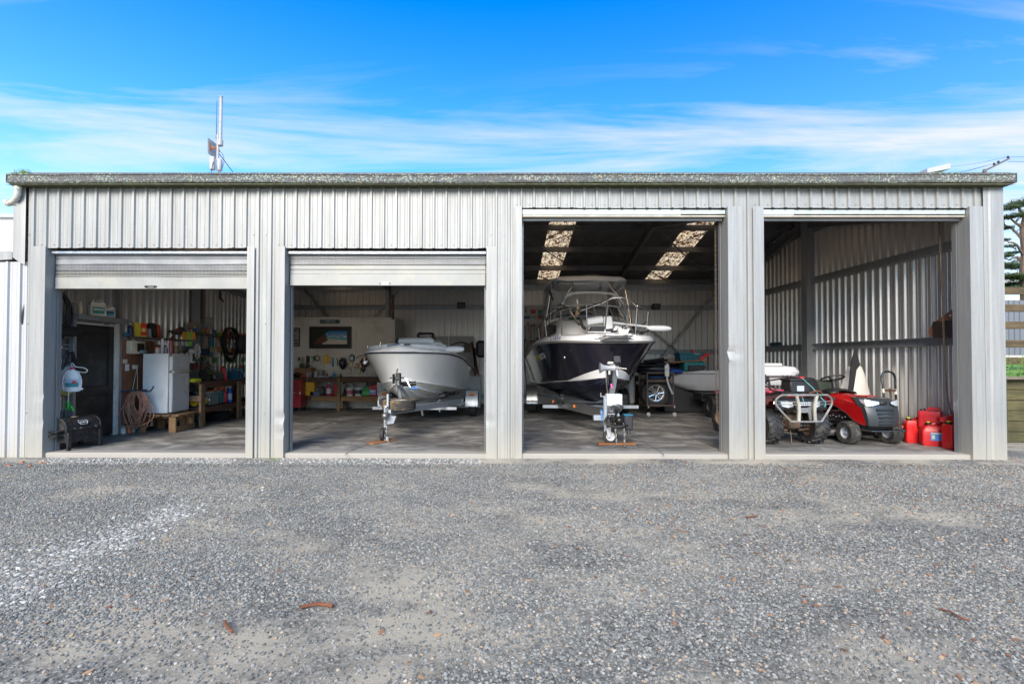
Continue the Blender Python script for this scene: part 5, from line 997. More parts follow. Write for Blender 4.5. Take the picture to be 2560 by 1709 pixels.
mb=MB(); mb.box((0,0,0),(w_,.01,h),bev=.002); mb.build('plate',cm((.008,.045,.05),.35),st); text('lettering','RABBITOHS',h*.82,cm((.42,.50,.50)),st,(.01,-.0065,0),(PI/2,0,0),.72); text('lettering_small','AVE',h*.42,cm((.10,.28,.28)),st,(w_*.41,-.0065,.01),(PI/2,0,0),.8)
mb=MB(); mb.sph((-w_*.41,-.006,0),(.035,.003,.013),10,6); mb.sph((-w_*.36,-.006,.008),(.012,.003,.010),8,5); mb.build('animal_emblem',cm((.30,.40,.40)),st)
mb=MB()
for px,py,r_ in ((890,829,2),(891,834,3),(890,840,2),(889,846,2),(887,850,2),(893,851,1.5),(883,855,1)): c=onr(px,py,.0); k=r_*.006; mb.box((c.x,RY-.004,c.z),(k,.005,k*1.7),(0,rnd(0,2),0))
mb.build('bare_patches',cm((.04,.03,.025)),room)
# pegboard strip with tools
a,b=rect(743,887,947,945,.02); mb=MB(); 
pg=thing('pegboard','white pegboard strip on the white wall above the long bench','pegboard',(0,0,0))
xs=[a.x,(a.x*2+b.x)/3,(a.x+2*b.x)/3,b.x]
for i in range(3): mb=MB(); mb.bb(xs[i]+.004,xs[i+1]-.004,RY-.02,RY-.008,b.z,a.z,.002); mb.build('board',mat('cream_pegboard',(.60,.57,.50),.6,var=.05),pg)
mb=MB(); 
for i in range(60):
    for j in range(9):
        x=a.x+.05+i*(b.x-a.x-.1)/59; z=b.z+.05+j*(a.z-b.z-.1)/8; mb.add([(x-.004,RY-.0205,z),(x,RY-.0205,z-.004),(x+.004,RY-.0205,z),(x,RY-.0205,z+.004)],[(0,1,2,3)])
tag(mb.build('peg_holes',cm((.15,.13,.12)),pg),kind='stuff')
def P(px,py,dy=.05): return tuple(onr(px,py,dy))
def hang(nm,lb,cg,px,py,parts,**k):
    t=thing(nm,lb,cg,P(px,py,k.get('dy',.05)))
    for pn,mbx_,m in parts: mbx_.build(pn,m,t)
    return t
mm=lambda:MB()
hang('torch','small black torch hooked at the left end of the pegboard','torch',747,896,[('body',mm().tube([(0,0,.04),(0,0,-.06)],[.02,.03],8),BLK)])
hang('tool_packet','clear packet of red bits at the left end of the pegboard','packet',755,897,[('packet',mm().box((0,0,-.02),(.13,.02,.16),(0,.15,0)),cm((.42,.38,.34),.2)),('contents',mm().box((.02,-.012,-.03),(.05,.01,.04)),cm((.3,.03,.03)))])
hang('black_pouch','tall black packet on the pegboard left of the green gun','packet',769.5,891,[('packet',mm().box((0,0,-.08),(.10,.03,.21),bev=.01),cm((.03,.02,.02)))])
hang('green_tool','green handled tool on the pegboard','tool',781,893,[('grip',mm().tube([(-.04,0,.0),(.03,0,.02),(.04,0,-.09)],[.02,.03,.02],8),cm((.03,.30,.05))),('shaft',mm().tube([(.02,0,-.02),(.03,0,-.16)],.012,6),BLK)])
coil('cable_coil','small coil of dark and yellow cable on the pegboard','cable',P(793,895),.075,5,.009,cm((.06,.05,.03)),'Y',.2)
coil('yellow_rope','white and yellow cord hanging in a loop on the pegboard','cord',P(806,898),.10,3,.007,cm((.50,.45,.15)),'Y',.35)
mb=mm(); mb.tube([(0,0,0),(.09,0,0)],.012,6); mb2=mm(); mb2.prism([(0,0),(.08,0),(.07,-.24),(.01,-.24)],-.012,.012); mb2.prism([(.0,-.02),(-.05,-.08),(-.03,-.2),(.0,-.22)],-.01,.01); hang('yellow_clamps','cluster of yellow bar clamps on a black rail of the pegboard','clamp',813,889,[('rail',mb,BLK),('clamp',mb2,cm((.70,.42,.01)))])
mb=mm(); mb.prism([(0,0),(.06,0),(.055,-.23),(.005,-.23)],-.012,.012); hang('yellow_spirit_level','second yellow clamp hanging beside the blue level','clamp',822,890,[('clamp',mb,cm((.66,.36,.01)))])
hang('blue_level','upright blue spirit level on the pegboard','level',832,893,[('body',mm().box((0,0,-.14),(.05,.025,.28),bev=.004),cm((.02,.17,.38))),('vial',mm().box((0,-.014,-.05),(.022,.004,.05)),cm((.3,.4,.1)))])
mb=mm(); mb.lathe([(.015,.12),(.09,.08),(.115,-.02),(.10,-.12),(.05,-.20),(.01,-.22)],16); hang('welding_helmet','black welding helmet hanging on the pegboard','helmet',857,905,[('shell',mb,cm((.018,.015,.02),.3)),('window',mm().box((0,-.115,.0),(.10,.02,.055),(.1,0,0),bev=.004),cm((.005,.006,.008),.1)),('headband',mm().tube([(math.cos(t)*.09,math.sin(t)*.05,.12) for t in [i*PI/8 for i in range(16)]],.008,5,closed=True),BLK)],dy=.16)
mb=mm(); mb.tube(cat([(-.05,0,.0),(-.02,-.02,-.1),(-.03,-.0,-.22)],4),.012,6); hang('hose_fitting','black hanging chain of fittings left of the welding helmet','fitting',846,895,[('fitting',mb,BLK)])
hang('blue_screen_meter','black electronic meter with pale blue screen on the pegboard','meter',880,892,[('case',mm().box((0,0,-.04),(.15,.04,.17),bev=.01),BLK),('screen',mm().box((0,-.022,-.04),(.09,.004,.11)),cm((.28,.42,.55),.2)),('bracket',mm().tube([(-.06,0,.05),(0,0,.09),(.06,0,.05)],.012,6),cm((.2,.13,.06)))])
mb=mm(); mb.tube(cat([(-.02,0,-.02),(.10,0,.05),(.25,0,.05),(.38,0,.0),(.40,0,-.1)],4),.010,6); hang('brown_hose','brown hose arched over the right of the pegboard','hose',893,893,[('hose',mb,cm((.20,.08,.04)))])
for i,(px,py,c_,lb) in enumerate(((872,912,(.42,.34,.28),'packet of brown screws under the blue screened meter'),(878,908,(.50,.42,.10),'yellow card packet under the blue screened meter'),(873,925,(.50,.36,.24),'orange and clear packet lowest under the blue screened meter'),(884,920,(.40,.40,.40),'clear grey packet hung on the right half of the pegboard'),(893,912,(.36,.12,.06),'reddish card packet on the right half of the pegboard'),(897,925,(.45,.36,.10),'yellow and black packet low on the right half of the pegboard'),(902,910,(.40,.30,.18),'amber packet next to the brown hose'))):
    hang('parts_packet',lb,'packet',px,py,[('packet',mm().box((0,0,-.04),(.09,.02,.13),(0,rnd(-.1,.1),0),bev=.006),cm(c_,.25)),('card',mm().box((0,-.0,.035),(.09,.024,.03)),cm(tuple(x*.6 for x in c_)))])
mb=mm(); mb.sph((0,0,0),(.15,.10,.15),12,9); mb.V=[(x*(1+.12*math.sin(z*60+x*40)),y,z*(1+.1*math.sin(x*55))) for x,y,z in mb.V]; o=mb.build('foil_bundle',mat('crumpled_foil',(.75,.74,.76),.18,1,bmp=1,bscale=14),None,P(913,905,.2),ang=180); tag(o,'crumpled silver foil bundle hanging right of the pegboard tools','foil')
mb=mm(); mb.tube(cat([(0,0,0),(-.02,0,-.1),(.05,0,-.17),(.15,0,-.12),(.22,0,-.04)],4),.006,5); hang('grey_cable','thin grey cable drooping below the foil bundle','cable',918,925,[('cable',mb,cm((.3,.3,.3)))])
mb=mm(); mb.sph((0,0,0),(.07,.04,.10),8,6); hang('dark_rag','dark cloth bundle under the foil bundle','rag',908,922,[('cloth',mb,cm((.04,.03,.04)))])
# long bench
BM=wood('pine_bench_rail',(.36,.21,.09),(.18,.09,.035),1,0); BMV=wood('pine_bench_post',(.27,.17,.09),(.12,.07,.035),1,2); BT=wood('dark_bench_top',(.17,.09,.05),(.06,.03,.02),1,0)
BF=RY-.62; ZT=atY(840,943,BF).z; ZS=atY(840,990,BF).z
lb_=thing('long_bench','long timber bench with pine lower shelf against the white wall','workbench',(0,0,0))
for i in range(4): mb=MB(); mb.bb(RX0+.3,RX1+.25,BF+.155*i+.003,BF+.155*(i+1)-.003,ZT-.035,ZT,.003); mb.build('top_board',BT,lb_)
for i in range(4): mb=MB(); mb.bb(-5.2,RX1+.25,BF+.155*i+.003,BF+.155*(i+1)-.003,ZS-.035,ZS,.003); mb.build('shelf_board',BM,lb_)
mb=MB(); mb.bb(-5.2,RX1+.25,BF-.05,BF-.003,ZS-.13,ZS+.004,.004); mb.build('shelf_rail',BM,lb_); mb=MB(); mb.bb(RX0+.3,RX1+.25,BF-.05,BF-.003,ZT-.13,ZT-.036,.004); mb.build('top_rail',BT,lb_)
c=atY(846,1000,BF-.08).x; mb=MB(); mb.bb(c-.05,c+.05,BF-.10,BF-.052,0,ZT-.002,.004); mb.build('leg',BMV,lb_)
c=atY(863,1000,BF+.4).x; mb=MB(); mb.bb(c-.075,c+.075,BF+.4,BF+.45,0,ZT-.04,.004); mb.build('leg',BMV,lb_)
for x in (RX1+.1,-5.9): mb=MB(); mb.bb(x-.05,x+.05,BF-.10,BF-.052,0,ZT-.002,.004); mb.build('leg',BMV,lb_)
def ob(px,dy=.25): p=atY(px,943,BF+dy); return (p.x,BF+dy,ZT+.001)
def os_(px,dy=.25): p=atY(px,990,BF+dy); return (p.x,BF+dy,ZS+.001)
# red tool chest
x0=atY(700,980,BF-.35).x; x1=atY(751,980,BF-.35).x; w_=x1-x0; RED=mat('red_tool_enamel',(.32,.008,.015),.35,var=.1,scale=3,coat=.2)
tcst=thing('red_tool_chest','red steel tool chest with drawers at the left end of the long bench','tool chest',((x0+x1)/2,BF-.12,0))
zt_=.86; mb=MB(); mb.bb(-w_/2,w_/2,-.20,.28,.10,zt_,.006); mb.build('cabinet',RED,tcst)
for z0,z1 in ((.75,.84),(.67,.74),(.60,.66),(.45,.58)): mb=MB(); mb.bb(-w_/2+.015,w_/2-.05,-.215,-.202,z0,z1,.003); dr_=mb.build('drawer',RED,tcst); mb=MB(); mb.bb(-w_/2+.015,w_/2-.05,-.222,-.206,z1-.012,z1-.002,.002); mb.build('drawer_pull',cm((.03,.01,.01)),dr_)
mb=MB(); mb.bb(-w_/2+.015,w_/2-.05,-.212,-.202,.12,.43,.003); mb.build('door',RED,tcst); mb=MB(); mb.sph((0,-.214,.20),(.07,.006,.025),12,6); mb.build('badge',BLK,tcst); mb=MB(); mb.box((.08,-.225,.52),(.12,.02,.02),(0,.1,0),.004); mb.build('latch',cm((.3,.3,.3),.2),tcst)
mb=MB(); mb.box((w_/2-.02,-.215,.50),(.035,.004,.06)); mb.build('sticker',cm((.6,.6,.6)),tcst)
for x in (-w_/2+.06,w_/2-.06):
    for y in (-.15,.2): mb=MB(); mb.cyl((x-.015,y,.04),(x+.015,y,.04),.04,n=12); mb.box((x,y,.085),(.05,.05,.03)); mb.build('castor',BLK,tcst)
# on bench top
t=thing('blue_tape_roll','teal and white tub at the left end of the long bench top','tub',ob(728)); mb=MB(); mb.lathe([(.085,0),(.085,.10)],16); mb.build('body',cm((.02,.22,.28)),t); mb=MB(); mb.lathe([(.088,.10),(.088,.14)],16); mb.build('lid',cm((.55,.53,.48)),t)
t=thing('white_pot','white paint pot standing behind the teal tub','pot',ob(739,.4)); mb=MB(); mb.lathe([(.07,0),(.075,.22),(.08,.23)],16); mb.build('body',cm((.52,.50,.55)),t)
boxy('cardboard_box','brown cardboard box of oddments on the long bench','carton',ob(763,.35),(.50,.3,.26),(.26,.14,.07),rough=.85)
for i,(px,c_,lb) in enumerate(((753,(.03,.03,.03),'black tool poking out at the left of the cardboard box'),(760,(.05,.12,.03),'green roll poking out of the cardboard box'),(768,(.02,.02,.025),'black power tool on top of the cardboard box'))):
    p=ob(px,.35); mb=mm(); mb.tube([(0,0,-.02),(rnd(-.05,.05),0,.06),(rnd(-.1,.1),-.03,.13)],[.05,.05,.03],8); tag(mb.build('tool',cm(c_),None,(p[0],p[1],ZT+.27)),lb,'tool')
boxy('red_tray','low red tray on the long bench before the cardboard box','tray',ob(762,.12),(.20,.16,.06),(.42,.02,.02))
mb=mm(); mb.sph((0,0,.06),(.16,.1,.07),10,6); tag(mb.build('black_rag',cm((.02,.02,.02)),None,ob(743,.15)),'black heap of rags on the long bench beside the teal tub','rag')
t=thing('bench_vice','grey steel bench vice at the front of the long bench','vice',ob(775,.05)); mb=mm(); mb.box((0,0,.04),(.12,.16,.08),bev=.01); mb.box((0,-.06,.12),(.16,.05,.09),bev=.01); mb.box((0,.04,.12),(.16,.05,.09),bev=.01); mb.build('jaws',mat('worn_grey_iron',(.2,.2,.21),.4,.7),t); mb=mm(); mb.cyl((0,-.22,.07),(0,-.05,.07),.014,n=8); mb.tube([(0,-.2,-.1),(0,-.2,.12)],.008,6); mb.build('screw_handle',cm((.45,.45,.45),.2),t)
tub('wire_spool','white spool of wire on the long bench',ob(789,.2),.06,.15,(.50,.48,.45),handle=False,catg='spool')
boxy('grey_plastic_bin','grey translucent bin on the long bench','bin',ob(797,.4),(.28,.2,.20),(.24,.23,.19),rough=.3)
boxy('blue_packet','pale blue flat packet on the long bench top','packet',ob(808,.12),(.30,.12,.04),(.20,.28,.42),rz=.2)
t=hang('blue_spray_gun','small bright blue spray gun standing on the long bench','spray gun',835,936,[('cup',mm().lathe([(.035,-.1),(.05,-.06),(.05,.02),(.02,.04)],12),cm((.02,.25,.42))),('neck',mm().tube([(0,0,.03),(0,0,.1),(.0,-.06,.1)],.014,6),cm((.2,.3,.4)))],dy=.35)
for i,(px,lb) in enumerate(((818,'little black bottle on the long bench behind the blue packet'),(852,'little black clamp on the long bench right of the spray gun'))): bottle('oil_bottle' if i==0 else 'small_clamp',lb,ob(px,.3),.11,.025,(.02,.02,.02),(.3,.3,.3),catg=('bottle','clamp')[i])
bottle('glue_bottle','clear bottle with black cap at the right end of the long bench',ob(941,.2),.28,.045,(.35,.34,.33),(.02,.02,.02),(.42,.42,.45))
mb=mm(); mb.tube([(0,0,0),(-.09,-.02,.30)],[.004,.006],5); mb.add([(-.3,.02,.12),(-.12,.0,.22),(.0,.0,.06),(-.2,.02,0)],[(0,1,2,3)]); tag(mb.build('wire_mesh_offcut',cm((.4,.4,.38)),None,ob(790,.5)),'pale offcut of mesh leaning against the pegboard','offcut')
# lower shelf
yc=thing('yellow_hard_case','yellow hard case with black catch on the lower shelf beside the red chest','case',os_(773,.15)); mb=mm(); mb.box((0,0,.21),(.40,.30,.42),bev=.03); mb.build('shell',cm((.62,.33,.01)),yc); mb=mm(); mb.box((-.08,-.155,.22),(.06,.015,.12),bev=.004); mb.build('catch',BLK,yc)
boxy('blue_cloth','pale blue cloth folded over the yellow hard case','cloth',(os_(778,.1)[0],BF+.15,ZS+.425),(.36,.3,.06),(.30,.36,.42),bev=.028,rot=(0,.12,0))
boxy('grey_block','grey concrete block on the lower shelf','block',os_(793,.2),(.30,.15,.24),(.14,.14,.15),rough=.9); boxy('blue_grey_block','blue-grey toolbox in front of the grey block on the lower shelf','box',os_(789,.06),(.28,.12,.13),(.10,.12,.17),rough=.8)
machine('black_sander','black power tool on the lower shelf between the grey block and the pink bottle',os_(808,.2),(.035,.035,.04),1.0)
bottle('pink_cleaner','pink cleaner bottle with white label on the lower shelf',os_(822,.15),.38,.085,(.42,.04,.12),(.45,.45,.45),(.52,.48,.5))
bottle('red_extinguisher','narrow red bottle left of the bench leg on the lower shelf',os_(839,.1),.42,.045,(.5,.01,.02),(.05,.05,.05))
mb=mm(); mb.tube([(math.cos(t)*.15,.0,.18+math.sin(t)*.16) for t in [i*PI/12 for i in range(24)]],.02,8,closed=True); mb.tube([(math.cos(t)*.115,-.03,.15+math.sin(t)*.12) for t in [i*PI/12 for i in range(24)]],.018,8,closed=True); tag(mb.build('hose_reel',cm((.55,.54,.5)),None,os_(868,.35)),'white coiled hose leaning on the wall behind the white bucket','hose')
tub('white_bucket','white bucket with red print on the lower shelf',os_(875,.1),.11,.23,(.58,.56,.54),(.42,.10,.14)); tub('black_white_bucket','black and white lidded bucket on the lower shelf',os_(897,.15),.13,.24,(.55,.55,.53),(.03,.04,.04))
boxy('black_heap','black bundled cover on the lower shelf beside the white bucket','cover',os_(864,.12),(.14,.14,.14),(.015,.015,.015),bev=.05)
bottle('clear_bottle','tall clear bottle behind the green fuel can',os_(918,.35),.40,.07,(.28,.30,.30),(.3,.3,.3))
jug('green_fuel_can','green plastic fuel can on the lower shelf',os_(917,.08),.26,.18,.26,(.02,.28,.05),(.03,.2,.05),None)
jug('small_red_fuel_can','small red fuel can with blue label on the lower shelf',os_(934,.08),.24,.18,.34,(.48,.01,.015),(.02,.02,.02),(.10,.18,.5),labc2=(.5,.5,.5)); boxy('black_pack','black pack behind the small red fuel can','pack',os_(930,.35),(.3,.2,.48),(.015,.015,.018),bev=.05)
jug('white_drum','large white jerrycan with light blue label at the right end of the lower shelf',os_(955,.1),.28,.2,.46,(.66,.65,.63),(.1,.1,.1),(.12,.42,.52),labc2=(.6,.6,.6))
# floodlight, conduit on the back wall
def flood(px,py,lb):
    c=atY(px,py,BACK-.16); t=thing('floodlight',lb,'light',tuple(c)); mb=MB(); mb.box((0,0,0),(.26,.06,.19),(.3,0,0),.01); mb.build('case',BLK,t); mb=MB(); mb.box((0,-.04,-.005),(.2,.01,.14),(.3,0,0)); mb.build('lens',cm((.12,.12,.13),.2),t)
flood(1153,763,'small black floodlight on the back wall of the second bay'); flood(1641,766,'small black floodlight on the back wall of the third bay')
a=atY(746,790,BACK-.1); b=atY(750,765,BACK-.1); mb=MB(); mb.tube(cat([(a.x,BACK-.1,1.9),(a.x,BACK-.1,b.z-.05),(a.x+.08,BACK-.1,b.z+.03),(-.3,BACK-.1,b.z+.03)],4),.016,7); tag(mb.build('conduit',cm((.42,.41,.40))),'grey conduit running along the top girt of the back wall','conduit')
# right side of bay 2: white cupboard, timber, chair
xa=atY(1140,850,7.6).x
cpb=thing('pale_cupboard','tall pale grey cupboard behind the white boat','cupboard',(0,0,0)); ca=atY(1110,840,7.4); cb=atY(1183,840,7.4)
mb=MB(); mb.bb(ca.x-.5,cb.x,7.4,8.0,0,ca.z,.006); mb.build('carcass',cm((.42,.42,.41)),cpb); mb=MB(); c0=atY(1160,858,7.39); mb.bb(c0.x,c0.x+.22,7.385,7.398,c0.z-.28,c0.z,.002); mb.build('recess_panel',cm((.16,.16,.15)),cpb)
lc=thing('white_chest_freezer','white low cabinet seen between the boat stern and the trailer mudguard','cabinet',(0,0,0)); ca=atY(1120,940,6.9); cb=atY(1202,940,6.9); mb=MB(); mb.bb(ca.x,cb.x,6.9,7.35,.02,ca.z,.01); mb.build('cabinet',cm((.48,.48,.48)),lc); mb=MB(); mb.bb(ca.x-.01,cb.x+.01,6.88,7.36,ca.z+.003,ca.z+.03,.004); mb.build('lid',cm((.35,.35,.36)),lc)
for i,(a_,b_) in enumerate((((1180,855),(1195,935)),((1186,870),(1188,938)))): p=atY(*a_,6.95);q_=atY(*b_,6.85); mb=MB(); mb.box(((p.x+q_.x)/2,6.87,(p.z+q_.z)/2),(.07,.04,(p-q_).length),(0,math.atan2(p.x-q_.x,p.z-q_.z),0),.004); tag(mb.build('timber_plank',wood('reddish_plank',(.22,.08,.04),(.1,.03,.015),1,2)),('reddish plank leaning steeply at the right of the second bay','shorter reddish plank leaning upright beside the longer one')[i],'plank')
c=atY(1205,872,6.4); t=thing('camp_chair','dark folded camp chair with pink panel hung at the right of the second bay','chair',tuple(c)); mb=MB(); mb.box((0,0,0),(.34,.14,.48),bev=.08); mb.build('fabric',cm((.012,.014,.025)),t); mb=MB(); mb.box((.10,-.06,.02),(.16,.06,.34),bev=.03); mb.build('pink_panel',cm((.22,.02,.05)),t)
wt=thing('wire_rack','white wire rack standing behind the planks at the right of the second bay','rack',(0,0,0)); mb=MB(); a_=atY(1190,884,7.2); 
for i in range(12): mb.cyl((a_.x+i*.03,7.2,a_.z-.5),(a_.x+i*.03,7.2,a_.z),.004,n=5)
for k in range(3): mb.cyl((a_.x-.02,7.2,a_.z-.02-k*.22),(a_.x+.36,7.2,a_.z-.02-k*.22),.006,n=5)
for x in (a_.x-.02,a_.x+.36): mb.cyl((x,7.2,0),(x,7.2,a_.z),.008,n=6)
mb.build('wires',cm((.55,.55,.55)),wt)
rp=MB(); rp.tube(cat([atY(px,py,7.3) for px,py in ((1118,870),(1130,862),(1150,855),(1166,858),(1172,862),(1165,870),(1172,878))],5),.02,6); tag(rp.build('rope_tangle',cm((.20,.13,.09))),'brown hose lying in a loop on top of the pale cupboard','hose')
# ================================================================ BOATS
def pick(c,u): 
    k=len(c)-1; x=u*k; i=min(k-1,int(x)); f=x-i; g=lambda j:Vector(c[max(0,min(k,j))]); a,b,cc,d=g(i-1),g(i),g(i+1),g(i+2)
    return .5*((2*b)+(cc-a)*f+(2*a-5*b+4*cc-d)*f*f+(3*b-3*cc+d-a)*f**3)
def hull(mb,Kc,Cc,Sc,n=30,flare=1.0,lip=.03,mats=None,band=None,strakes=()):
    """half curves keel, chine, sheer -> mirrored open hull; returns sheer samples"""
    secs=[];sh=[];ch=[]
    for i in range(n+1):
        u=(i/n)**1.35; K,C,S=pick(Kc,u),pick(Cc,u),pick(Sc,u); K.x=0; C.x=max(C.x,.0);S.x=max(S.x,.0)
        half=[]
        for t in (0,.3,.6,.85,1): 
            p=K.lerp(C,t); p.z-=math.sin(t*PI)*.03*C.x; 
            half.append(p)
        for st,dd in strakes: pass
        half.append(C+Vector((lip*min(1,C.x*3),0,.012)))
        C2=C+Vector((lip*.2*min(1,C.x*3),0,.03)); p_=1+flare*max(0,1-u*1.7)
        b_=band(u) if band else .12
        for t in (0,b_,b_+(1-b_)*.25,b_+(1-b_)*.5,b_+(1-b_)*.75,1):
            x=C2.x+(S.x-C2.x)*(t**p_); half.append(Vector((x,C2.y+(S.y-C2.y)*t,C2.z+(S.z-C2.z)*t)))
        secs.append([(-p.x,p.y,p.z) for p in reversed(half[1:])]+[tuple(p) for p in half]); sh.append(S); ch.append(half[5])
    mb.loft(secs,closed=False,mats=mats)
    k=len(secs[0]); mb.add(secs[-1],[tuple(range(k))])
    return sh,ch,secs
def smooth_outline(sh): return [(-p.x,p.y,p.z) for p in reversed(sh)]+[tuple(p) for p in sh[1:]]
GEL=mat('white_gelcoat',(.82,.81,.78),.22,var=.02,scale=1.5,coat=.6,dirt=(.72,.70,.64),dscale=.8); GELW=mat('bright_gelcoat',(.82,.82,.82),.25,var=.02,coat=.4); RUB=mat('navy_rubbing_strip',(.015,.018,.035),.35)
CHR=mat('chrome',(.75,.75,.76),.12,1.,var=.02); SSTL=mat('stainless',(.62,.62,.62),.18,1.,var=.04); GV2=steel('trailer_galvanised',(.42,.45,.48),.6,.4,.2,grime=.35)
TYRE=mat('tyre_rubber',(.018,.018,.019),.7,var=.25,scale=12,bmp=.3,bscale=60); 
def wheel(parent,c,r,wd,rimr,ax='X',rimm=None,tread='road',spokes=0,side=-1,tyre_m=None):
    """side: which side along the axle shows the rim face"""
    mb=MB(); c=Vector(c); h=wd/2; pr=[(rimr,-h*.75),(rimr*1.04,-h*.92),(r*.90,-h),(r*.975,-h*.86),(r,-h*.6),(r,h*.6),(r*.975,h*.86),(r*.90,h),(rimr*1.04,h*.92),(rimr,h*.75)]
    if tread=='road':
        q=[];
        for i in range(5):
            a=-h*.62+i*h*.31; q+=[(r,a),(r,a+h*.22),(r*.965,a+h*.235),(r*.965,a+h*.295)]
        pr=pr[:4]+q[:-2]+pr[6:]
    mb.lathe(pr,36,c,ax,cap=False)
    if tread in('lug','turf'):
        nl,rows=(18,2) if tread=='lug' else (26,4)
        for k in range(nl):
            for s_ in range(rows):
                a=2*PI*(k+.5*(s_%2))/nl
                if tread=='lug': o=(-.5 if s_==0 else .5)*wd*.46; sz=(wd*.56,r*.085,r*.10); tw=.55*(1 if s_==0 else -1); ty=0.
                else: o=((s_+.5)/rows-.5)*wd*.9; sz=(wd*.20,r*.13,r*.035); tw=.35*(1 if s_%2 else -1); ty=0
                m_=Matrix.Translation(c)@(Matrix.Rotation(a,4,'X') if ax=='X' else Matrix.Rotation(a,4,'Y') if ax=='Y' else Matrix.Rotation(a,4,'Z'))@Matrix.Translation((o,0,r*(1.0 if tread=='lug' else .995)))@Matrix.Rotation(tw,4,'Z')
                om=mb.m; mb.m=om@m_; mb.box((0,0,0),sz,bev=r*.012); mb.m=om
    ty=mb.build('tyre',tyre_m or TYRE,parent)
    rm=MB(); sg=side; rm.lathe([(rimr,-h*.75),(rimr*.97,-h*.5),(rimr*.80,-h*.4*1),(rimr*.80,h*.4),(rimr*.97,h*.5),(rimr,h*.75)],28,c,ax,cap=False)
    o=sg*h*.45
    if spokes:
        rm.lathe([(.001,o),(rimr*.26,o),(rimr*.28,o-sg*.02)],20,c,ax,cap=False); rm.lathe([(rimr*.86,o+sg*.02),(rimr*.99,o+sg*.045),(rimr*1.0,o+sg*.03),(rimr*.9,o-sg*.01)],30,c,ax,cap=False)
        for k in range(spokes):
            a=2*PI*k/spokes+.26; om=rm.m; R_=Matrix.Rotation(a,4,'X') if ax=='X' else Matrix.Rotation(a,4,'Y')
            rm.m=om@Matrix.Translation(c)@R_
            for dw in (-1,1):
                if ax=='X': rm.loft([[(o,dw*rimr*.04,rimr*.2),(o+sg*.01,dw*rimr*.12,rimr*.2),(o-sg*.02,dw*rimr*.12,rimr*.2),(o-sg*.02,dw*rimr*.04,rimr*.2)],[(o+sg*.02,dw*rimr*.10,rimr*.9),(o+sg*.02,dw*rimr*.24,rimr*.9),(o-sg*.01,dw*rimr*.24,rimr*.9),(o-sg*.01,dw*rimr*.10,rimr*.9)]])
                else: rm.loft([[(dw*rimr*.04,o,rimr*.2),(dw*rimr*.12,o+sg*.01,rimr*.2),(dw*rimr*.12,o-sg*.02,rimr*.2),(dw*rimr*.04,o-sg*.02,rimr*.2)],[(dw*rimr*.10,o+sg*.02,rimr*.9),(dw*rimr*.24,o+sg*.02,rimr*.9),(dw*rimr*.24,o-sg*.01,rimr*.9),(dw*rimr*.10,o-sg*.01,rimr*.9)]])
            rm.m=om
    else: rm.lathe([(.001,o*1.5),(rimr*.22,o*1.5),(rimr*.26,o*.9),(rimr*.72,o*.7),(rimr*.82,o*.9)],24,c,ax,cap=False)
    link_=rm.build('rim',rimm or GV2,ty); return ty
def chain(name,pts,m,lb=None,parent=None,L=.055,wd=.032,r=.0055,catg='chain'):
    P_=cat(pts,8); d=[0]
    for a_,b_ in zip(P_,P_[1:]): d.append(d[-1]+(b_-a_).length)
    mb=MB(); s_=L*.35;k=0
    while s_<d[-1]:
        i=max(j for j in range(len(d)) if d[j]<=s_); i=min(i,len(P_)-2); f=(s_-d[i])/max(1e-6,d[i+1]-d[i]); p=P_[i].lerp(P_[i+1],f); t=(P_[i+1]-P_[i]).normalized(); u_=t.cross(Vector((0,1,.01))).normalized(); v_=t.cross(u_).normalized()
        if k%2: u_,v_=v_,u_
        w2=wd/2-r; l2=L/2-wd/2
        mb.tube([p+t*(l2*sg)+t*(sg*w2*math.cos(a_))+u_*(w2*math.sin(a_)) for sg,a_ in ((1,-PI/2),(1,-PI/4),(1,0),(1,PI/4),(1,PI/2),(-1,PI/2),(-1,PI/4),(-1,0),(-1,-PI/4),(-1,-PI/2))],r,5,closed=True); s_+=L-2.6*r; k+=1
    o=mb.build(name,m,parent)
    if lb: tag(o,lb,catg)
    return o
CHM=mat('dull_chain_steel',(.20,.19,.17),.45,.8,var=.3,scale=30)
def jockey(parent,c,top,r=.115,rimm=None,brk=True):
    x,y=c; mb=MB(); mb.cyl((x,y,top-.35),(x,y,top),.030,n=14); mb.cyl((x,y,r+.12),(x,y,top-.35),.024,n=12); mb.cyl((x,y,top),(x,y,top+.012),.034,n=12); mb.build('jockey_stand',GV2,parent)
# ---- boat 1 : white
b1=thing('white_boat','small white open fishing boat bow-on in the second bay on its trailer','boat',(-1.90,2.15,0),R(-2.5))
K1=[(0,.16,.99),(0,.40,.74),(0,.90,.53),(0,1.7,.43),(0,2.8,.40),(0,4.9,.42)]
C1=[(0,.16,1.0),(.30,.40,.95),(.58,.92,.87),(.78,1.7,.78),(.91,2.8,.68),(.92,4.9,.60)]
S1=[(0,-.06,1.52),(.50,.16,1.52),(.86,.68,1.50),(1.03,1.6,1.44),(1.08,2.8,1.33),(1.05,4.9,1.20)]
S1=[(0,-.06,1.56),(.48,.14,1.56),(.86,.66,1.54),(1.05,1.6,1.46),(1.10,2.8,1.30),(1.06,4.9,1.13)]
mb=MB(); sh,ch,secs=hull(mb,K1,C1,S1,flare=.9,lip=.05); mb.build('hull',GEL,b1,ang=50)
mb=MB()
for sg in (-1,1):
    for f in (.42,.72):
        pts=[]
        for i in range(5,31):
            u=(i/30)**1.35; K,C=pick(K1,u),pick(C1,u); K.x=0; p=K.lerp(C,f); pts.append((sg*p.x,p.y,p.z-.03*C.x*math.sin(f*PI)-.004))
        mb.tube(pts,[.004]+[.024]*(len(pts)-1),5)
mb.build('strake',GEL,b1)
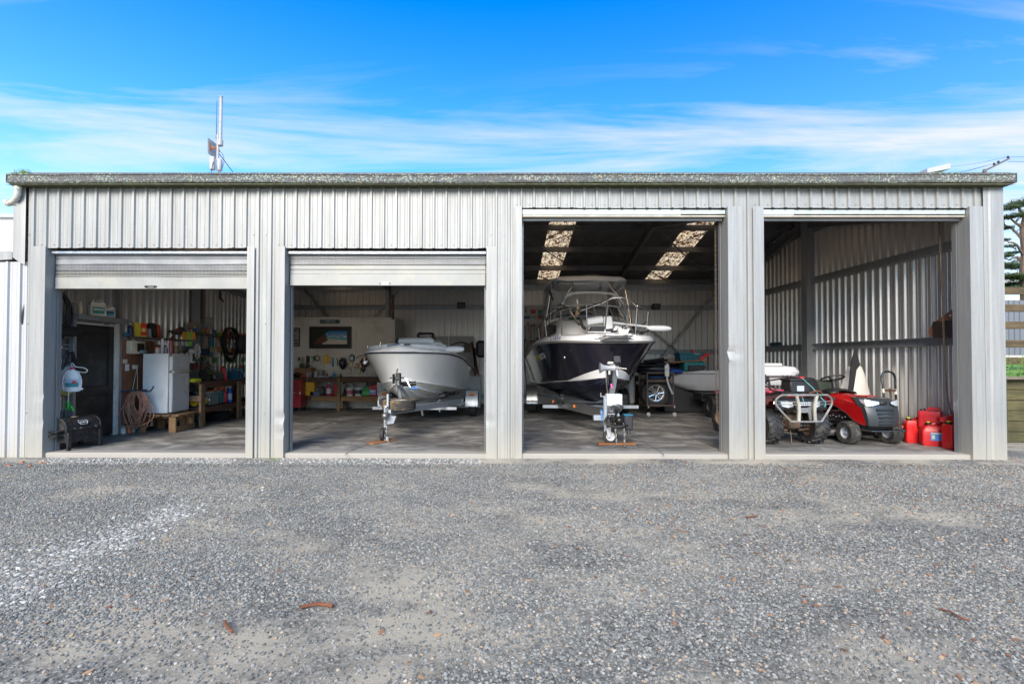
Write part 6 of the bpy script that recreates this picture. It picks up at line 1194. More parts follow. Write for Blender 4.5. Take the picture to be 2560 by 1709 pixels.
ol=smooth_outline(sh); mb=MB(); mb.tube([(x*1.012,y-.01*(abs(x)<.4),z-.005) for x,y,z in ol],.018,6); mb.build('rub_rail',RUB,b1); mb=MB(); mb.tube([(x*1.0,y,z+.022) for x,y,z in ol],.022,6); mb.build('gunwale_edge',GELW,b1)
mb=MB(); rows=[]
for p in sh: rows.append([(-p.x,p.y,p.z+.03),(-p.x*.9,p.y+.02,p.z+.075),(-p.x*.45,p.y+.04,p.z+.10+.02),(0,p.y+.04,p.z+.13),(p.x*.45,p.y+.04,p.z+.12),(p.x*.9,p.y+.02,p.z+.075),(p.x,p.y,p.z+.03)])
mb.loft(rows[:20],closed=False); mb.build('foredeck',GELW,b1)
mb=MB()
for sg in (-1,1): mb.loft([[(sg*p.x,p.y,p.z+.03),(sg*p.x*.92,p.y,p.z+.07),(sg*p.x*.80,p.y,p.z+.06),(sg*p.x*.78,p.y,p.z-.3)] for p in sh[19:]],closed=False)
mb.build('side_deck',GELW,b1)
z0=sh[10].z
mb=MB(); mb.tube(cat([(-.9,1.05,1.60),(-.75,.62,1.66),(-.4,.35,1.69),(0,.26,1.70),(.4,.35,1.69),(.75,.62,1.66),(.95,1.15,1.58)],5),.045,8); mb.build('deck_cushion',GELW,b1)
# console, engine cowl, aerial
mb=MB(); mb.box((.12,2.55,1.62),(.74,.55,.50),(-.12,0,0),.06); mb.build('console',GELW,b1)
mb=MB(); mb.box((-.12,3.5,1.98),(.46,.40,.34),bev=.05); ec=mb.build('outboard_cowl',mat('gloss_black_cowl',(.012,.012,.015),.25,coat=.5),b1); mb=MB(); mb.box((-.12,3.295,2.05),(.26,.006,.03)); mb.build('cowl_stripe',cm((.5,.5,.52)),ec)
mb=MB(); mb.tube([(.62,2.4,1.55),(.66,2.4,2.38)],[.009,.005],6); mb.build('whip_aerial',WHT,b1)
# trolling motor on the deck
tm=thing('trolling_motor','white bow-mounted electric motor folded on the foredeck of the white boat','motor',(-1.70,2.85,0),R(-3)); 
mb=MB(); mb.at((0,0,0)); mb.cyl((-.34,.0,1.80),(.32,.0,1.80),.075,.085,n=16); mb.sph((.32,0,1.80),(.09,.085,.085)); mb.sph((-.34,0,1.8),(.05,.075,.075)); mb.build('head',GELW,tm)
mb=MB(); mb.cyl((.32,0,1.80),(.66,.0,1.70),.022,n=10); mb.build('shaft',GELW,tm); mb=MB(); mb.loft([[(x,math.cos(t)*r_,1.64+math.sin(t)*r_) for t in [i*PI/7 for i in range(14)]] for x,r_ in ((.62,.02),(.65,.05),(.72,.066),(.88,.068),(.98,.055),(1.03,.03),(1.04,.005))]); mb.build('pod',GELW,tm)
mb=MB(); mb.box((.16,.0,1.68),(.34,.2,.10),(0,0,.1),.02); mb.box((.02,-.05,1.66),(.22,.12,.14),bev=.02); mb.box((-.36,0,1.78),(.06,.17,.18),bev=.02); mb.tube(cat([(.35,.05,1.66),(.42,.0,1.68),(.5,.02,1.62),(.62,.0,1.62)],4),.03,6); mb.build('mount',BLK,tm)
mb=MB(); mb.box((.38,-.03,1.69),(.20,.14,.16),bev=.03); mb.build('mount_cover',GELW,tm)
mb=MB()
for x,y,z in ((-.87,.8,1.62),(-.45,.3,1.68),(.86,1.1,1.62)): mb.box((x,y,z+.03),(.04,.06,.05),bev=.01); mb.cyl((x-.0,y,z),(x,y,z+.09),.012,n=8)
mb.build('deck_cleat',CHR,b1)
mb=MB(); mb.tube([(-.3,.25,1.70),(-.1,.22,1.72),(.1,.28,1.73)],.014,6); mb.box((.12,.2,1.72),(.12,.05,.03),(0,0,.4),.008); mb.build('mooring_line',cm((.05,.14,.22)),b1)
mb=MB(); mb.tube(cat([(-.93,.95,1.42),(-.80,.82,1.35),(-.66,.75,1.18),(-.60,.72,1.02)],4),.012,6); 
# trailer 1
t1=thing('boat_trailer','galvanised boat trailer with spare tyre lying flat carrying the white boat','trailer',(-1.86,1.0,0),R(-1))
def beam(a_,b_,wd,hh,m,nm,par): 
    a_=Vector(a_);b_=Vector(b_); d_=(b_-a_).normalized(); s_=d_.cross(Vector((0,0,1))).normalized()*wd/2; u_=Vector((0,0,hh/2)); mb=MB(); mb.loft([[p-s_-u_,p+s_-u_,p+s_+u_,p-s_+u_] for p in (a_,b_)]); return mb.build(nm,m,par)
beam((.02,.0,.50),(.05,.85,.49),.08,.11,GV2,'drawbar',t1); beam((.06,.45,.49),(.98,3.0,.44),.06,.11,GV2,'side_rail',t1); beam((.04,.45,.49),(-.90,3.0,.44),.06,.11,GV2,'side_rail',t1); beam((.98,3.0,.44),(.98,6.0,.42),.06,.11,GV2,'side_rail',t1); beam((-.90,3.0,.44),(-.90,6.0,.42),.06,.11,GV2,'side_rail',t1)
for y in (2.3,3.4,4.6,5.8): beam((-.88,y,.36),(.96,y,.36),.06,.06,GV2,'cross_member',t1)
beam((-1.15,4.0,.33),(1.15,4.0,.33),.06,.06,GV2,'axle',t1)
for x,sd_ in ((-.96,-1),(1.20,1)):
    wheel(t1,(x,4.0,.30),.30,.19,.17,'X',cm((.4,.4,.4)),'road',side=sd_); mb=MB(); W3=.15; prf=[(-.42,.30),(-.40,.47),(-.24,.66),(.24,.66),(.40,.47),(.42,.30)]
    mb.loft([[(x-W3,4.0+a_,z) for a_,z in prf],[(x+W3,4.0+a_,z) for a_,z in prf],[(x+W3,4.0+a_*.97,z-.02) for a_,z in prf],[(x-W3,4.0+a_*.97,z-.02) for a_,z in prf]],closed=False); md=mb.build('mudguard',GV2,t1); mb=MB(); mb.box((x,3.61,.58),(.12,.02,.05),(-.6,0,0),.004); mb.build('marker_lamp',cm((.55,.12,.01),.3),md)
sp=wheel(t1,(.11,.42,.61),.30,.19,.18,'Z',cm((.3,.3,.3)),'road',side=1,tyre_m=mat('muddy_tyre',(.05,.045,.038),.8,var=.3,scale=8,dirt=(.38,.25,.11),dscale=7)); sp.name='spare_tyre'
mb=MB(); mb.box((-.02,.12,.62),(.035,.06,.40),bev=.004); mb.build('spare_bracket',GV2,t1)
beam((.06,.95,.50),(.02,.72,1.0),.06,.08,GV2,'winch_post',t1); beam((.20,1.2,.52),(.06,.78,.92),.05,.05,GV2,'winch_brace',t1)
mb=MB(); mb.bb(-.06,-.045,.60,.76,.97,1.15); mb.bb(.06,.075,.60,.76,.97,1.15); mb.bb(-.045,.06,.8,.82,.95,1.17); mb.bb(-.045,.06,.6,.82,.93,.945); mb.cyl((-.13,.70,1.08),(.16,.70,1.08),.014,n=8); mb.lathe([(.05,-.04),(.025,-.03),(.025,.04),(.05,.05)],12,(0,.7,1.06),'X'); mb.tube([(0,.7,1.18),(.02,.7,1.25)],.012,6); wn=mb.build('winch',DKM,t1)
mb=MB(); mb.tube([(.16,.68,1.08),(.17,.66,1.08),(.28,.60,.90)],.010,6); mb.build('crank',SSTL,wn); mb=MB(); mb.cyl((.26,.60,.90),(.42,.58,.89),.018,n=10); mb.build('crank_grip',cm((.02,.14,.42)),wn)
mb=MB(); mb.cyl((-.05,1.0,.94),(.30,1.05,.96),.045,n=12); mb.build('bow_roller',BLK,t1)
mb=MB(); mb.box((0,-.06,.47),(.10,.22,.09),bev=.015); mb.sph((0,-.16,.47),(.055,.06,.055)); mb.tube([(0,-.02,.52),(0,.02,.60),(.0,-.1,.62)],.014,6); mb.build('coupling',mat('greasy_coupling',(.25,.24,.22),.35,.7),t1)
mb=MB(); mb.prism([(-.06,-.0),(.16,-.02),(.12,-.14),(-.02,-.16)],-.06,.05); mb.V=[(x+.0,y,z+.47) for x,y,z in mb.V]; mb.build('jockey_bracket',GV2,t1)
mb=MB(); mb.cyl((-.06,.08,.22),(-.06,.08,.62),.024,n=12); mb.prism([(-.03,-.1),(.03,-.1),(.02,.1),(-.02,.1)],-.012,.012,'Y'); mb.build('jockey_stand',GV2,t1)
mb=MB(); mb.tube([(-.025,.03,.12),(-.025,.06,.27),(-.06,.08,.28)],.010,6); mb.build('jockey_fork',GV2,t1)
wheel(t1,(-.085,.04,.135),.115,.065,.06,'X',cm((.12,.12,.12)),'plain',side=1)
chain('safety_chain',[(-.02,-.10,.42),(.0,-.12,.30),(-.005,-.12,.15),(-.01,-.13,.05)],CHM,None,t1)
for sg,x in ((1,.62),(-1,-.55)):
    for y in (2.5,2.9,3.4,3.9):
        mb=MB(); xx=x+sg*(y-2.5)*.06; mb.cyl((xx-.05,y,.60),(xx+.06,y,.63),.07,n=14); mb.build('keel_roller',BLK,t1); mb=MB(); mb.tube([(xx,y+.02,.59),(xx-sg*.12,y+.05,.46),(xx-sg*.3,y+.05,.40)],.012,6); mb.build('roller_arm',GV2,t1)
mb=MB(); mb.tube([(.35,1.4,.45),(.37,1.4,.30)],.02,6); mb.box((.55,2.6,.33),(.03,.03,.16)); mb.build('hanging_strap',cm((.35,.35,.33)),t1)
o=MB().box((0,0,.016),(.17,.50,.032),bev=.004).build('timber_block',wood('worn_pine_block',(.36,.17,.07),(.16,.06,.025),1,1),None,(-1.95,1.0,0),R(-40)); tag(o,'worn pine board under the small trailer wheel of the white boat','board')
# ================================================================ BAY 3 : navy cabin boat
NAVY=mat('navy_gelcoat',(.012,.011,.022),.14,var=.1,scale=2,coat=.8); NAVB=mat('navy_antifoul',(.008,.010,.028),.35,var=.3,scale=3,dirt=(.07,.09,.13),dscale=2.5); WGEL=mat('white_boat_gelcoat',(.80,.80,.80),.22,var=.03,coat=.5)
b2=thing('cabin_boat','navy and white cabin fishing boat bow-on in the third bay, on a galvanised trailer','boat',(2.28,2.05,0),R(1.0))
K2=[(0,.30,1.04),(0,.60,.78),(0,1.2,.55),(0,2.1,.44),(0,3.6,.40),(0,6.1,.42)]
C2=[(0,.30,1.05),(.38,.62,.99),(.68,1.3,.93),(.93,2.2,.87),(1.06,3.6,.79),(1.08,6.1,.74)]
S2=[(0,-.08,1.74),(.62,.18,1.76),(1.08,.86,1.78),(1.30,2.0,1.75),(1.33,3.6,1.66),(1.28,6.1,1.55)]
nm_=[0]*6+[1]; 
def band2(u): return max(.012,.36*(1-u*2.5)) 
mb=MB(); half=[1,1,1,1,2,2,2,0,0,0,0]  # placeholder, fixed below
# strip materials, left to right: the section list runs sheer..keel..sheer
hm=[0,0,0,0,2,2,1,1,1,1]   # from sheer down: 4 topside, band, lip, lip2, bottom
mats_half=[0,0,0,0,2,0,0,1,1,1,1]
full=mats_half+list(reversed(mats_half))
sh,ch,secs=hull(mb,K2,C2,S2,n=34,flare=.75,lip=.04,mats=full,band=band2); mb.build('hull',[NAVY,NAVB,WGEL],b2,ang=50)
mb=MB()
for sg in (-1,1):
    for f in (.45,.75):
        pts=[]
        for i in range(6,35):
            u=(i/34)**1.35; K,C=pick(K2,u),pick(C2,u); K.x=0; p=K.lerp(C,f); pts.append((sg*p.x,p.y,p.z-.03*C.x*math.sin(f*PI)-.004))
        mb.tube(pts,[.004]+[.016]*(len(pts)-1),5)
mb.build('strake',NAVB,b2)
ol=smooth_outline(sh); mb=MB(); mb.loft([[(x*1.0,y,z-.005),(x*1.018,y-.012,z),(x*1.018,y-.012,z+.035),(x*1.0,y,z+.04)] for x,y,z in ol],closed=False); mb.build('rub_rail',cm((.36,.33,.30)),b2)
mb=MB(); mb.loft([[(x*1.02,y-.014,z+.012),(x*1.026,y-.02,z+.018),(x*1.02,y-.014,z+.026)] for x,y,z in ol],closed=False); mb.build('rub_strip',RUB,b2)
mb=MB()
mb.loft([[(-p.x,p.y,p.z+.035),(-p.x*.975,p.y+.02,p.z+.13),(-p.x*.85,p.y+.05,p.z+.16),(-p.x*.4,p.y+.08,p.z+.19),(0,p.y+.08,p.z+.20),(p.x*.4,p.y+.08,p.z+.19),(p.x*.85,p.y+.05,p.z+.16),(p.x*.975,p.y+.02,p.z+.13),(p.x,p.y,p.z+.035)] for p in sh[:24]],closed=False); mb.build('foredeck',WGEL,b2)
mb=MB()
for sg in (-1,1): mb.loft([[(sg*p.x,p.y,p.z+.035),(sg*p.x*.975,p.y,p.z+.13),(sg*p.x*.85,p.y,p.z+.15),(sg*p.x*.82,p.y,p.z-.3)] for p in sh[23:]],closed=False)
mb.build('side_deck',WGEL,b2)
# bow pulpit platform
mb=MB(); mb.loft([[(-w_,y,z0_),(w_,y,z0_),(w_*.96,y+.0,z1_),(-w_*.96,y,z1_)] for w_,y,z0_,z1_ in ((.10,-.42,1.845,1.885),(.24,-.36,1.83,1.90),(.26,-.05,1.80,1.92),(.34,.15,1.80,1.94),(.30,.5,1.82,1.96))]); mb.build('pulpit_platform',WGEL,b2)
mb=MB(); mb.tube(cat([(-.46,.10,1.80),(-.27,-.05,1.84),(-.25,-.36,1.86),(0,-.45,1.86),(.25,-.36,1.86),(.27,-.05,1.84),(.46,.10,1.80)],4),.010,6); mb.build('pulpit_trim',SSTL,b2)
mb=MB(); mb.sph((0,-.40,1.89),(.05,.06,.03)); mb.tube([(-.05,-.3,1.93),(.05,-.3,1.93)],.03,8); mb.prism([(-.08,-.02),(.08,-.02),(.12,.08),(.03,.05),(-.10,.09)],-.30,-.22); mb.V=[(x+.10,y,z+ (1.93 if z<1 else 0)) for x,y,z in mb.V]; mb.build('anchor_roller',mat('bleached_white_fitting',(.6,.58,.52),.5),b2)
mb=MB(); mb.tube(cat([(.18,.0,1.95),(.16,-.02,2.05),(.22,-.02,2.08),(.27,.02,1.98)],4),.012,6); mb.tube(cat([(-.02,.1,1.96),(.10,-.05,1.98),(.3,.05,1.97),(.55,.3,1.98),(.75,.62,2.0)],4),.02,6); mb.build('anchor_rope',cm((.03,.03,.03)),b2)
# cabin
def rr_(x,y,z): return (x,y,z)
CY=1.25
mb=MB(); cab=[]
for y,w_,zt in ((.95,.55,1.99),(1.25,.78,2.16),(1.65,.92,2.32),(2.2,1.0,2.40),(3.3,1.02,2.42)):
    zb_2=1.86; cab.append([(-w_,y,zb_2),(-w_*.97,y,zb_2+(zt-zb_2)*.55),(-w_*.80,y,zt-.03),(-w_*.4,y,zt),(0,y,zt+.015),(w_*.4,y,zt),(w_*.80,y,zt-.03),(w_*.97,y,zb_2+(zt-zb_2)*.55),(w_,y,zb_2)])
mb.loft([[(0,.9,1.93)]*9]+cab,closed=False); mb.build('cabin_top',WGEL,b2)
for sg in (-1,1): mb=MB(); mb.loft([[(sg*.905,1.55,2.02),(sg*.895,1.55,2.20)],[(sg*1.01,2.1,2.0),(sg*.98,2.1,2.26)],[(sg*1.03,2.8,2.0),(sg*1.01,2.8,2.26)]],closed=False); mb.build('cabin_window',cm((.01,.01,.012),.1),b2)
# windscreen
GLS=glassy('tinted_screen',(.45,.50,.52),.5,.05); CLR=glassy('clear_vinyl',(.93,.94,.93),.07,.10)
WS=[(-1.02,2.65,2.40),(-.86,2.12,2.40),(-.5,1.92,2.42),(0,1.86,2.43),(.5,1.92,2.42),(.86,2.12,2.40),(1.02,2.65,2.40)]
up_=lambda p,k=1:(p[0]*.90,p[1]+.30*k,p[2]+.29*k)
mb=MB(); mb.loft([[p,up_(p)] for p in cat(WS,4)],closed=False); mb.build('windscreen',GLS,b2)
mb=MB(); mb.loft([[(x,y,z-.01),(x,y-.01,z),(x,y,z+.03),(x,y+.02,z)] for x,y,z in [up_(p) for p in cat(WS,4)]]); mb.build('screen_frame',cm((.62,.62,.62)),b2)
mb=MB(); 
for p in (WS[2],WS[4],(.08,1.86,2.43),WS[1],WS[5]): q_=up_(p); mb.tube([p,q_],.014,6)
mb.tube([(x,y-.005,z) for x,y,z in cat(WS,4)],.014,6); mb.build('screen_post',cm((.35,.36,.37)),b2)
mb=MB(); mb.sph((-.42,2.3,2.47),(.16,.06,.07)); mb.build('green_jacket',cm((.03,.28,.06)),b2); mb=MB(); mb.sph((-.18,2.4,2.50),(.3,.08,.10)); mb.sph((-.66,2.3,2.45),(.14,.06,.05)); mb.build('dark_cushions',cm((.03,.04,.10)),b2)
# hardtop
HZ=3.37
mb=MB(); ho=[]
for y,w_,dz in ((1.98,.56,-.05),(2.04,.78,-.02),(2.3,.88,0),(3.2,.94,.02),(3.75,.92,.0),(3.85,.8,-.03)):
    ho.append([(-w_,y,HZ+dz-.05),(-w_*1.02,y,HZ+dz-.01),(-w_*.9,y,HZ+dz+.035),(-w_*.4,y,HZ+dz+.055),(0,y,HZ+dz+.06),(w_*.4,y,HZ+dz+.055),(w_*.9,y,HZ+dz+.035),(w_*1.02,y,HZ+dz-.01),(w_,y,HZ+dz-.05),(w_*.85,y,HZ+dz-.045),(0,y,HZ+dz-.03),(-w_*.85,y,HZ+dz-.045)])
mb.loft(ho); mb.build('hardtop',mat('hardtop_white',(.66,.66,.65),.3,var=.05,coat=.3),b2)
mb=MB(); mb.box((-.30,2.75,HZ-.10),(.85,.9,.05),bev=.02); mb.build('roof_locker',cm((.62,.60,.56)),b2)
mb=MB(); mb.box((.15,2.6,HZ+.13),(.36,.05,.05),bev=.006); lb2=mb.build('light_bar',cm((.05,.05,.05)),b2); mb=MB()
for i in range(10): mb.box((-.01+i*.034,2.572,HZ+.13),(.026,.006,.034))
mb.build('light_bar_lens',cm((.55,.62,.45),.15),lb2)
mb=MB(); mb.cyl((-.55,2.5,HZ+.02),(-.55,2.5,HZ+.08),.05,n=12); mb.build('gps_dome',WGEL,b2)
ST=SSTL
mb=MB()
for sg in (-1,1):
    mb.tube(cat([(sg*.42,2.08,HZ-.04),(sg*.42,2.06,HZ-.16),(sg*.60,2.0,HZ-.42),(sg*.74,1.94,HZ-.66)],4),.019,8)
    mb.tube([(sg*.74,1.94,HZ-.66),(sg*.78,1.95,2.75),(sg*.84,2.05,2.30)],.019,8) if sg>0 else None
mb.tube([(-.74,1.94,HZ-.66),(-.62,1.70,2.62),(-.38,1.30,2.12)],.022,8); mb.tube([(-.38-.04,1.3,2.11),(-.34,1.3,2.11)],.05,8)
for sg in (-1,1):
    mb.tube([(sg*.84,3.5,HZ-.04),(sg*1.0,3.3,2.45)],.019,8); mb.tube([(sg*.86,2.5,HZ-.06),(sg*.98,2.7,2.42)],.019,8); mb.tube([(sg*.89,2.35,HZ-.2),(sg*1.0,2.05,1.98)],.019,8)
mb.build('roof_post',ST,b2)
mb=MB(); fr_=[(-.86,2.12,HZ-.05),(-.5,2.02,HZ-.04),(0,2.0,HZ-.04),(.5,2.02,HZ-.04),(.86,2.12,HZ-.05)]; lo=[up_(WS[0]),up_(WS[2]),up_(WS[3]),up_(WS[4]),up_(WS[6])]
lo=[(x*1.0,y,z) for x,y,z in lo]; mb.loft([[a_,tuple((Vector(a_)+Vector(b_))/2+Vector((0,-.03,0))),b_] for a_,b_ in zip([tuple(p) for p in cat(fr_,3)],[tuple(p) for p in cat(lo,3)])],closed=False); mb.build('front_clear',CLR,b2)
mb=MB()
for sg in (-1,1): mb.loft([[(sg*.86,2.12,HZ-.05),(sg*.90,2.7,2.70)],[(sg*.92,3.7,HZ-.05),(sg*1.02,3.6,2.4)]],closed=False)
mb.build('side_clear',CLR,b2)
mb=MB(); A_=[(-.70,2.05,2.70),(-.67,2.05,2.86),(-.58,2.04,2.96),(-.42,2.03,3.01),(0,2.01,3.03),(.42,2.03,3.01),(.58,2.04,2.96),(.67,2.05,2.86),(.70,2.05,2.70)]
mb.loft([[(x*1.0,y-.03,z),(x*.95,y-.035,z-.05)] for x,y,z in [tuple(p) for p in cat(A_,4)]],closed=False); mb.build('clear_screen_binding',cm((.62,.62,.62)),b2)
mb=MB(); mb.tube([(-.92,2.2,2.95),(-.96,2.2,3.08)],.03,6); mb.tube([(-.94,2.2,3.0),(-.88,2.2,2.85)],.02,6); mb.build('rod_rack',BLK,b2)
# rails
mb=MB()
def rail(pts,r_=.013): mb.tube(cat(pts,5),r_,7)
for sg in (-1,1):
    rail([(sg*.28,-.25,2.52) if sg>0 else (-.28,-.20,2.48),(sg*.50,.15,2.50),(sg*.92,.75,2.44),(sg*1.16,1.5,2.33),(sg*1.22,2.3,2.18),(sg*1.22,2.9,1.92)])
    for x,y,zt in ((.50,.15,2.50),(.92,.75,2.44),(1.16,1.5,2.33),(1.22,2.3,2.18)): mb.tube([(sg*x,y,zt),(sg*x*.96,y+.05,1.93 if y<2 else 1.85)],.012,7)
rail([(-.60,.20,2.40),(-.28,-.20,2.50),(-.15,-.38,2.56),(.0,-.42,2.57),(.15,-.38,2.56),(.30,-.25,2.50),(.50,.1,2.42)],.016)
for sg in (-1,1): mb.tube([(sg*.20,-.33,2.55),(sg*.20,-.10,1.94)],.014,7)
mb.build('bow_rail',ST,b2)
mb=MB()
for sg in (-1,1): mb.lathe([(.02,0),(.03,.02),(.018,.03),(.02,.07)],10,(sg*.93,.78,1.9))
mb.build('deck_fitting',cm((.5,.48,.35)),b2); mb=MB(); mb.tube([(-.35,.62,1.99),(-.12,.60,1.99)],.012,6); mb.tube([(-.28,.62,1.95),(-.28,.62,1.99)],.01,5); mb.tube([(-.18,.62,1.95),(-.18,.62,1.99)],.01,5); mb.build('deck_handle',cm((.1,.09,.08)),b2)
# lettering
def onhull(sg,y,t):   # point on the topside at a given y
    for a_,b_,c_,d_ in zip(sh,sh[1:],ch,ch[1:]):
        if a_.y<=y<=b_.y: f=(y-a_.y)/(b_.y-a_.y); S=a_.lerp(b_,f);C=c_.lerp(d_,f); return Vector((sg*(C.x+(S.x-C.x)*t),y,C.z+(S.z-C.z)*t))
    return Vector((sg*1.2,y,1.5))
def onside(s,m,y0,dy,size,z0,t,parent=b2,shear=.25,dz=0):
    for i,chh in enumerate(s):
        p=onhull(-1,y0-i*dy,t); q_=onhull(-1,y0-(i+1)*dy,t); d_=(q_-p); d_.z=0; d_.normalize(); nrm=Vector((d_.y,-d_.x,0)); 
        if nrm.x>0: nrm=-nrm
        k=onhull(-1,y0-i*dy,t+.1)-p; up3=Vector((k.x,0,k.z)).normalized(); nn=d_.cross(up3).normalized(); R_=Matrix((d_,up3,nn)).transposed(); o=text('lettering',chh,size,m,parent,p+nn*.012,(0,0,0),1.0,shear); o.rotation_euler=R_.to_euler()
onside('MINN',cm((.60,.45,.02)),2.46,.125,.20,1.5,.70); onside('KOTA',cm((.66,.66,.68)),1.96,.125,.20,1.5,.70)
for i,chh in enumerate('214BNV'):
    k=3+i*.0; y_=.92-i*.065; p=None
    for a_,b_ in zip(sh,sh[1:]):
        if a_.y<=y_<=b_.y: f=(y_-a_.y)/(b_.y-a_.y); p=a_.lerp(b_,f); d_=(a_-b_)
    if p is None: continue
    P3=Vector((-p.x*.99,y_-.0,p.z+.085)); d3=Vector((-d_.x,d_.y,d_.z)).normalized(); d3=Vector((abs(d3.x),-abs(d3.y),0)).normalized(); up3=Vector((0,0,1)); nn=d3.cross(up3).normalized(); up3=nn.cross(d3); R_=Matrix((d3,up3,nn)).transposed(); o=text('registration',chh,.105,cm((.03,.05,.22)),b2,P3+nn*.022+Vector((0,0,.0)),(0,0,0),.8,.3); o.rotation_euler=R_.to_euler()
for i,chh in enumerate('214BNV'):
    y_=.72+i*.065
    for a_,b_ in zip(sh,sh[1:]):
        if a_.y<=y_<=b_.y: f=(y_-a_.y)/(b_.y-a_.y); p=a_.lerp(b_,f); d_=(b_-a_)
    P3=Vector((p.x*.99,y_,p.z+.085)); d3=Vector((d_.x,d_.y,0)).normalized(); nn=d3.cross(Vector((0,0,1))).normalized(); R_=Matrix((d3,Vector((0,0,1)),nn)).transposed(); o=text('registration',chh,.09,cm((.10,.13,.35)),b2,P3+nn*.022,(0,0,0),.8,.3); o.rotation_euler=R_.to_euler()
p=onhull(-1,.62,.62); mb=MB(); mb.sph(tuple(p+Vector((-.012,-.01,0))),(.022,.012,.030),10,6); mb.build('bow_badge',CHR,b2)
mb=MB(); mb.tube([(.01,-.06,1.42),(.01,-.14,1.40)],.012,6); mb.tube([(.02,.14,1.28),(.26,.05,1.24)],.012,8); mb.build('bow_eye',SSTL,b2)
# trolling motor 2
tm2=thing('bow_electric_motor','white electric motor lying across the deck of the navy cabin boat','motor',(2.24,2.62,0),R(0))
mb=MB(); mb.cyl((-.36,0,2.20),(-.06,-.02,2.24),.080,n=18); mb.sph((-.36,0,2.20),(.03,.08,.08)); mb.box((.05,-.01,2.17),(.18,.18,.28),(0,-.1,0),.03); mb.build('head',GELW,tm2)
mb=MB(); mb.cyl((.0,0,2.20),(.98,-.0,2.09),.021,n=10); mb.build('shaft',GELW,tm2); mb=MB(); mb.loft([[(x,math.cos(t)*r_,2.075-.03*(x-.9)+math.sin(t)*r_) for t in [i*PI/7 for i in range(14)]] for x,r_ in ((.86,.02),(.90,.045),(.98,.058),(1.2,.06),(1.30,.048),(1.35,.02),(1.355,.003))]); mb.build('pod',GELW,tm2)
mb=MB(); mb.prism([(-.33,2.0),(.16,2.0),(.10,2.10),(-.28,2.10)],-.09,.09); mb.tube(cat([(-.44,0,2.30),(-.50,0,2.24),(-.46,0,2.1),(-.36,0,2.05)],4),.035,7); mb.tube([(.9,0,2.03),(.70,.02,1.93)],.025,6); mb.tube(cat([(.25,0,2.05),(.4,.03,1.99),(.55,0,2.02)],4),.02,6); mb.build('mount',BLK,tm2)
mb=MB(); mb.prism([(.12,1.98),(.42,1.98),(.36,2.06),(.20,2.12)],-.07,.07); mb.box((-.06,0,1.985),(.62,.22,.02),bev=.004); mb.build('mount_base',GELW,tm2)
# trailer 2
ALU=steel('satin_trailer_channel',(.40,.40,.40),.85,.28,.1,grime=.15)
t2=thing('big_boat_trailer','heavy galvanised tandem style boat trailer under the navy cabin boat','trailer',(2.06,.95,0),R(-1.9))
t2['label']='heavy galvanised boat trailer with long side rails under the navy cabin boat'
def chan(a_,b_,hh,par,nm='side_rail'):
    a_=Vector(a_);b_=Vector(b_); mb=MB(); d_=(b_-a_).normalized(); s_=d_.cross(Vector((0,0,1))).normalized()*.03; u_=Vector((0,0,hh/2)); e_=Vector((0,0,.014))
    mb.loft([[p-s_-u_,p+s_-u_,p+s_+u_,p-s_+u_] for p in (a_,b_)]); mb.loft([[p-s_*1.35-u_-e_,p+s_*1.35-u_-e_,p+s_*1.35-u_-e_*.05,p-s_*1.35-u_-e_*.05] for p in (a_,b_)]); mb.loft([[p-s_*1.35+u_+e_*.05,p+s_*1.35+u_+e_*.05,p+s_*1.35+u_+e_,p-s_*1.35+u_+e_] for p in (a_,b_)]); return mb.build(nm,ALU,par)
sr=chan((-.02,.55,.43),(-1.10,4.0,.45),.15,t2); chan((.02,.55,.43),(1.10,4.0,.45),.15,t2); chan((-1.10,4.0,.45),(-1.10,7.2,.45),.15,t2); chan((1.10,4.0,.45),(1.10,7.2,.45),.15,t2)
beam((0,.0,.43),(0,1.4,.42),.09,.12,GV2,'drawbar',t2)
for y in (2.8,4.2,5.6,6.8): beam((-1.08,y,.36),(1.08,y,.36),.07,.07,GV2,'cross_member',t2)
beam((-1.35,4.8,.33),(1.35,4.8,.33),.07,.07,GV2,'axle',t2)
TRM=mat('checker_plate',(.33,.33,.33),.3,.9,var=.25,scale=60)
for x,sd_ in ((-1.25,-1),(1.20,1)):
    for yy in (4.8,):
        wheel(t2,(x,yy,.33),.33,.21,.19,'X',cm((.4,.4,.4)),'road',side=sd_)
    if x>0: continue
    prf=[(-.50,.30),(-.47,.52),(-.26,.76),(.26,.76),(.47,.52),(.5,.30)]; W3=.15
    mb=MB(); mb.loft([[(x-W3,4.8+a_,z) for a_,z in prf],[(x+W3,4.8+a_,z) for a_,z in prf],[(x+W3,4.8+a_*.97,z-.015) for a_,z in prf],[(x-W3,4.8+a_*.97,z-.015) for a_,z in prf]],closed=False); md=mb.build('mudguard',TRM,t2); mb=MB(); mb.box((x,4.31,.35),(.30,.02,.05),bev=.004); mb.build('mudguard_strip',cm((.4,.38,.36)),md)
d_=(Vector((-1.10,4.0,.45))-Vector((-.02,.55,.43))).normalized(); s_=Vector((d_.y,-d_.x,0)); s_=-s_ if s_.x>0 else s_; face=lambda t,z=0:Vector((-.02,.55,.43)).lerp(Vector((-1.10,4.0,.45)),t)+s_*.034+Vector((0,0,z))
rot_=Matrix(((-d_),Vector((0,0,1)),(-d_).cross(Vector((0,0,1))))).transposed()
o=text('maker_lettering','LOAD RITE',.10,cm((.02,.02,.02)),t2,face(.60,.02),(0,0,0),1.0,.2); o.rotation_euler=rot_.to_euler(); o=text('maker_lettering_small','TRAILERS',.05,cm((.02,.02,.02)),t2,face(.60,-.05),(0,0,0),1.0,.1); o.rotation_euler=rot_.to_euler()
mb=MB(); c_=face(.69,.0); 
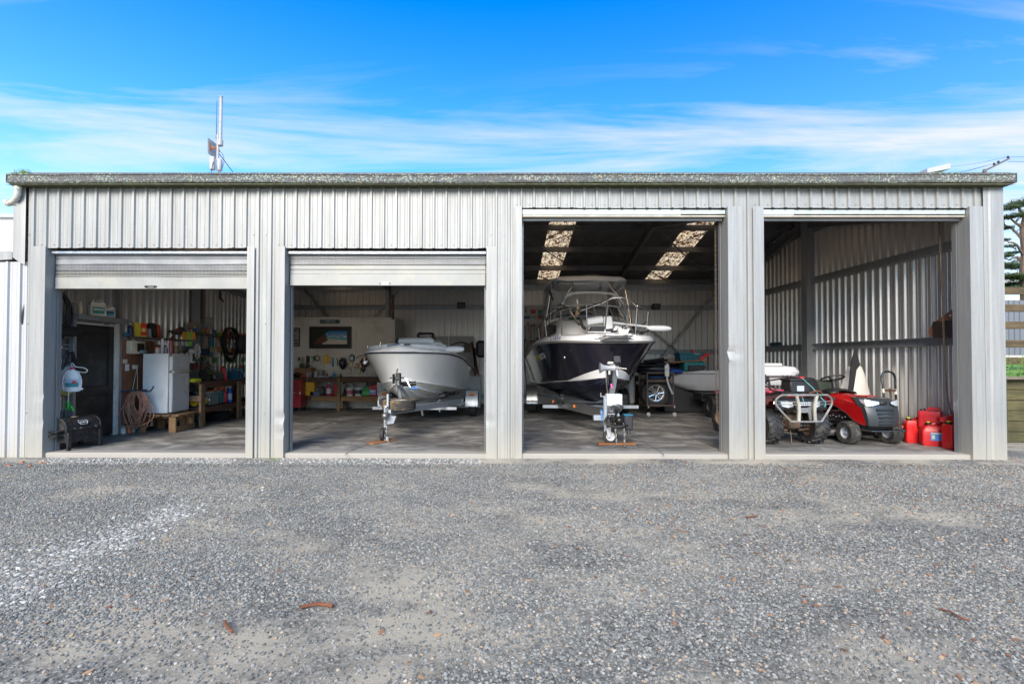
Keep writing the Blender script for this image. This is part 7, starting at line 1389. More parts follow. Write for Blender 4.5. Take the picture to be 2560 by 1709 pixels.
for k in (-1,0,1): mb.tube([c_+Vector((0,0,k*.02))+d_*.05,c_+Vector((0,0,k*.045))-d_*.02],.006,4)
mb.build('maker_arrow',cm((.02,.02,.02)),t2)
for t_ in (.40,.07,.72): mb=MB(); mb.m=Matrix.Translation(face(t_,.01)); mb.box((0,0,0),(.03,.06,.06),bev=.006); mb.build('marker_lamp',cm((.75,.20,.01),.25),t2)
beam((.10,1.15,.50),(.14,.70,1.32),.10,.11,GV2,'winch_post',t2)
mb=MB(); mb.box((.05,.40,1.40),(.13,.15,.14),(-.5,0,0),.01); mb.shifted(.09,.28).build('post_cap',cm((.03,.03,.035)),t2); mb=MB(); mb.box((.052,.36,1.18),(.03,.006,.14),(-.55,0,0)); mb.shifted(.09,.28).build('post_sticker',cm((.5,.5,.52)),t2)
mb=MB(); mb.lathe([(.10,-.17),(.055,-.10),(.045,0),(.055,.02),(.07,.10)],14,(-.10,.32,1.27),'X'); mb.shifted(.09,.28).build('bow_roller',cm((.30,.31,.33)),t2); mb=MB(); mb.box((-.08,.30,1.36),(.12,.05,.05),bev=.02); mb.tube([(-.2,.4,1.27),(.1,.4,1.27)],.012,6); mb.shifted(.09,.28).build('bow_stop',cm((.55,.53,.50)),t2)
mb=MB(); mb.bb(-.10,-.085,.46,.62,.95,1.25); mb.bb(-.02,-.005,.46,.62,.95,1.25); mb.lathe([(.05,-.04),(.025,-.03),(.025,.03),(.05,.04)],12,(-.05,.54,1.12),'X'); mb.shifted(.09,.28).build('winch',DKM,t2)
chain('winch_chain',[(-.07,.60,1.24),(-.08,.50,1.0),(-.10,.30,.86),(-.13,.10,.80)],CHM,None,t2,L=.05,wd=.03); mb=MB(); mb.tube([(-.07,.30,.98),(-.05,.28,.90)],.02,6); mb.shifted(.09,.28).build('pink_ribbon',cm((.55,.05,.25)),t2)
# brake box, coupling
mb=MB(); mb.box((.24,-.02,.74),(.26,.18,.20),bev=.012); mb.shifted(-.30).build('brake_actuator_box',cm((.60,.61,.60)),t2)
GLM=mat('greasy_black_iron',(.035,.033,.03),.35,.7)
mb=MB(); mb.box((.24,-.16,.42),(.16,.26,.10),bev=.02); mb.sph((.27,-.28,.42),(.075,.09,.075)); mb.tube([(.24,-.15,.46),(.26,-.18,.58)],.02,7); mb.tube(cat([(.12,-.2,.50),(.05,-.25,.40),(.12,-.3,.33),(.30,-.32,.31),(.42,-.25,.34)],4),.018,7); mb.tube(cat([(.16,-.22,.47),(.06,-.28,.42),(.16,-.33,.36),(.34,-.3,.36)],4),.014,7); mb.shifted(-.30).build('coupling',GLM,t2)
mb=MB(); mb.tube(cat([(.17,-.18,.58),(.17,-.20,.64),(.22,-.22,.67),(.30,-.22,.67),(.34,-.2,.63),(.32,-.18,.57)],4),.013,7); mb.shifted(-.30).build('lock_handle',mat('worn_dark_steel',(.15,.15,.15),.4,.8),t2)
mb=MB(); mb.box((.47,-.05,.36),(.14,.14,.24),bev=.02); mb.tube([(.47,-.08,.24),(.48,-.1,.17)],.03,8); bp2=mb.shifted(-.30).build('brake_pump',cm((.03,.03,.035)),t2); mb=MB(); mb.box((.47,-.05,.49),(.15,.15,.03),bev=.006); mb.shifted(-.30).build('pump_cap',cm((.02,.12,.2)),bp2)
mb=MB(); mb.bb(-.10,.20,-.04,.06,.385,.48,.01); mb.shifted(-.30).build('coupling_plate',GV2,t2)
mb=MB(); mb.bb(.005,.03,-.12,-.10,.30,.52); mb.tube([(-.14,-.12,.51),(-.02,-.12,.51),(-.02,-.12,.31),(-.14,-.12,.31)],.010,5,closed=True); mb.shifted(-.02).build('jockey_clamp',GV2,t2)
mb=MB(); mb.tube([(-.24+.0*math.cos(a_),.02+.05*math.cos(a_),.46+.10*math.sin(a_)) for a_ in [PI/2+i*PI/10 for i in range(11)]],.018,7); mb.shifted(-.02).build('blue_hose_ring',cm((.01,.20,.60)),t2)
mb=MB(); mb.cyl((-.17,-.08,.35),(-.17,-.08,.78),.034,n=16); mb.cyl((-.17,-.08,.20),(-.17,-.08,.36),.026,n=12); mb.cyl((-.17,-.08,.78),(-.17,-.08,.80),.038,n=14); mb.tube([(-.17,-.08,.80),(-.25,-.1,.80),(-.25,-.1,.86)],.010,6); mb.shifted(-.04,0).build('jockey_stand',cm((.30,.33,.36),.35),t2)
mb=MB(); mb.prism([(-.04,.0),(.04,.03),(.03,-.14),(-.01,-.15)],-.012,.012); mb.V=[(x-.13,y-.14,z+.27) for x,y,z in mb.V]; mb.shifted(-.04,0).build('jockey_fork',cm((.42,.43,.44)),t2)
jw=wheel(t2,(-.13,-.09,.135),.125,.06,.075,'Y',cm((.5,.5,.5)),'plain',side=-1)
chain('safety_chain',[(-.10,-.28,.38),(-.095,-.34,.2),(-.10,-.40,.05),(-.15,-.44,.012),(-.22,-.46,.012)],CHM,None,t2,L=.06,wd=.036,r=.0065); chain('safety_chain',[(.04,-.26,.38),(.045,-.34,.2),(.04,-.38,.05),(.10,-.42,.012),(.20,-.40,.012)],CHM,None,t2,L=.06,wd=.036,r=.0065)
for sg in (-1,1):
    for y in (3.2,4.4,5.6): beam((sg*.55,y,.40),(sg*.62,y,.56),.05,.05,GV2,'bunk_post',t2)
    mb=MB(); mb.box((sg*.62,4.6,.60),(.10,3.2,.06),bev=.01); mb.build('bunk',BLK,t2)
o=MB().box((0,0,.014),(.62,.13,.028),bev=.004).build('timber_batten',wood('orange_pine_batten',(.40,.16,.05),(.2,.07,.02),1,0),None,(2.02,.84,.001),R(1)); tag(o,'orange timber batten under the jockey wheel of the navy boat trailer','board')
# ================================================================ right back of bay 3
def fl(px,py): p=atZ(px,py); return p
# dinghy on trolley
DG=mat('grey_dinghy_gelcoat',(.42,.42,.44),.35,var=.05,coat=.2); 
dh=thing('grey_dinghy','grey aluminium style dinghy side-on behind the third pillar','dinghy',(0,0,0)); dh['label']='pale grey dinghy lying side-on at the back right of the third bay'
DY=6.05; dp=lambda px,py,Y=DY:atY(px,py,Y)
L0=dp(1672,930).x; L1=7.25; zt_=dp(1780,925).z; zc_=dp(1780,957).z; zb=dp(1780,978).z
mb=MB(); secs=[]
for i in range(13):
    u=i/12; x=L0+(L1-L0)*u; w_=.72*min(1,(.12+u*2.2)**.6) if u<.5 else .72*(1-.12*(u-.5)); zz=zt_+.10*(1-u)*0-.02*math.sin(u*PI)+.0; kz=zb+.16*max(0,1-u*5)
    secs.append([(x,DY+w_,zt_),(x,DY+w_*.9,zc_),(x+.03,DY+w_*.7,kz+.05),(x+.05,DY,kz),(x+.03,DY-w_*.7,kz+.05),(x,DY-w_*.9,zc_),(x,DY-w_,zt_-.08),(x,DY-w_*1.01,zt_-.0),(x,DY-w_*.9,zt_+.01),(x,DY,zt_-.12),(x,DY+w_*.9,zt_+.01)])
mb.loft(secs); mb.build('hull',DG,dh,ang=40)
mb=MB(); mb.tube([(x,DY-w_*1.0-.012,zt_-.085) for x,w_ in [(L0+(L1-L0)*i/12,.72*min(1,(.12+i/12*2.2)**.6) if i<6 else .72*(1-.12*(i/12-.5))) for i in range(13)]],.008,5); mb.build('rub_line',cm((.1,.1,.11)),dh)
mb=MB(); mb.box((dp(1790,952).x,DY-.735,dp(0,953).z),(.18,.004,.08)); mb.build('faded_patch',cm((.50,.50,.50)),dh)
dt=thing('dinghy_trolley','low black wheeled trailer carrying the grey dinghy','trailer',(0,0,0))
c=fl(1708,1024); wheel(dt,(c.x+.02,4.8,.27),.27,.20,.13,'X',cm((.05,.05,.05)),'road',side=-1,spokes=6)
wheel(dt,(c.x+.02,6.7,.27),.27,.20,.13,'X',cm((.05,.05,.05)),'road',side=-1); mb=MB(); mb.bb(c.x-.12,c.x+.38,5.05,5.60,.55,.58,.01); mb.bb(c.x-.14,c.x-.11,5.05,5.6,.40,.58,.008); mb.bb(c.x+.30,c.x+.42,5.05,5.6,.36,.58,.02); mb.build('mudguard',cm((.014,.014,.016),.5),dt)
beam((c.x,5.45,.42),(L1,5.45,.30),.06,.12,cm((.05,.055,.065),.4),'side_rail',dt); beam((c.x,6.6,.42),(L1,6.6,.34),.06,.1,DKM,'side_rail',dt); beam((c.x+.2,5.0,.27),(c.x+.2,7.0,.27),.05,.05,DKM,'axle',dt)
mb=MB(); mb.bb(c.x+.3,L1,5.3,6.6,.37,.41,.01); mb.build('deck',cm((.03,.033,.04)),dt)
# things on the dinghy
tb=thing('teal_fish_bin','teal plastic bin with white logo resting on the dinghy','bin',dp(1722,905,5.8)); mb=MB(); mb.prism([(-.28,0),(.24,0),(.30,.20),(-.32,.20)],-.2,.2); mb.box((-.01,0,.225),(.66,.44,.06),bev=.015); mb.build('bin',cm((.01,.14,.19)),tb)
for i in range(4): mb=MB(); mb.box((-.20+i*.13,-.21,.09),(.10,.015,.13),bev=.006); mb.build('rib_panel',cm((.008,.11,.15)),tb)
text('lettering','Rapala',.06,cm((.5,.5,.5)),tb,(.14,-.226,.225),(PI/2,0,0),1,.2)
tb2=thing('teal_fish_bin','second teal bin under the orange board on the dinghy, below the one with the logo','bin',dp(1730,927,5.7)); mb=MB(); mb.box((0,0,.13),(.55,.36,.26),bev=.03); mb.build('bin',cm((.01,.16,.17)),tb2); mb=MB(); mb.box((.02,-.20,.08),(.42,.06,.14),bev=.02); mb.build('black_bag',BLK,tb2)
brd=MB(); brd.box((0,0,0),(1.15,.30,.025),(0,-.06,0),.004); p_=dp(1716,903,5.65); tag(brd.build('orange_board',wood('orange_ply',(.50,.24,.05),(.22,.09,.02),1,0),None,tuple(p_)),'orange timber board laid across the teal bins','board')
for i,(pts,lb) in enumerate(((((1725,905),(1728,873),(1745,888),(1748,893),(1738,899)),'red fabric buoyancy piece standing on the teal bin'),(((1738,900),(1752,897),(1772,884),(1764,882),(1748,889)),'red fabric strip leaning to the right on the teal bin'))):
    q_=[dp(px,py,5.72) for px,py in pts]; mb=MB(); mb.prism([(p.x,p.z) for p in q_],5.66-i*.1,5.72-i*.1); tag(mb.build('red_cover',cm((.55,.02,.015))),lb,'cover')
boxy('blue_tarpaulin','folded bright blue tarpaulin on the dinghy bow','tarpaulin',dp(1688,932,5.7),(.35,.3,.10),(.01,.06,.30),bev=.04)
mb=MB(); 
for i in range(4): mb.box((rnd(-.35,.3),rnd(-.1,.1),.02+i*.05),(rnd(.5,.8),.3,.05),(0,rnd(-.15,.1),rnd(-.1,.1)),.02)
tag(mb.build('dark_covers',cm((.012,.012,.015)),None,dp(1655,915,5.9)),'heap of dark covers on the bow of the dinghy','cover')
t=MB(); t.tube([dp(1770,885,5.6),dp(1770,925,5.6)],.02,6); t.tube([dp(1690,922,5.6),dp(1765,918,5.6)],.015,6); tag(t.build('slim_black_stand',BLK),'thin black frame standing on the dinghy right of the teal bins','frame')
# trolley frame with wheels, alloy wheel in it
RF=mat('brown_steel_angle',(.08,.055,.05),.6,.4); tf=thing('steel_trolley','rusty steel angle trolley on castors with an alloy wheel inside','trolley',(0,0,0)); TYf=5.0
xa_=dp(1618,1000,TYf).x; xb_=dp(1683,1000,TYf).x; zt2=dp(1650,932,TYf).z; zb2_=dp(1650,1013,TYf).z; zm=dp(1650,953,TYf).z
mb=MB()
for x in (xa_,xb_):
    for y in (TYf,TYf+.55): mb.bb(x-.02,x+.02,y-.02,y+.02,zb2_,zt2)
mb.build('upright',RF,tf)
mb=MB()
for z in (zb2_,zm,zt2):
    for y in (TYf-.003,TYf+.553): mb.bb(xa_-.02,xb_+.02,y-.018,y+.018,z-.02,z+.02)
    for x in (xa_,xb_): mb.bb(x-.018,x+.018,TYf,TYf+.55,z-.018,z+.018)
mb.build('cross_rail',RF,tf); mb=MB(); mb.bb(xa_,xb_,TYf,TYf+.55,zm+.022,zm+.04); mb.build('shelf',PLW,tf)
for x in (xa_+.03,xb_+.03): mb=MB(); mb.lathe([(.01,-.02),(.05,-.015),(.05,.015),(.01,.02)],16,(x,TYf,.05),'Y'); mb.box((x,TYf,zb2_-.03),(.03,.03,.06)); mb.build('castor',cm((.30,.30,.30),.3),tf)
aw=thing('alloy_wheel','car wheel with bright six spoke alloy rim standing inside the trolley','wheel',(0,0,0)); c=dp(1638,982,5.25); wheel(aw,(c.x,5.25,c.z),.37,.22,.235,'Y',mat('silver_alloy',(.62,.62,.62),.25,.9),'road',spokes=6,side=-1)
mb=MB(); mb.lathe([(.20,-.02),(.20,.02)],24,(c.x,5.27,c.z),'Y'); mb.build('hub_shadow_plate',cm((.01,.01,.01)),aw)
boxy('trolley_cloths','dark blue cloths on the middle shelf of the steel trolley','cloth',((xa_+xb_)/2,TYf+.25,zm+.042),(.5,.4,.09),(.01,.03,.09),bev=.04)
mb=MB(); c=dp(1665,935,4.9); mb.tube([dp(1668,905,4.9),dp(1668,950,4.9),dp(1673,965,4.9),dp(1682,985,4.9)],.03,8); jt=tag(mb.build('outboard_leg',GV2,None),'grey steel post standing behind the steel trolley','post'); mb=MB(); a_=dp(1661,912,4.88); b_=dp(1672,940,4.88); mb.bb(a_.x,b_.x,4.84,4.86,b_.z,a_.z,.002); mb.build('reflector_plate',mat('white_black_plate',(.45,.45,.45),.3,var=.6,scale=18),jt)
boxy('black_cap_piece','small black cap on the top of the grey steel post','cap',dp(1666,908,4.9),(.14,.06,.06),(.02,.02,.02))
# canoe / paddle-like hull left of trolley
cn=thing('striped_kayak','narrow pale hull with dark edge poking out behind the navy boat','kayak',(0,0,0)); mb=MB(); pts=[dp(1560,945,6.2),dp(1590,930,6.2),dp(1620,921,6.2),dp(1660,910,6.2),dp(1720,905,6.2)]; mb.tube(cat(pts,4),[.02,.05,.08,.10,.12,.13,.14,.15,.15,.15,.15,.15,.15,.15,.15,.15,.15],10); mb.build('hull',cm((.34,.33,.31)),cn); mb=MB(); mb.tube([p+Vector((0,-.02,.10)) for p in cat(pts,4)],.018,6); mb.build('dark_edge',BLK,cn)
dcv=MB(); dcv.sph((0,0,0),(.75,.35,.20),14,8); tag(dcv.build('dark_blanket',cm((.012,.014,.03)),None,dp(1650,922,6.1)),'dark blue blanket heaped over the pale narrow hull','blanket')
mb=MB(); c=fl(1592,1011); mb.cyl((c.x,c.y,0),(c.x,c.y,1.45),.055,n=14); pk=tag(mb.build('black_post',BLK),'thick black upright tube behind the right trailer wheel of the navy boat','post'); mb=MB(); mb.box((c.x,c.y-.06,.70),(.07,.01,.09)); mb.build('white_sticker',cm((.5,.5,.5)),pk)
mb=MB(); c=dp(1577,975,5.6); mb.box((c.x,5.6,c.z),(.22,.12,.75),bev=.06); tag(mb.build('fender_board',cm((.36,.34,.32))),'pale rounded board standing between the boat wheel and the black post','board')
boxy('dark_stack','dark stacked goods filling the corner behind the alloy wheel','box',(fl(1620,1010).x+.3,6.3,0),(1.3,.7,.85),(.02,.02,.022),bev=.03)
# pegboard at left back of bay 3
pg2=thing('tool_pegboard','white pegboard of tool packets on the back wall left of the navy boat','pegboard',(0,0,0)); a_=atY(1306,762,BACK-.12);b_=atY(1367,895,BACK-.12); mb=MB(); mb.bb(a_.x-.5,b_.x,BACK-.12,BACK-.10,b_.z,a_.z,.002); mb.build('board',mat('grey_white_board',(.46,.45,.43),.7,var=.04),pg2)
for i,(px,py,w_,h,c_) in enumerate(((1333,779,.16,.13,(.4,.03,.03)),(1351,779,.16,.13,(.02,.16,.17)),(1316,793,.22,.10,(.04,.1,.25)),(1334,792,.18,.08,(.3,.3,.3)),(1351,792,.18,.13,(.35,.04,.06)),(1315,775,.03,.2,(.05,.05,.05)),(1351,787,.16,.06,(.02,.2,.22)))):
    p=atY(px,py,BACK-.13); mb=MB(); mb.box((p.x,BACK-.135,p.z),(w_,.02,h),bev=.004); tag(mb.build('tool_packet',cm(c_)),('red packet in the top row of the tool pegboard','teal packet at the right of the top row on the tool pegboard','blue packet at the left of the second row on the tool pegboard','grey packet in the middle of the second row on the tool pegboard','wide red packet at the right of the second row on the tool pegboard','thin black tool hanging at the left of the tool pegboard','narrow teal packet between the two right hand packets on the tool pegboard')[i],'packet' if i!=5 else 'tool')
rr=random.Random(5)
for i in range(14):
    p=atY(1305+(i%7)*7.6,(812,848)[i//7]+rr.uniform(-4,4),BACK-.16); mb=MB(); l_=rr.uniform(.2,.45); mb.tube([(0,0,0),(rr.uniform(-.03,.03),0,-l_)],[.016,.012],6); mb.box((0,0,0),(.08,.03,.05),bev=.008); tag(mb.build('hand_tool',cm([(.05,.05,.06),(.3,.28,.26),(.35,.08,.03),(.1,.1,.12)][i%4]),None,tuple(p)),'%s tool hanging %s from the left in the %s row of the tool pegboard'%(('black','pale','rusty','dark grey')[i%4],ORD[i%7],('upper','lower')[i//7]),'tool','tools in the cluster on the tool pegboard')
mb=MB(); 
for i,(a_,b_) in enumerate((((1306,868),(1322,1005)),((1310,862),(1338,990)))): p=atY(*a_,8.0);q_=atY(*b_,7.8); mb.tube([p,q_],.025,7)
tag(mb.build('leaning_poles',cm((.25,.25,.25))),'pair of grey poles leaning beside the left trailer wheel of the navy boat','pole')
# chain hoists
def loopchain(x,y,ztop,zb_,dx,lb,rust=False): chain('hoist_chain',[(x,y,ztop),(x+dx*.15,y,(ztop+zb_)*.6),(x+dx*.3,y,zb_+.35),(x+dx*.5,y,zb_),(x+dx*.75,y,zb_+.35),(x+dx*.92,y,(ztop+zb_)*.6),(x+dx,y,ztop)],mat('rusty_chain',(.13,.10,.075),.6,.6,var=.4,scale=25) if rust else CHM,lb,None,L=.050,wd=.030,r=.0050)
a_=atY(1797,560,.42); b_=atY(1800,1100,.42); c_=atY(1806,900,.42); chain('hoist_chain',[atY(1788,540,.25),atY(1789,700,.25),atY(1790,900,.25),atY(1793,1035,.25)],mat('rusty_chain',(.13,.10,.075),.6,.6,var=.4,scale=25),'rusty hoist chain hanging at the right side of the third bay',catg='chain',L=.05,wd=.03,r=.005)
P_=[atY(px,py,.45) for px,py in ((2348,548),(2354,700),(2360,850),(2366,960),(2372,1010),(2381,1033),(2390,1010),(2394,960),(2396,850),(2396,700),(2394,548))]
chain('hoist_chain',P_,mat('rusty_chain',(.13,.10,.075),.6,.6,var=.4,scale=25),'long looped hoist chain hanging down to the red fuel cans',catg='chain',L=.05,wd=.03,r=.005)
# ================================================================ BAY 4
REDP=mat('mower_red',(.42,.006,.008),.22,var=.05,coat=.7); GRY=mat('mower_charcoal',(.035,.042,.048),.38,var=.08,bmp=.05,bscale=80); LENS=mat('headlamp_lens',(.62,.66,.70),.08,.35,var=.3,scale=16,coat=.5); SEAT=mat('black_vinyl_seat',(.016,.016,.019),.42)
mo=thing('ride_on_mower','red and charcoal ride-on lawn mower facing out of the fourth bay','mower',(6.36,.98,0),R(3))
TG=mat('turf_tyre',(.03,.029,.027),.75,var=.3,scale=20,dirt=(.12,.11,.09),dscale=12)
for x,s_ in ((-.37,-1),(.37,1)):
    wheel(mo,(x,.0,.19),.19,.17,.095,'X',cm((.40,.42,.45),.3),'turf',side=-1,tyre_m=TG)
for x,s_ in ((-.40,-1),(.40,1)): wheel(mo,(x,1.32,.25),.25,.22,.11,'X',cm((.40,.42,.45),.3),'turf',side=-1,tyre_m=TG)
# hood red: sections along y from nose to dash
def hsec(y,w_,zt,zb,rd=.07): return [(-w_,y,zb),(-w_,y,zt-rd*1.6),(-w_*.93,y,zt-rd*.6),(-w_*.72,y,zt-.01),(0,y,zt+.012),(w_*.72,y,zt-.01),(w_*.93,y,zt-rd*.6),(w_,y,zt-rd*1.6),(w_,y,zb)]
mb=MB(); mb.loft([hsec(-.16,.27,.74,.44),hsec(-.05,.285,.775,.42),hsec(.15,.29,.80,.50),hsec(.40,.285,.815,.60),hsec(.62,.27,.82,.64),hsec(.72,.25,.80,.66)],closed=False); mb.build('bonnet',REDP,mo,ang=50)
mb=MB()
for sg in (-1,1): mb.add([(sg*.292,-.17,.74-.1),(sg*.296,.0,.66),(sg*.296,.02,.40),(sg*.29,-.10,.33),(sg*.275,-.26,.345)],[(0,1,2,3,4)]); mb.loft([[(sg*.30,y,z) for y,z in ((.62,.66),(.40,.62),(.15,.52),(.0,.40),(-.24,.335))],[(sg*.30,y,z) for y,z in ((.62,.76),(.40,.74),(.15,.72),(-.02,.70),(-.20,.60))]],closed=False)
mb.build('side_panel',REDP,mo)
mb=MB()
for sg in (-1,1): mb.tube([(sg*.302,.6,.655),(sg*.302,.35,.595),(sg*.302,.12,.50),(sg*.302,-.02,.395),(sg*.295,-.25,.335)],.008,5)
mb.build('panel_edge',BLK,mo)
# nose grille charcoal
mb=MB(); ns=[]
for z,w_,y in ((.335,.24,-.30),(.42,.262,-.32),(.55,.275,-.305),(.66,.285,-.27),(.73,.285,-.22),(.775,.26,-.13),(.79,.22,-.03)):
    ns.append([(-w_-.012,y+.16,z),(-w_,y+.03,z),(-w_*.8,y,z),(-w_*.4,y-.022,z),(0,y-.03,z),(w_*.4,y-.022,z),(w_*.8,y,z),(w_,y+.03,z),(w_+.012,y+.16,z)])
mb.loft(ns,closed=False); mb.build('nose_cowl',GRY,mo,ang=50)
for i,(z0,z1,w_) in enumerate(((.575,.62,.145),(.51,.56,.135),(.455,.498,.12),(.395,.435,.12),(.35,.38,.11))): mb=MB(); y=-.34+(.012 if z0>.5 else 0)+(.0 if z0>.4 else .008); mb.loft([[(-w_,y,z0),(w_,y,z0),(w_,y-.022,z1-.012),(-w_,y-.022,z1-.012)],[(-w_,y+.02,z0+.002),(w_,y+.02,z0+.002),(w_,y+.02,z1),(-w_,y+.02,z1)]]); mb.build('grille_slat',GRY,mo)
mb=MB(); mb.box((0,-.285,.70),(.12,.03,.07),(.35,0,0),.01); mb.build('nose_badge_recess',cm((.02,.022,.025)),mo)
for sg in (-1,1): mb=MB(); mb.loft([[(sg*.10,-.292,.735),(sg*.10,-.300,.70)],[(sg*.20,-.262,.75),(sg*.20,-.285,.665)],[(sg*.278,-.215,.765),(sg*.280,-.245,.67)],[(sg*.292,-.12,.765),(sg*.294,-.15,.72)]],closed=False); mb.V=[(x*1.01,y-.022,z) for x,y,z in mb.V]; mb.build('headlight',LENS,mo)
mb=MB(); mb.tube(cat([(-.30,-.10,.26),(-.30,-.36,.265),(-.2,-.40,.265),(.2,-.40,.265),(.30,-.36,.265),(.30,-.10,.26)],3),.013,7); mb.build('front_bumper',cm((.03,.03,.033),.3),mo)
mb=MB(); mb.box((0,-.02,.25),(.62,.06,.06),bev=.01); mb.box((0,.3,.30),(.44,.8,.10),bev=.01); mb.box((0,-.1,.34),(.40,.3,.10),bev=.02); mb.box((0,.3,.42),(.46,.6,.2)); mb.box((0,1.1,.36),(.5,.9,.14),bev=.02); mb.build('chassis',BLK,mo)
mb=MB(); mb.loft([[(x*s_,y*s_+.62,z) for x,y in [(math.cos(t)*.52*(abs(math.cos(t))**-.35 if abs(math.cos(t))>.3 else 1),math.sin(t)*.36) for t in [i*PI/12 for i in range(24)]]] for s_,z in ((1.02,.09),(1.02,.16),(.95,.20),(.6,.22))]); mb.build('cutting_deck',cm((.02,.02,.022),.4),mo)
mb=MB(); mb.cyl((-.36,.52,.25),(-.36,.52,.30),.10,n=20); mb.cyl((-.36,.52,.33),(-.36,.52,.37),.07,n=20); mb.build('deck_pulley',BLK,mo)
mb=MB()
for i in range(7): mb.box((-.304,.15+.07*i,.44-.02*(i%2)),(.01,.02,.012))
mb.build('frame_fixings',cm((.25,.3,.32)),mo)
# dash, steering
mb=MB(); mb.loft([hsec(.56,.25,.855,.78,.02),hsec(.74,.24,.90,.74,.03),hsec(.90,.18,.86,.62,.03)],closed=False); mb.cyl((0,.78,.86),(0,.80,1.02),.045,.04,n=14); mb.build('dashboard',BLK,mo)
sc=Vector((0,.82,1.06)); ax_=Vector((0,.35,1)).normalized(); 
def disc(r_,t,off=0): 
    u_=Vector((1,0,0)); v_=ax_.cross(u_); return sc+ax_*off+u_*(r_*math.cos(t))+v_*(r_*math.sin(t))
mb=MB(); mb.tube([disc(.185,i*PI/16,.02) for i in range(32)],.016,8,closed=True)
for t in (PI/2,PI*1.17,PI*1.83): mb.tube([disc(.03,t,-.02),disc(.18,t,.02)],[.022,.012],6)
mb.cyl(sc-ax_*.05,sc+ax_*.0,.05,.04,n=14); mb.build('steering_wheel',BLK,mo)
# seat, fenders
mb=MB(); mb.loft([[(math.copysign(abs(math.cos(t))**.6,math.cos(t))*w_,y,z+math.copysign(abs(math.sin(t))**.6,math.sin(t))*th) for t in [i*PI/9 for i in range(18)]] for y,z,w_,th in ((1.00,.66,.17,.03),(1.05,.67,.22,.05),(1.28,.66,.23,.055),(1.42,.68,.22,.07))]); mb.build('seat_base',SEAT,mo)
mb=MB(); mb.loft([[(math.copysign(abs(math.cos(t))**.55,math.cos(t))*w_,y+math.sin(t)*th,z) for t in [i*PI/9 for i in range(18)]] for y,z,w_,th in ((1.42,.66,.20,.05),(1.46,.80,.22,.05),(1.50,.95,.21,.045),(1.53,1.05,.17,.04),(1.54,1.07,.10,.02))]); mb.build('seat_back',SEAT,mo)
mb=MB()
for sg in (-1,1): mb.loft([[(sg*.26,y,z),(sg*.50,y,z),(sg*.51,y,z-.05)] for y,z in ((.86,.40),(.95,.52),(1.10,.60),(1.5,.62),(1.66,.55),(1.70,.42))],closed=False); mb.add([(sg*.27,.66,.60),(sg*.27,1.6,.60),(sg*.27,1.6,.36),(sg*.27,.80,.36)],[(0,1,2,3)])
mb.loft([[(-.27,y,z),(.27,y,z)] for y,z in ((.98,.60),(1.7,.60),(1.74,.35))],closed=False); mb.build('rear_fender',REDP,mo)
mb=MB(); mb.bb(-.50,-.27,.42,.95,.35,.37,.005); mb.bb(.27,.5,.42,.95,.35,.37,.005); mb.build('footplate',BLK,mo)
mb=MB(); mb.cyl((-.28,.97,.64),(-.28,.97,.70),.02,n=10); mb.build('yellow_knob',cm((.65,.50,.02)),mo)
text('model_lettering','MTX',.06,cm((.02,.05,.08)),mo,(-.305,.52,.735),(PI/2,0,-PI/2),1,.2); mb=MB(); mb.box((-.304,.43,.735),(.004,.09,.035)); mb.build('green_badge',cm((.02,.18,.12)),mo)
mb=MB()
for i in range(5): mb.box((-.12+i*.06,.05+.0*i,.812+.0),(.035,.16,.012),bev=.004)
mb.build('bonnet_vent',REDP,mo)
# roll bar like black strap behind steering wheel and white sack/cone
cv=thing('white_cone_cover','off-white canvas cone hung from a black strap behind the steering wheel','cover',(0,0,0)); CY_=2.35
c=atY(2135,1000,CY_); zt_=atY(0,913,CY_).z; zb_=atY(0,1005,CY_).z; half=(atY(2176,1000,CY_).x-atY(2085,1000,CY_).x)/2
mb=MB(); rows=[]
for k in range(9):
    u=k/8; z=zt_+(zb_-.25-zt_)*u; w_=.13+(half*1.15-.13)*u**.85; rows.append([(c.x+.03*(1-u)+math.cos(t)*w_*(1+.02*math.sin(5*t)),CY_+math.sin(t)*w_*.45,z+.01*math.sin(3*t)*(1-u)) for t in [i*PI/12 for i in range(24)]])
mb.loft(rows); mb.build('canvas',mat('canvas_white',(.60,.585,.55),.75,var=.05,bmp=.3,bscale=6),cv)
mb=MB(); a_=atY(2134,874,CY_-.25); b_=atY(2126,905,CY_-.25); d_=atY(2107,1010,CY_-.3); e_=atY(2117,1010,CY_-.3); mb.loft([[(a_.x-.01,CY_-.3,a_.z),(a_.x+.01,CY_-.3,a_.z),(a_.x+.01,CY_-.28,a_.z),(a_.x-.01,CY_-.28,a_.z)],[(b_.x-.03,CY_-.32,b_.z),(b_.x+.14,CY_-.32,b_.z-.05),(b_.x+.14,CY_-.30,b_.z-.05),(b_.x-.03,CY_-.3,b_.z)],[(b_.x-.05,CY_-.33,b_.z-.15),(b_.x+.06,CY_-.33,b_.z-.15),(b_.x+.06,CY_-.31,b_.z-.15),(b_.x-.05,CY_-.31,b_.z-.15)],[(d_.x,CY_-.36,d_.z-.3),(e_.x,CY_-.36,e_.z-.3),(e_.x,CY_-.34,e_.z-.3),(d_.x,CY_-.34,d_.z-.3)]]); mb.build('black_strap',cm((.012,.012,.014),.6),cv)
mb=MB(); p=atY(2126,990,CY_-.2); mb.tube([(p.x,CY_-.24,p.z),(p.x+.03,CY_-.24,p.z+.02),(p.x,CY_-.24,p.z-.03)],.006,4); mb.build('logo_mark',cm((.1,.1,.1)),cv)
boxy('green_sheet','dark green board leaning on the wall behind the mower seat','board',(atY(2040,970,3.2).x,3.2,0),(.62,.03,1.0),(.045,.065,.05),bev=.003)
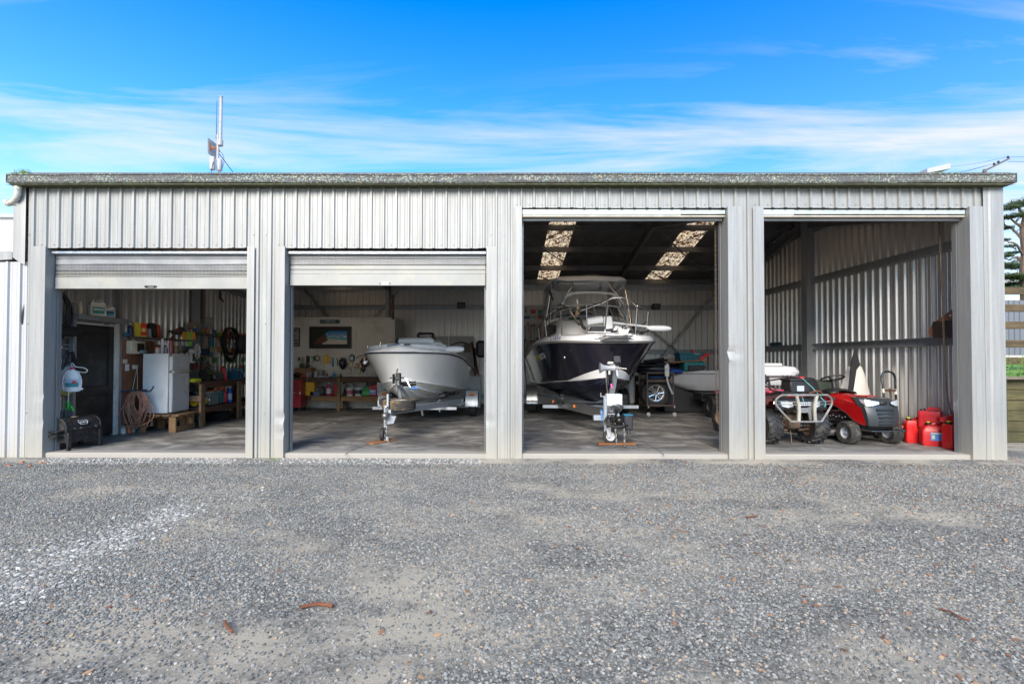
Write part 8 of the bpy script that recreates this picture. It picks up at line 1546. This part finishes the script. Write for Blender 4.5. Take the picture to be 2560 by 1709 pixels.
# hand truck
HB=mat('teal_black_tube',(.012,.025,.035),.4,.3,dirt=(.12,.06,.03),dscale=8)
hy=1.45; ht=thing('hand_truck','dark steel hand truck leaning against the right wall behind the mower','hand truck',(0,0,0)); h_=lambda px,py:atY(px,py,hy)
xl,xr=h_(2213,950).x,h_(2244,950).x; zt_=h_(0,925).z
mb=MB(); mb.tube(cat([(xl,hy,.15),(xl,hy+.05,.9),(xl,hy+.08,zt_-.12),(xl+.04,hy+.08,zt_-.02),(xl+.12,hy+.08,zt_),(xr-.10,hy+.08,zt_),(xr-.02,hy+.08,zt_-.03),(xr+.02,hy+.08,zt_-.12),(xr,hy+.05,.9),(xr,hy,.05)],5),.019,8); mb.build('frame_tube',HB,ht)
mb=MB(); 
for z in (h_(0,972).z,h_(0,1015).z,.25): mb.bb(xl,xr,hy+.02,hy+.045,z-.018,z+.018,.003)
mb.tube([(xr-.09,hy+.06,zt_-.3),(xr-.10,hy+.03,.3)],.014,6); mb.build('cross_bar',mat('rusty_bar',(.10,.06,.04),.7,.3,var=.4),ht)
mb=MB(); mb.cyl((xl,hy+.04,h_(0,978).z),(xl,hy+.05,h_(0,968).z),.024,n=8); mb.cyl((xr,hy+.04,h_(0,982).z),(xr,hy+.05,h_(0,969).z),.03,n=8); mb.build('tape_wrap',cm((.55,.50,.46)),ht)
mb=MB(); mb.bb(xl-.02,xr+.02,hy-.24,hy,.03,.045,.002); mb.build('toe_plate',HB,ht); wheel(ht,(xl-.05,hy+.12,.13),.13,.07,.07,'X',cm((.2,.2,.2)),'plain'); wheel(ht,(xr+.05,hy+.12,.13),.13,.07,.07,'X',cm((.2,.2,.2)),'plain')
# fuel cans
FC=mat('red_fuel_plastic',(.60,.014,.014),.36,var=.08,scale=3); FCD=mat('red_fuel_plastic_old',(.50,.014,.018),.42,var=.12,scale=4)
def fcan(label,loc,w_,d_,h,rz,m,capside=-1,lab=False,yellow=True,style='tall',rot=None):
    t=thing('fuel_can',label,'fuel can',loc,rz,'red fuel cans',rot); mb=MB()
    sec=lambda s_,z,sx=1: [(math.copysign(abs(math.cos(a_))**.24,math.cos(a_))*w_/2*s_*sx,math.copysign(abs(math.sin(a_))**.24,math.sin(a_))*d_/2*s_,z) for a_ in [i*PI/14 for i in range(28)]]
    if style=='tall': mb.loft([sec(.92,0),sec(1,.03),sec(1,h*.35),sec(.97,h*.5),sec(1,h*.62),sec(1,h*.80),sec(.94,h*.85),sec(.80,h*.87)])
    else:
        mb.loft([sec(.94,0),sec(1,.03),sec(1,h*.58),sec(.97,h*.62),sec(.80,h*.76),sec(.60,h*.84,.9),sec(.4,h*.86,.8)])
    mb.build('body',m,t,ang=34)
    mb=MB()
    if style=='tall': mb.loft([[(x,-d_*.16,z),(x,d_*.16,z),(x,d_*.16,z+.045),(x,-d_*.16,z+.045)] for x,z in ((-w_*.12,h*.83),(-w_*.05,h*.90),(w_*.15,h*.93),(w_*.36,h*.90),(w_*.42,h*.82))])
    else: mb.tube(cat([(-w_*.1,0,h*.84),(w_*.1,0,h*.90),(w_*.36,0,h*.72),(w_*.42,0,h*.5)],5),[.026]*16,8)
    mb.build('handle',m,t)
    cx=capside*w_*.30 if style=='tall' else -w_*.16
    mb=MB(); mb.cyl((cx,0,h*.84),(cx-.01,0,h*.94),.042,.040,n=14); cp=mb.build('cap',cm((.015,.015,.017)),t)
    if yellow: mb=MB(); mb.box((cx-.01,-.005,h*.955),(.045,.05,.022),bev=.006); mb.build('cap_tab',cm((.62,.52,.01)),cp)
    mb=MB(); 
    if style=='tall': mb.box((0,-d_/2-.0,h*.5),(w_*.5,.008,h*.30),bev=.003); mb.build('moulded_panel',m,t)
    if lab: mb=MB(); mb.box((w_*.02,-d_/2-.003,h*.40),(w_*.40,.003,h*.34)); lo_=mb.build('label',cm((.08,.22,.50),.3),t); mb=MB(); mb.box((w_*.02,-d_/2-.0055,h*.53),(w_*.40,.003,h*.05)); mb.box((-w_*.08,-d_/2-.0055,h*.38),(w_*.12,.003,h*.16)); mb.build('label_print',cm((.5,.52,.45)),lo_)
    return t
fcan('tall red fuel can nearest the mower, with the spout lying behind it',(7.27,1.10,0),.36,.20,.44,R(-22),FC,-1)
fcan('red fuel can with blue label and curved handle in the middle of the group',(7.30,.82,0),.34,.22,.40,R(-28),FCD,-1,True,True,'low')
fcan('red fuel can closest to the door jamb at the right end of the group',(7.33,.47,0),.26,.22,.46,R(-8),FC,-1)
fcan('faded red fuel can tucked at the back against the wall, black cap without yellow',(7.34,.92,.27),.30,.18,.34,R(-48),FCD,-1,False,False,'tall')
c=Vector((7.42,.62,.42)); mb=MB(); mb.prism([(-.16,0),(.14,0),(.14,.15),(.02,.13),(-.16,.05)],-.10,.10); tag(mb.build('red_funnel_bag',FCD,None,tuple(c),R(-30)),'red plastic flap piled on top of the fuel cans beside the jamb','flap')
mb=MB(); a_=atY(2255,1068,1.2); b_=atY(2320,1024,1.1); mb.tube([a_,(a_+b_)/2,b_-(b_-a_)*.0],[.028,.022,.020],10); tag(mb.build('fuel_spout',FC),'long red fuel spout sticking up behind the tall fuel can','spout')
mb=MB(); mb.sph((7.38,.95,.50),(.05,.05,.02)); tag(mb.build('pale_disc',cm((.7,.7,.7))),'small white lid lying on the back fuel can','lid')
c_=atZ(2262,1075); tt=thing('spare_black_wheel','plain black tyre standing behind the mower front wheel by the wall','tyre',(7.12,1.55,.17)); 
mb=MB(); mb.lathe([(.09,-.05),(.15,-.07),(.17,-.04),(.17,.04),(.15,.07),(.09,.05)],24,(0,0,0),'Y'); mb.build('rubber',BLK,tt)
# digger bucket on the girt
bk=thing('digger_bucket','brown steel digger bucket resting on the wall girt behind the hoist chain','digger bucket',(0,0,0))
BR2=mat('brown_bucket_paint',(.24,.095,.045),.6,var=.15,dirt=(.10,.05,.03),dscale=9); BX=WR-.22
f_=lambda px,py:atX(px,py,BX)
pts=[f_(px,py) for px,py in ((2327,841),(2327,825),(2336,808),(2350,798),(2385,773),(2400,762),(2410,760),(2412,841))]
for x in (BX-.03,BX+.17):
    mb=MB(); mb.prism([(p.y,p.z) for p in pts],x,x+.025,'X'); mb.build('side_plate',BR2,bk)
a_,b_=f_(2339,804),f_(2412,841); mb=MB(); mb.bb(BX-.05,BX+.19,b_.y-.0,a_.y,b_.z+.0,a_.z,.004); mb.build('shell_plate',mat('dark_bucket_steel',(.05,.035,.03),.55,.3,var=.3),bk)
mb=MB(); p=f_(2381,788); mb.cyl((BX-.035,p.y,p.z),(BX-.031,p.y,p.z),.02,n=12); mb.build('pin_hole',cm((.4,.42,.45)),bk)
c=atX(1937,862,WR-.1); boxy('teal_rag','small teal and black cloth lying on the lower wall girt beyond the column','rag',(WR-.09,c.y,1.815),(.10,.45,.09),(.01,.07,.12),bev=.04)
# ================================================================ ATV
av=thing('quad_bike','muddy red quad bike with grey bull bar and battery box on its front rack','quad bike',(5.0,.97,0),R(4))
AT=mat('muddy_lug_tyre',(.022,.022,.024),.6,var=.3,scale=10,dirt=(.075,.066,.055),dscale=9); MUD=mat('muddy_metal',(.13,.08,.05),.75,.1,var=.4,scale=12,dirt=(.04,.035,.03),dscale=6); REDQ=mat('quad_red',(.42,.01,.02),.35,var=.12,coat=.3,dirt=(.22,.05,.06),dscale=5); BBM=mat('chipped_bar_paint',(.22,.22,.21),.45,.3,var=.15,dirt=(.40,.39,.33),dscale=9)
for x in (-.40,.40): wheel(av,(x,.0,.30),.275,.25,.15,'X',mat('muddy_rim',(.17,.11,.07),.7,var=.4,scale=8),'lug',side=-1,tyre_m=AT)
for x in (-.42,.42): wheel(av,(x,1.32,.30),.275,.24,.15,'X',mat('tan_rim',(.36,.22,.11),.7,var=.2),'lug',side=-1,tyre_m=AT)
mb=MB(); mb.box((0,.1,.35),(.20,.5,.16),bev=.02); mb.box((0,.7,.42),(.30,.9,.30),bev=.05); mb.box((0,.0,.46),(.34,.20,.10),bev=.02)
for sg in (-1,1):
    mb.tube([(sg*.10,-.08,.24),(sg*.34,-.02,.25)],.018,6); mb.tube([(sg*.10,.16,.24),(sg*.34,.02,.25)],.018,6); mb.tube([(sg*.10,-.05,.40),(sg*.34,.0,.35)],.016,6); mb.tube([(sg*.08,.0,.32),(sg*.32,.0,.30)],.024,8)
mb.build('suspension_arms',MUD,av)
mb=MB()
for sg in (-1,1):
    mb.lathe([(.02,0),(.045,.03),(.03,.06),(.045,.09),(.03,.12),(.04,.15),(.02,.18)],12,(sg*.20-.09,.0,.30),'X'); mb.tube([(sg*.13,-.02,.52),(sg*.28,.0,.30)],.03,8)
mb.build('shock_and_boot',BLK,av)
mb=MB(); mb.tube([(sg_x,-.05,z) for sg_x,z in ((-.02,.24),(0,.02))],.003,4); mb.build('hanging_twine',cm((.35,.3,.2)),av)
# body
mb=MB(); 
for sg in (-1,1): mb.loft([[(sg*.16,y,z+.02),(sg*.30,y,z),(sg*.50,y+.02,z-.03),(sg*.53,y+.03,z-.10)] for y,z in ((-.24,.70),(-.14,.74),(.05,.76),(.26,.74),(.42,.66),(.48,.54))],closed=False)
mb.build('front_mudguard',mat('dusty_black_guard',(.03,.028,.028),.5,dirt=(.16,.04,.045),dscale=4),av,ang=60)
mb=MB(); mb.loft([[(-w_,y,zb),(-w_*.9,y,zt),(0,y,zt+.02),(w_*.9,y,zt),(w_,y,zb)] for y,w_,zb,zt in ((-.26,.22,.56,.68),(-.1,.22,.56,.76),(.3,.20,.56,.80),(.6,.14,.6,.84),(.75,.12,.62,.80))],closed=False); mb.build('nose_body',REDQ,av)
for sg in (-1,1): mb=MB(); mb.loft([[(sg*.50,y,.66),(sg*.50,y,.56),(sg*.42,y,.52)] for y in (.92,1.0)],closed=False); mb.loft([[(sg*.16,y,z),(sg*.42,y,z),(sg*.53,y,z-.06)] for y,z in ((.9,.55),(1.0,.70),(1.2,.76),(1.5,.76),(1.65,.68))],closed=False); mb.build('rear_mudguard',REDQ,av)
mb=MB(); 
for sg in (-1,1): mb.loft([[(sg*.14,-.275,.585),(sg*.16,-.28,.66)],[(sg*.24,-.28,.565),(sg*.25,-.27,.675)],[(sg*.36,-.25,.60),(sg*.35,-.24,.67)],[(sg*.43,-.20,.625),(sg*.42,-.19,.66)]],closed=False)
mb.V=[(x,y-.025,z) for x,y,z in mb.V]; mb.build('headlight',LENS,av)
mb=MB(); mb.loft([[(x,-.27,.52),(x,-.29,.56),(x,-.26,.70),(x,-.20,.73)] for x in (-.44,-.2,0,.2,.44)],closed=False); mb.build('black_nose_trim',BLK,av)
mb=MB(); mb.box((0,-.36,.635),(.20,.05,.08),bev=.006); lbq=mb.build('spot_light_bar',BLK,av); mb=MB()
for i in range(6):
    for j in range(2): mb.box((-.075+i*.03,-.388,.62+j*.033),(.024,.006,.026),bev=.002)
mb.build('spot_lens',LENS,lbq)
mb=MB(); mb.prism([(-.16,.60),(-.12,.44),(-.13,.30),(-.09,.30),(-.07,.42),(.07,.42),(.09,.30),(.13,.30),(.12,.44),(.16,.60),(.10,.60),(.07,.50),(-.07,.50),(-.10,.60)],-.36,-.34); mb.build('skid_bracket',mat('grey_bracket',(.20,.21,.22),.5,.2,dirt=(.1,.09,.08)),av)
# bull bar
BY_=-.42; o2=[(-.30,.71),(.30,.71),(.40,.70),(.47,.64),(.48,.57),(.44,.50),(.28,.31),(.22,.285),(-.22,.285),(-.28,.31),(-.44,.50),(-.48,.57),(-.47,.64),(-.40,.70)]
mb=MB(); mb.tube([(x,BY_+.25*max(0,abs(x)-.2),z) for x,z in cat_pts] if False else [(p.x,BY_+.25*max(0,abs(p.x)-.2),p.z) for p in cat([(x,0,z) for x,z in o2],4,True)],.016,8,closed=True); mb.build('bull_bar_hoop',BBM,av)
for sg in (-1,1): mb=MB(); mb.loft([[(sg*x-.022,BY_-.01,z),(sg*x+.022,BY_-.01,z),(sg*x+.022,BY_+.02,z),(sg*x-.022,BY_+.02,z)] for x,z in ((.17,.70),(.135,.55),(.13,.45),(.14,.29))]); mb.build('bull_bar_strut',mat('cream_bar_paint',(.42,.40,.33),.5,dirt=(.2,.2,.18)),av)
for sg in (-1,1):
    for z in (.555,.60): mb=MB(); mb.tube([(sg*.15,BY_,z),(sg*.46,BY_+.06,z+.005)],.006,5); mb.build('bull_bar_rod',BBM,av)
# rack with battery box
mb=MB(); mb.tube([(-.33,-.28,.80),(.33,-.28,.80),(.36,.0,.80),(.33,.34,.80),(-.33,.34,.80),(-.36,0,.80)],.012,6,closed=True)
for y in (-.15,0,.15): mb.tube([(-.35,y,.80),(.35,y,.80)],.009,6)
mb.build('front_rack',BLKM,av)
bt=thing('battery_box','black battery box with white label tied on the rack of the quad bike','battery box',(5.06,.90,.875),R(2)); mb=MB(); mb.box((0,0,.10),(.34,.26,.20),bev=.015); mb.box((0,0,.215),(.37,.29,.04),bev=.01); mb.build('case',BLK,bt); mb=MB(); mb.box((.0,-.133,.07),(.12,.004,.09)); mb.build('label',cm((.42,.46,.50)),bt)
mb=MB(); rr=random.Random(3)
for i in range(8): mb.tube(cat([(rr.uniform(-.22,.05),rr.uniform(-.1,.1),.23),(rr.uniform(-.25,.1),rr.uniform(-.1,.1),.23+rr.uniform(.02,.07)),(rr.uniform(-.2,.2),rr.uniform(-.1,.1),.235)],4),.009,5)
mb.build('cable_tangle',cm((.04,.03,.03)),bt); mb=MB(); mb.box((.08,-.05,.25),(.10,.05,.03),(0,0,.3),.01); mb.build('red_terminal',cm((.5,.03,.05)),bt); mb=MB(); mb.tube([(.02,-.14,.245),(.16,-.19,.09),(.24,-.32,-.10)],.005,5); mb.tube(cat([(-.17,-.16,-.02),(-.12,-.28,-.02),(-.08,-.3,-.08),(-.06,-.3,-.15)],4),.006,5); mb.tube(cat([(.24,-.32,-.1),(.28,-.33,-.15),(.27,-.32,-.22)],3),.006,5); mb.build('teal_cord',cm((.10,.42,.38)),bt)
mb=MB(); mb.tube(cat([(-.36,.5,.95),(-.30,.52,1.02),(0,.55,.98),(.30,.52,1.02),(.36,.5,.95)],4),.014,7); mb.tube([(0,.5,.8),(0,.55,.98)],.02,7); mb.build('handlebar',BLK,av); mb=MB(); mb.box((-.10,.48,1.02),(.12,.06,.09),bev=.02); mb.box((-.25,.44,.90),(.18,.10,.14),bev=.03); mb.build('gauge_pod',BLK,av)
mb=MB(); mb.loft([[(-w_,y,z),(-w_*.8,y,z+.07),(w_*.8,y,z+.07),(w_,y,z)] for y,w_,z in ((.72,.10,.74),(.9,.14,.76),(1.3,.17,.76),(1.55,.16,.80))],closed=False); mb.build('seat',SEAT,av)
mb=MB(); mb.box((-.34,.05,.80),(.14,.22,.035),(0,.15,.2),.015); mb.box((-.22,-.02,.83),(.12,.16,.03),(0,-.1,.1),.01); mb.build('pink_rag',cm((.45,.06,.12)),av)
mb=MB(); mb.tube(cat([(-.32,.3,.95),(-.28,.15,.88),(-.3,-.05,.83),(-.15,-.2,.82)],4),.010,5); mb.tube(cat([(-.28,.35,.98),(-.2,.2,.9),(-.22,0,.84)],4),.010,5); mb.build('front_cable',BLK,av)
mb=MB(); mb.tube(cat([(.10,-.34,.80),(.2,-.36,.84),(.32,-.32,.82),(.38,-.28,.76)],4),.014,6); mb.build('dry_branch',wood('bark_twig',(.30,.11,.05),(.12,.04,.02),2),av)
mb=MB(); mb.tube(cat([(-.33,1.5,.84),(-.36,1.2,.83),(-.30,.95,.83)],3),.012,6); mb.tube(cat([(.33,1.5,.84),(.36,1.2,.83),(.30,.95,.83)],3),.012,6); mb.tube([(-.33,1.5,.84),(.33,1.5,.84)],.012,6); mb.build('rear_rack',BLKM,av)
# white spray tank on the rear rack / outboard-ish pale unit
sk=thing('spray_tank','pale grey plastic spray tank on the rear of the quad bike','tank',(5.14,2.05,.95),R(0)); sk.scale=(1.12,1,1)
mb=MB(); mb.loft([[(math.copysign(abs(math.cos(t))**.5,math.cos(t))*w_,math.copysign(abs(math.sin(t))**.5,math.sin(t))*d_,z) for t in [i*PI/10 for i in range(20)]] for w_,d_,z in ((.30,.22,0),(.36,.26,.12),(.36,.26,.14),(.52,.34,.18),(.54,.35,.25),(.48,.30,.34),(.28,.2,.37))]); mb.build('tank_body',mat('pale_grey_tank',(.48,.48,.47),.4,var=.05),sk)
mb=MB(); mb.box((.12,-.02,.385),(.34,.18,.05),bev=.015); mb.box((.38,-.12,.31),(.20,.12,.05),bev=.01); mb.build('lid_fittings',cm((.55,.55,.53)),sk); mb=MB(); mb.tube(cat([(-.2,-.05,.37),(-.1,-.08,.43),(.05,-.08,.40)],4),.01,5); mb.build('hose',BLK,sk)
boxy('dark_housing','rounded black mirror housing beside the battery box','housing',(4.80,1.50,.96),(.28,.2,.22),(.02,.02,.025),bev=.08)
t=thing('white_container','white plastic container at the left of the quad bike cargo','container',(4.50,1.65,.90)); mb=MB(); mb.lathe([(.09,0),(.11,.05),(.11,.2),(.06,.26),(.04,.28)],14); mb.build('body',WHT,t); mb=MB(); mb.lathe([(.04,.28),(.04,.31)],12); mb.build('cap',cm((.5,.5,.5)),t)

for ch_ in av.children:   # body sits high over the axles
    k_=ch_.name.split('.')[0]
    if k_ in ('tyre','suspension_arms','shock_and_boot','hanging_twine'): continue
    ch_.location.z+=.14 if k_.startswith('bull') or k_=='skid_bracket' else .07
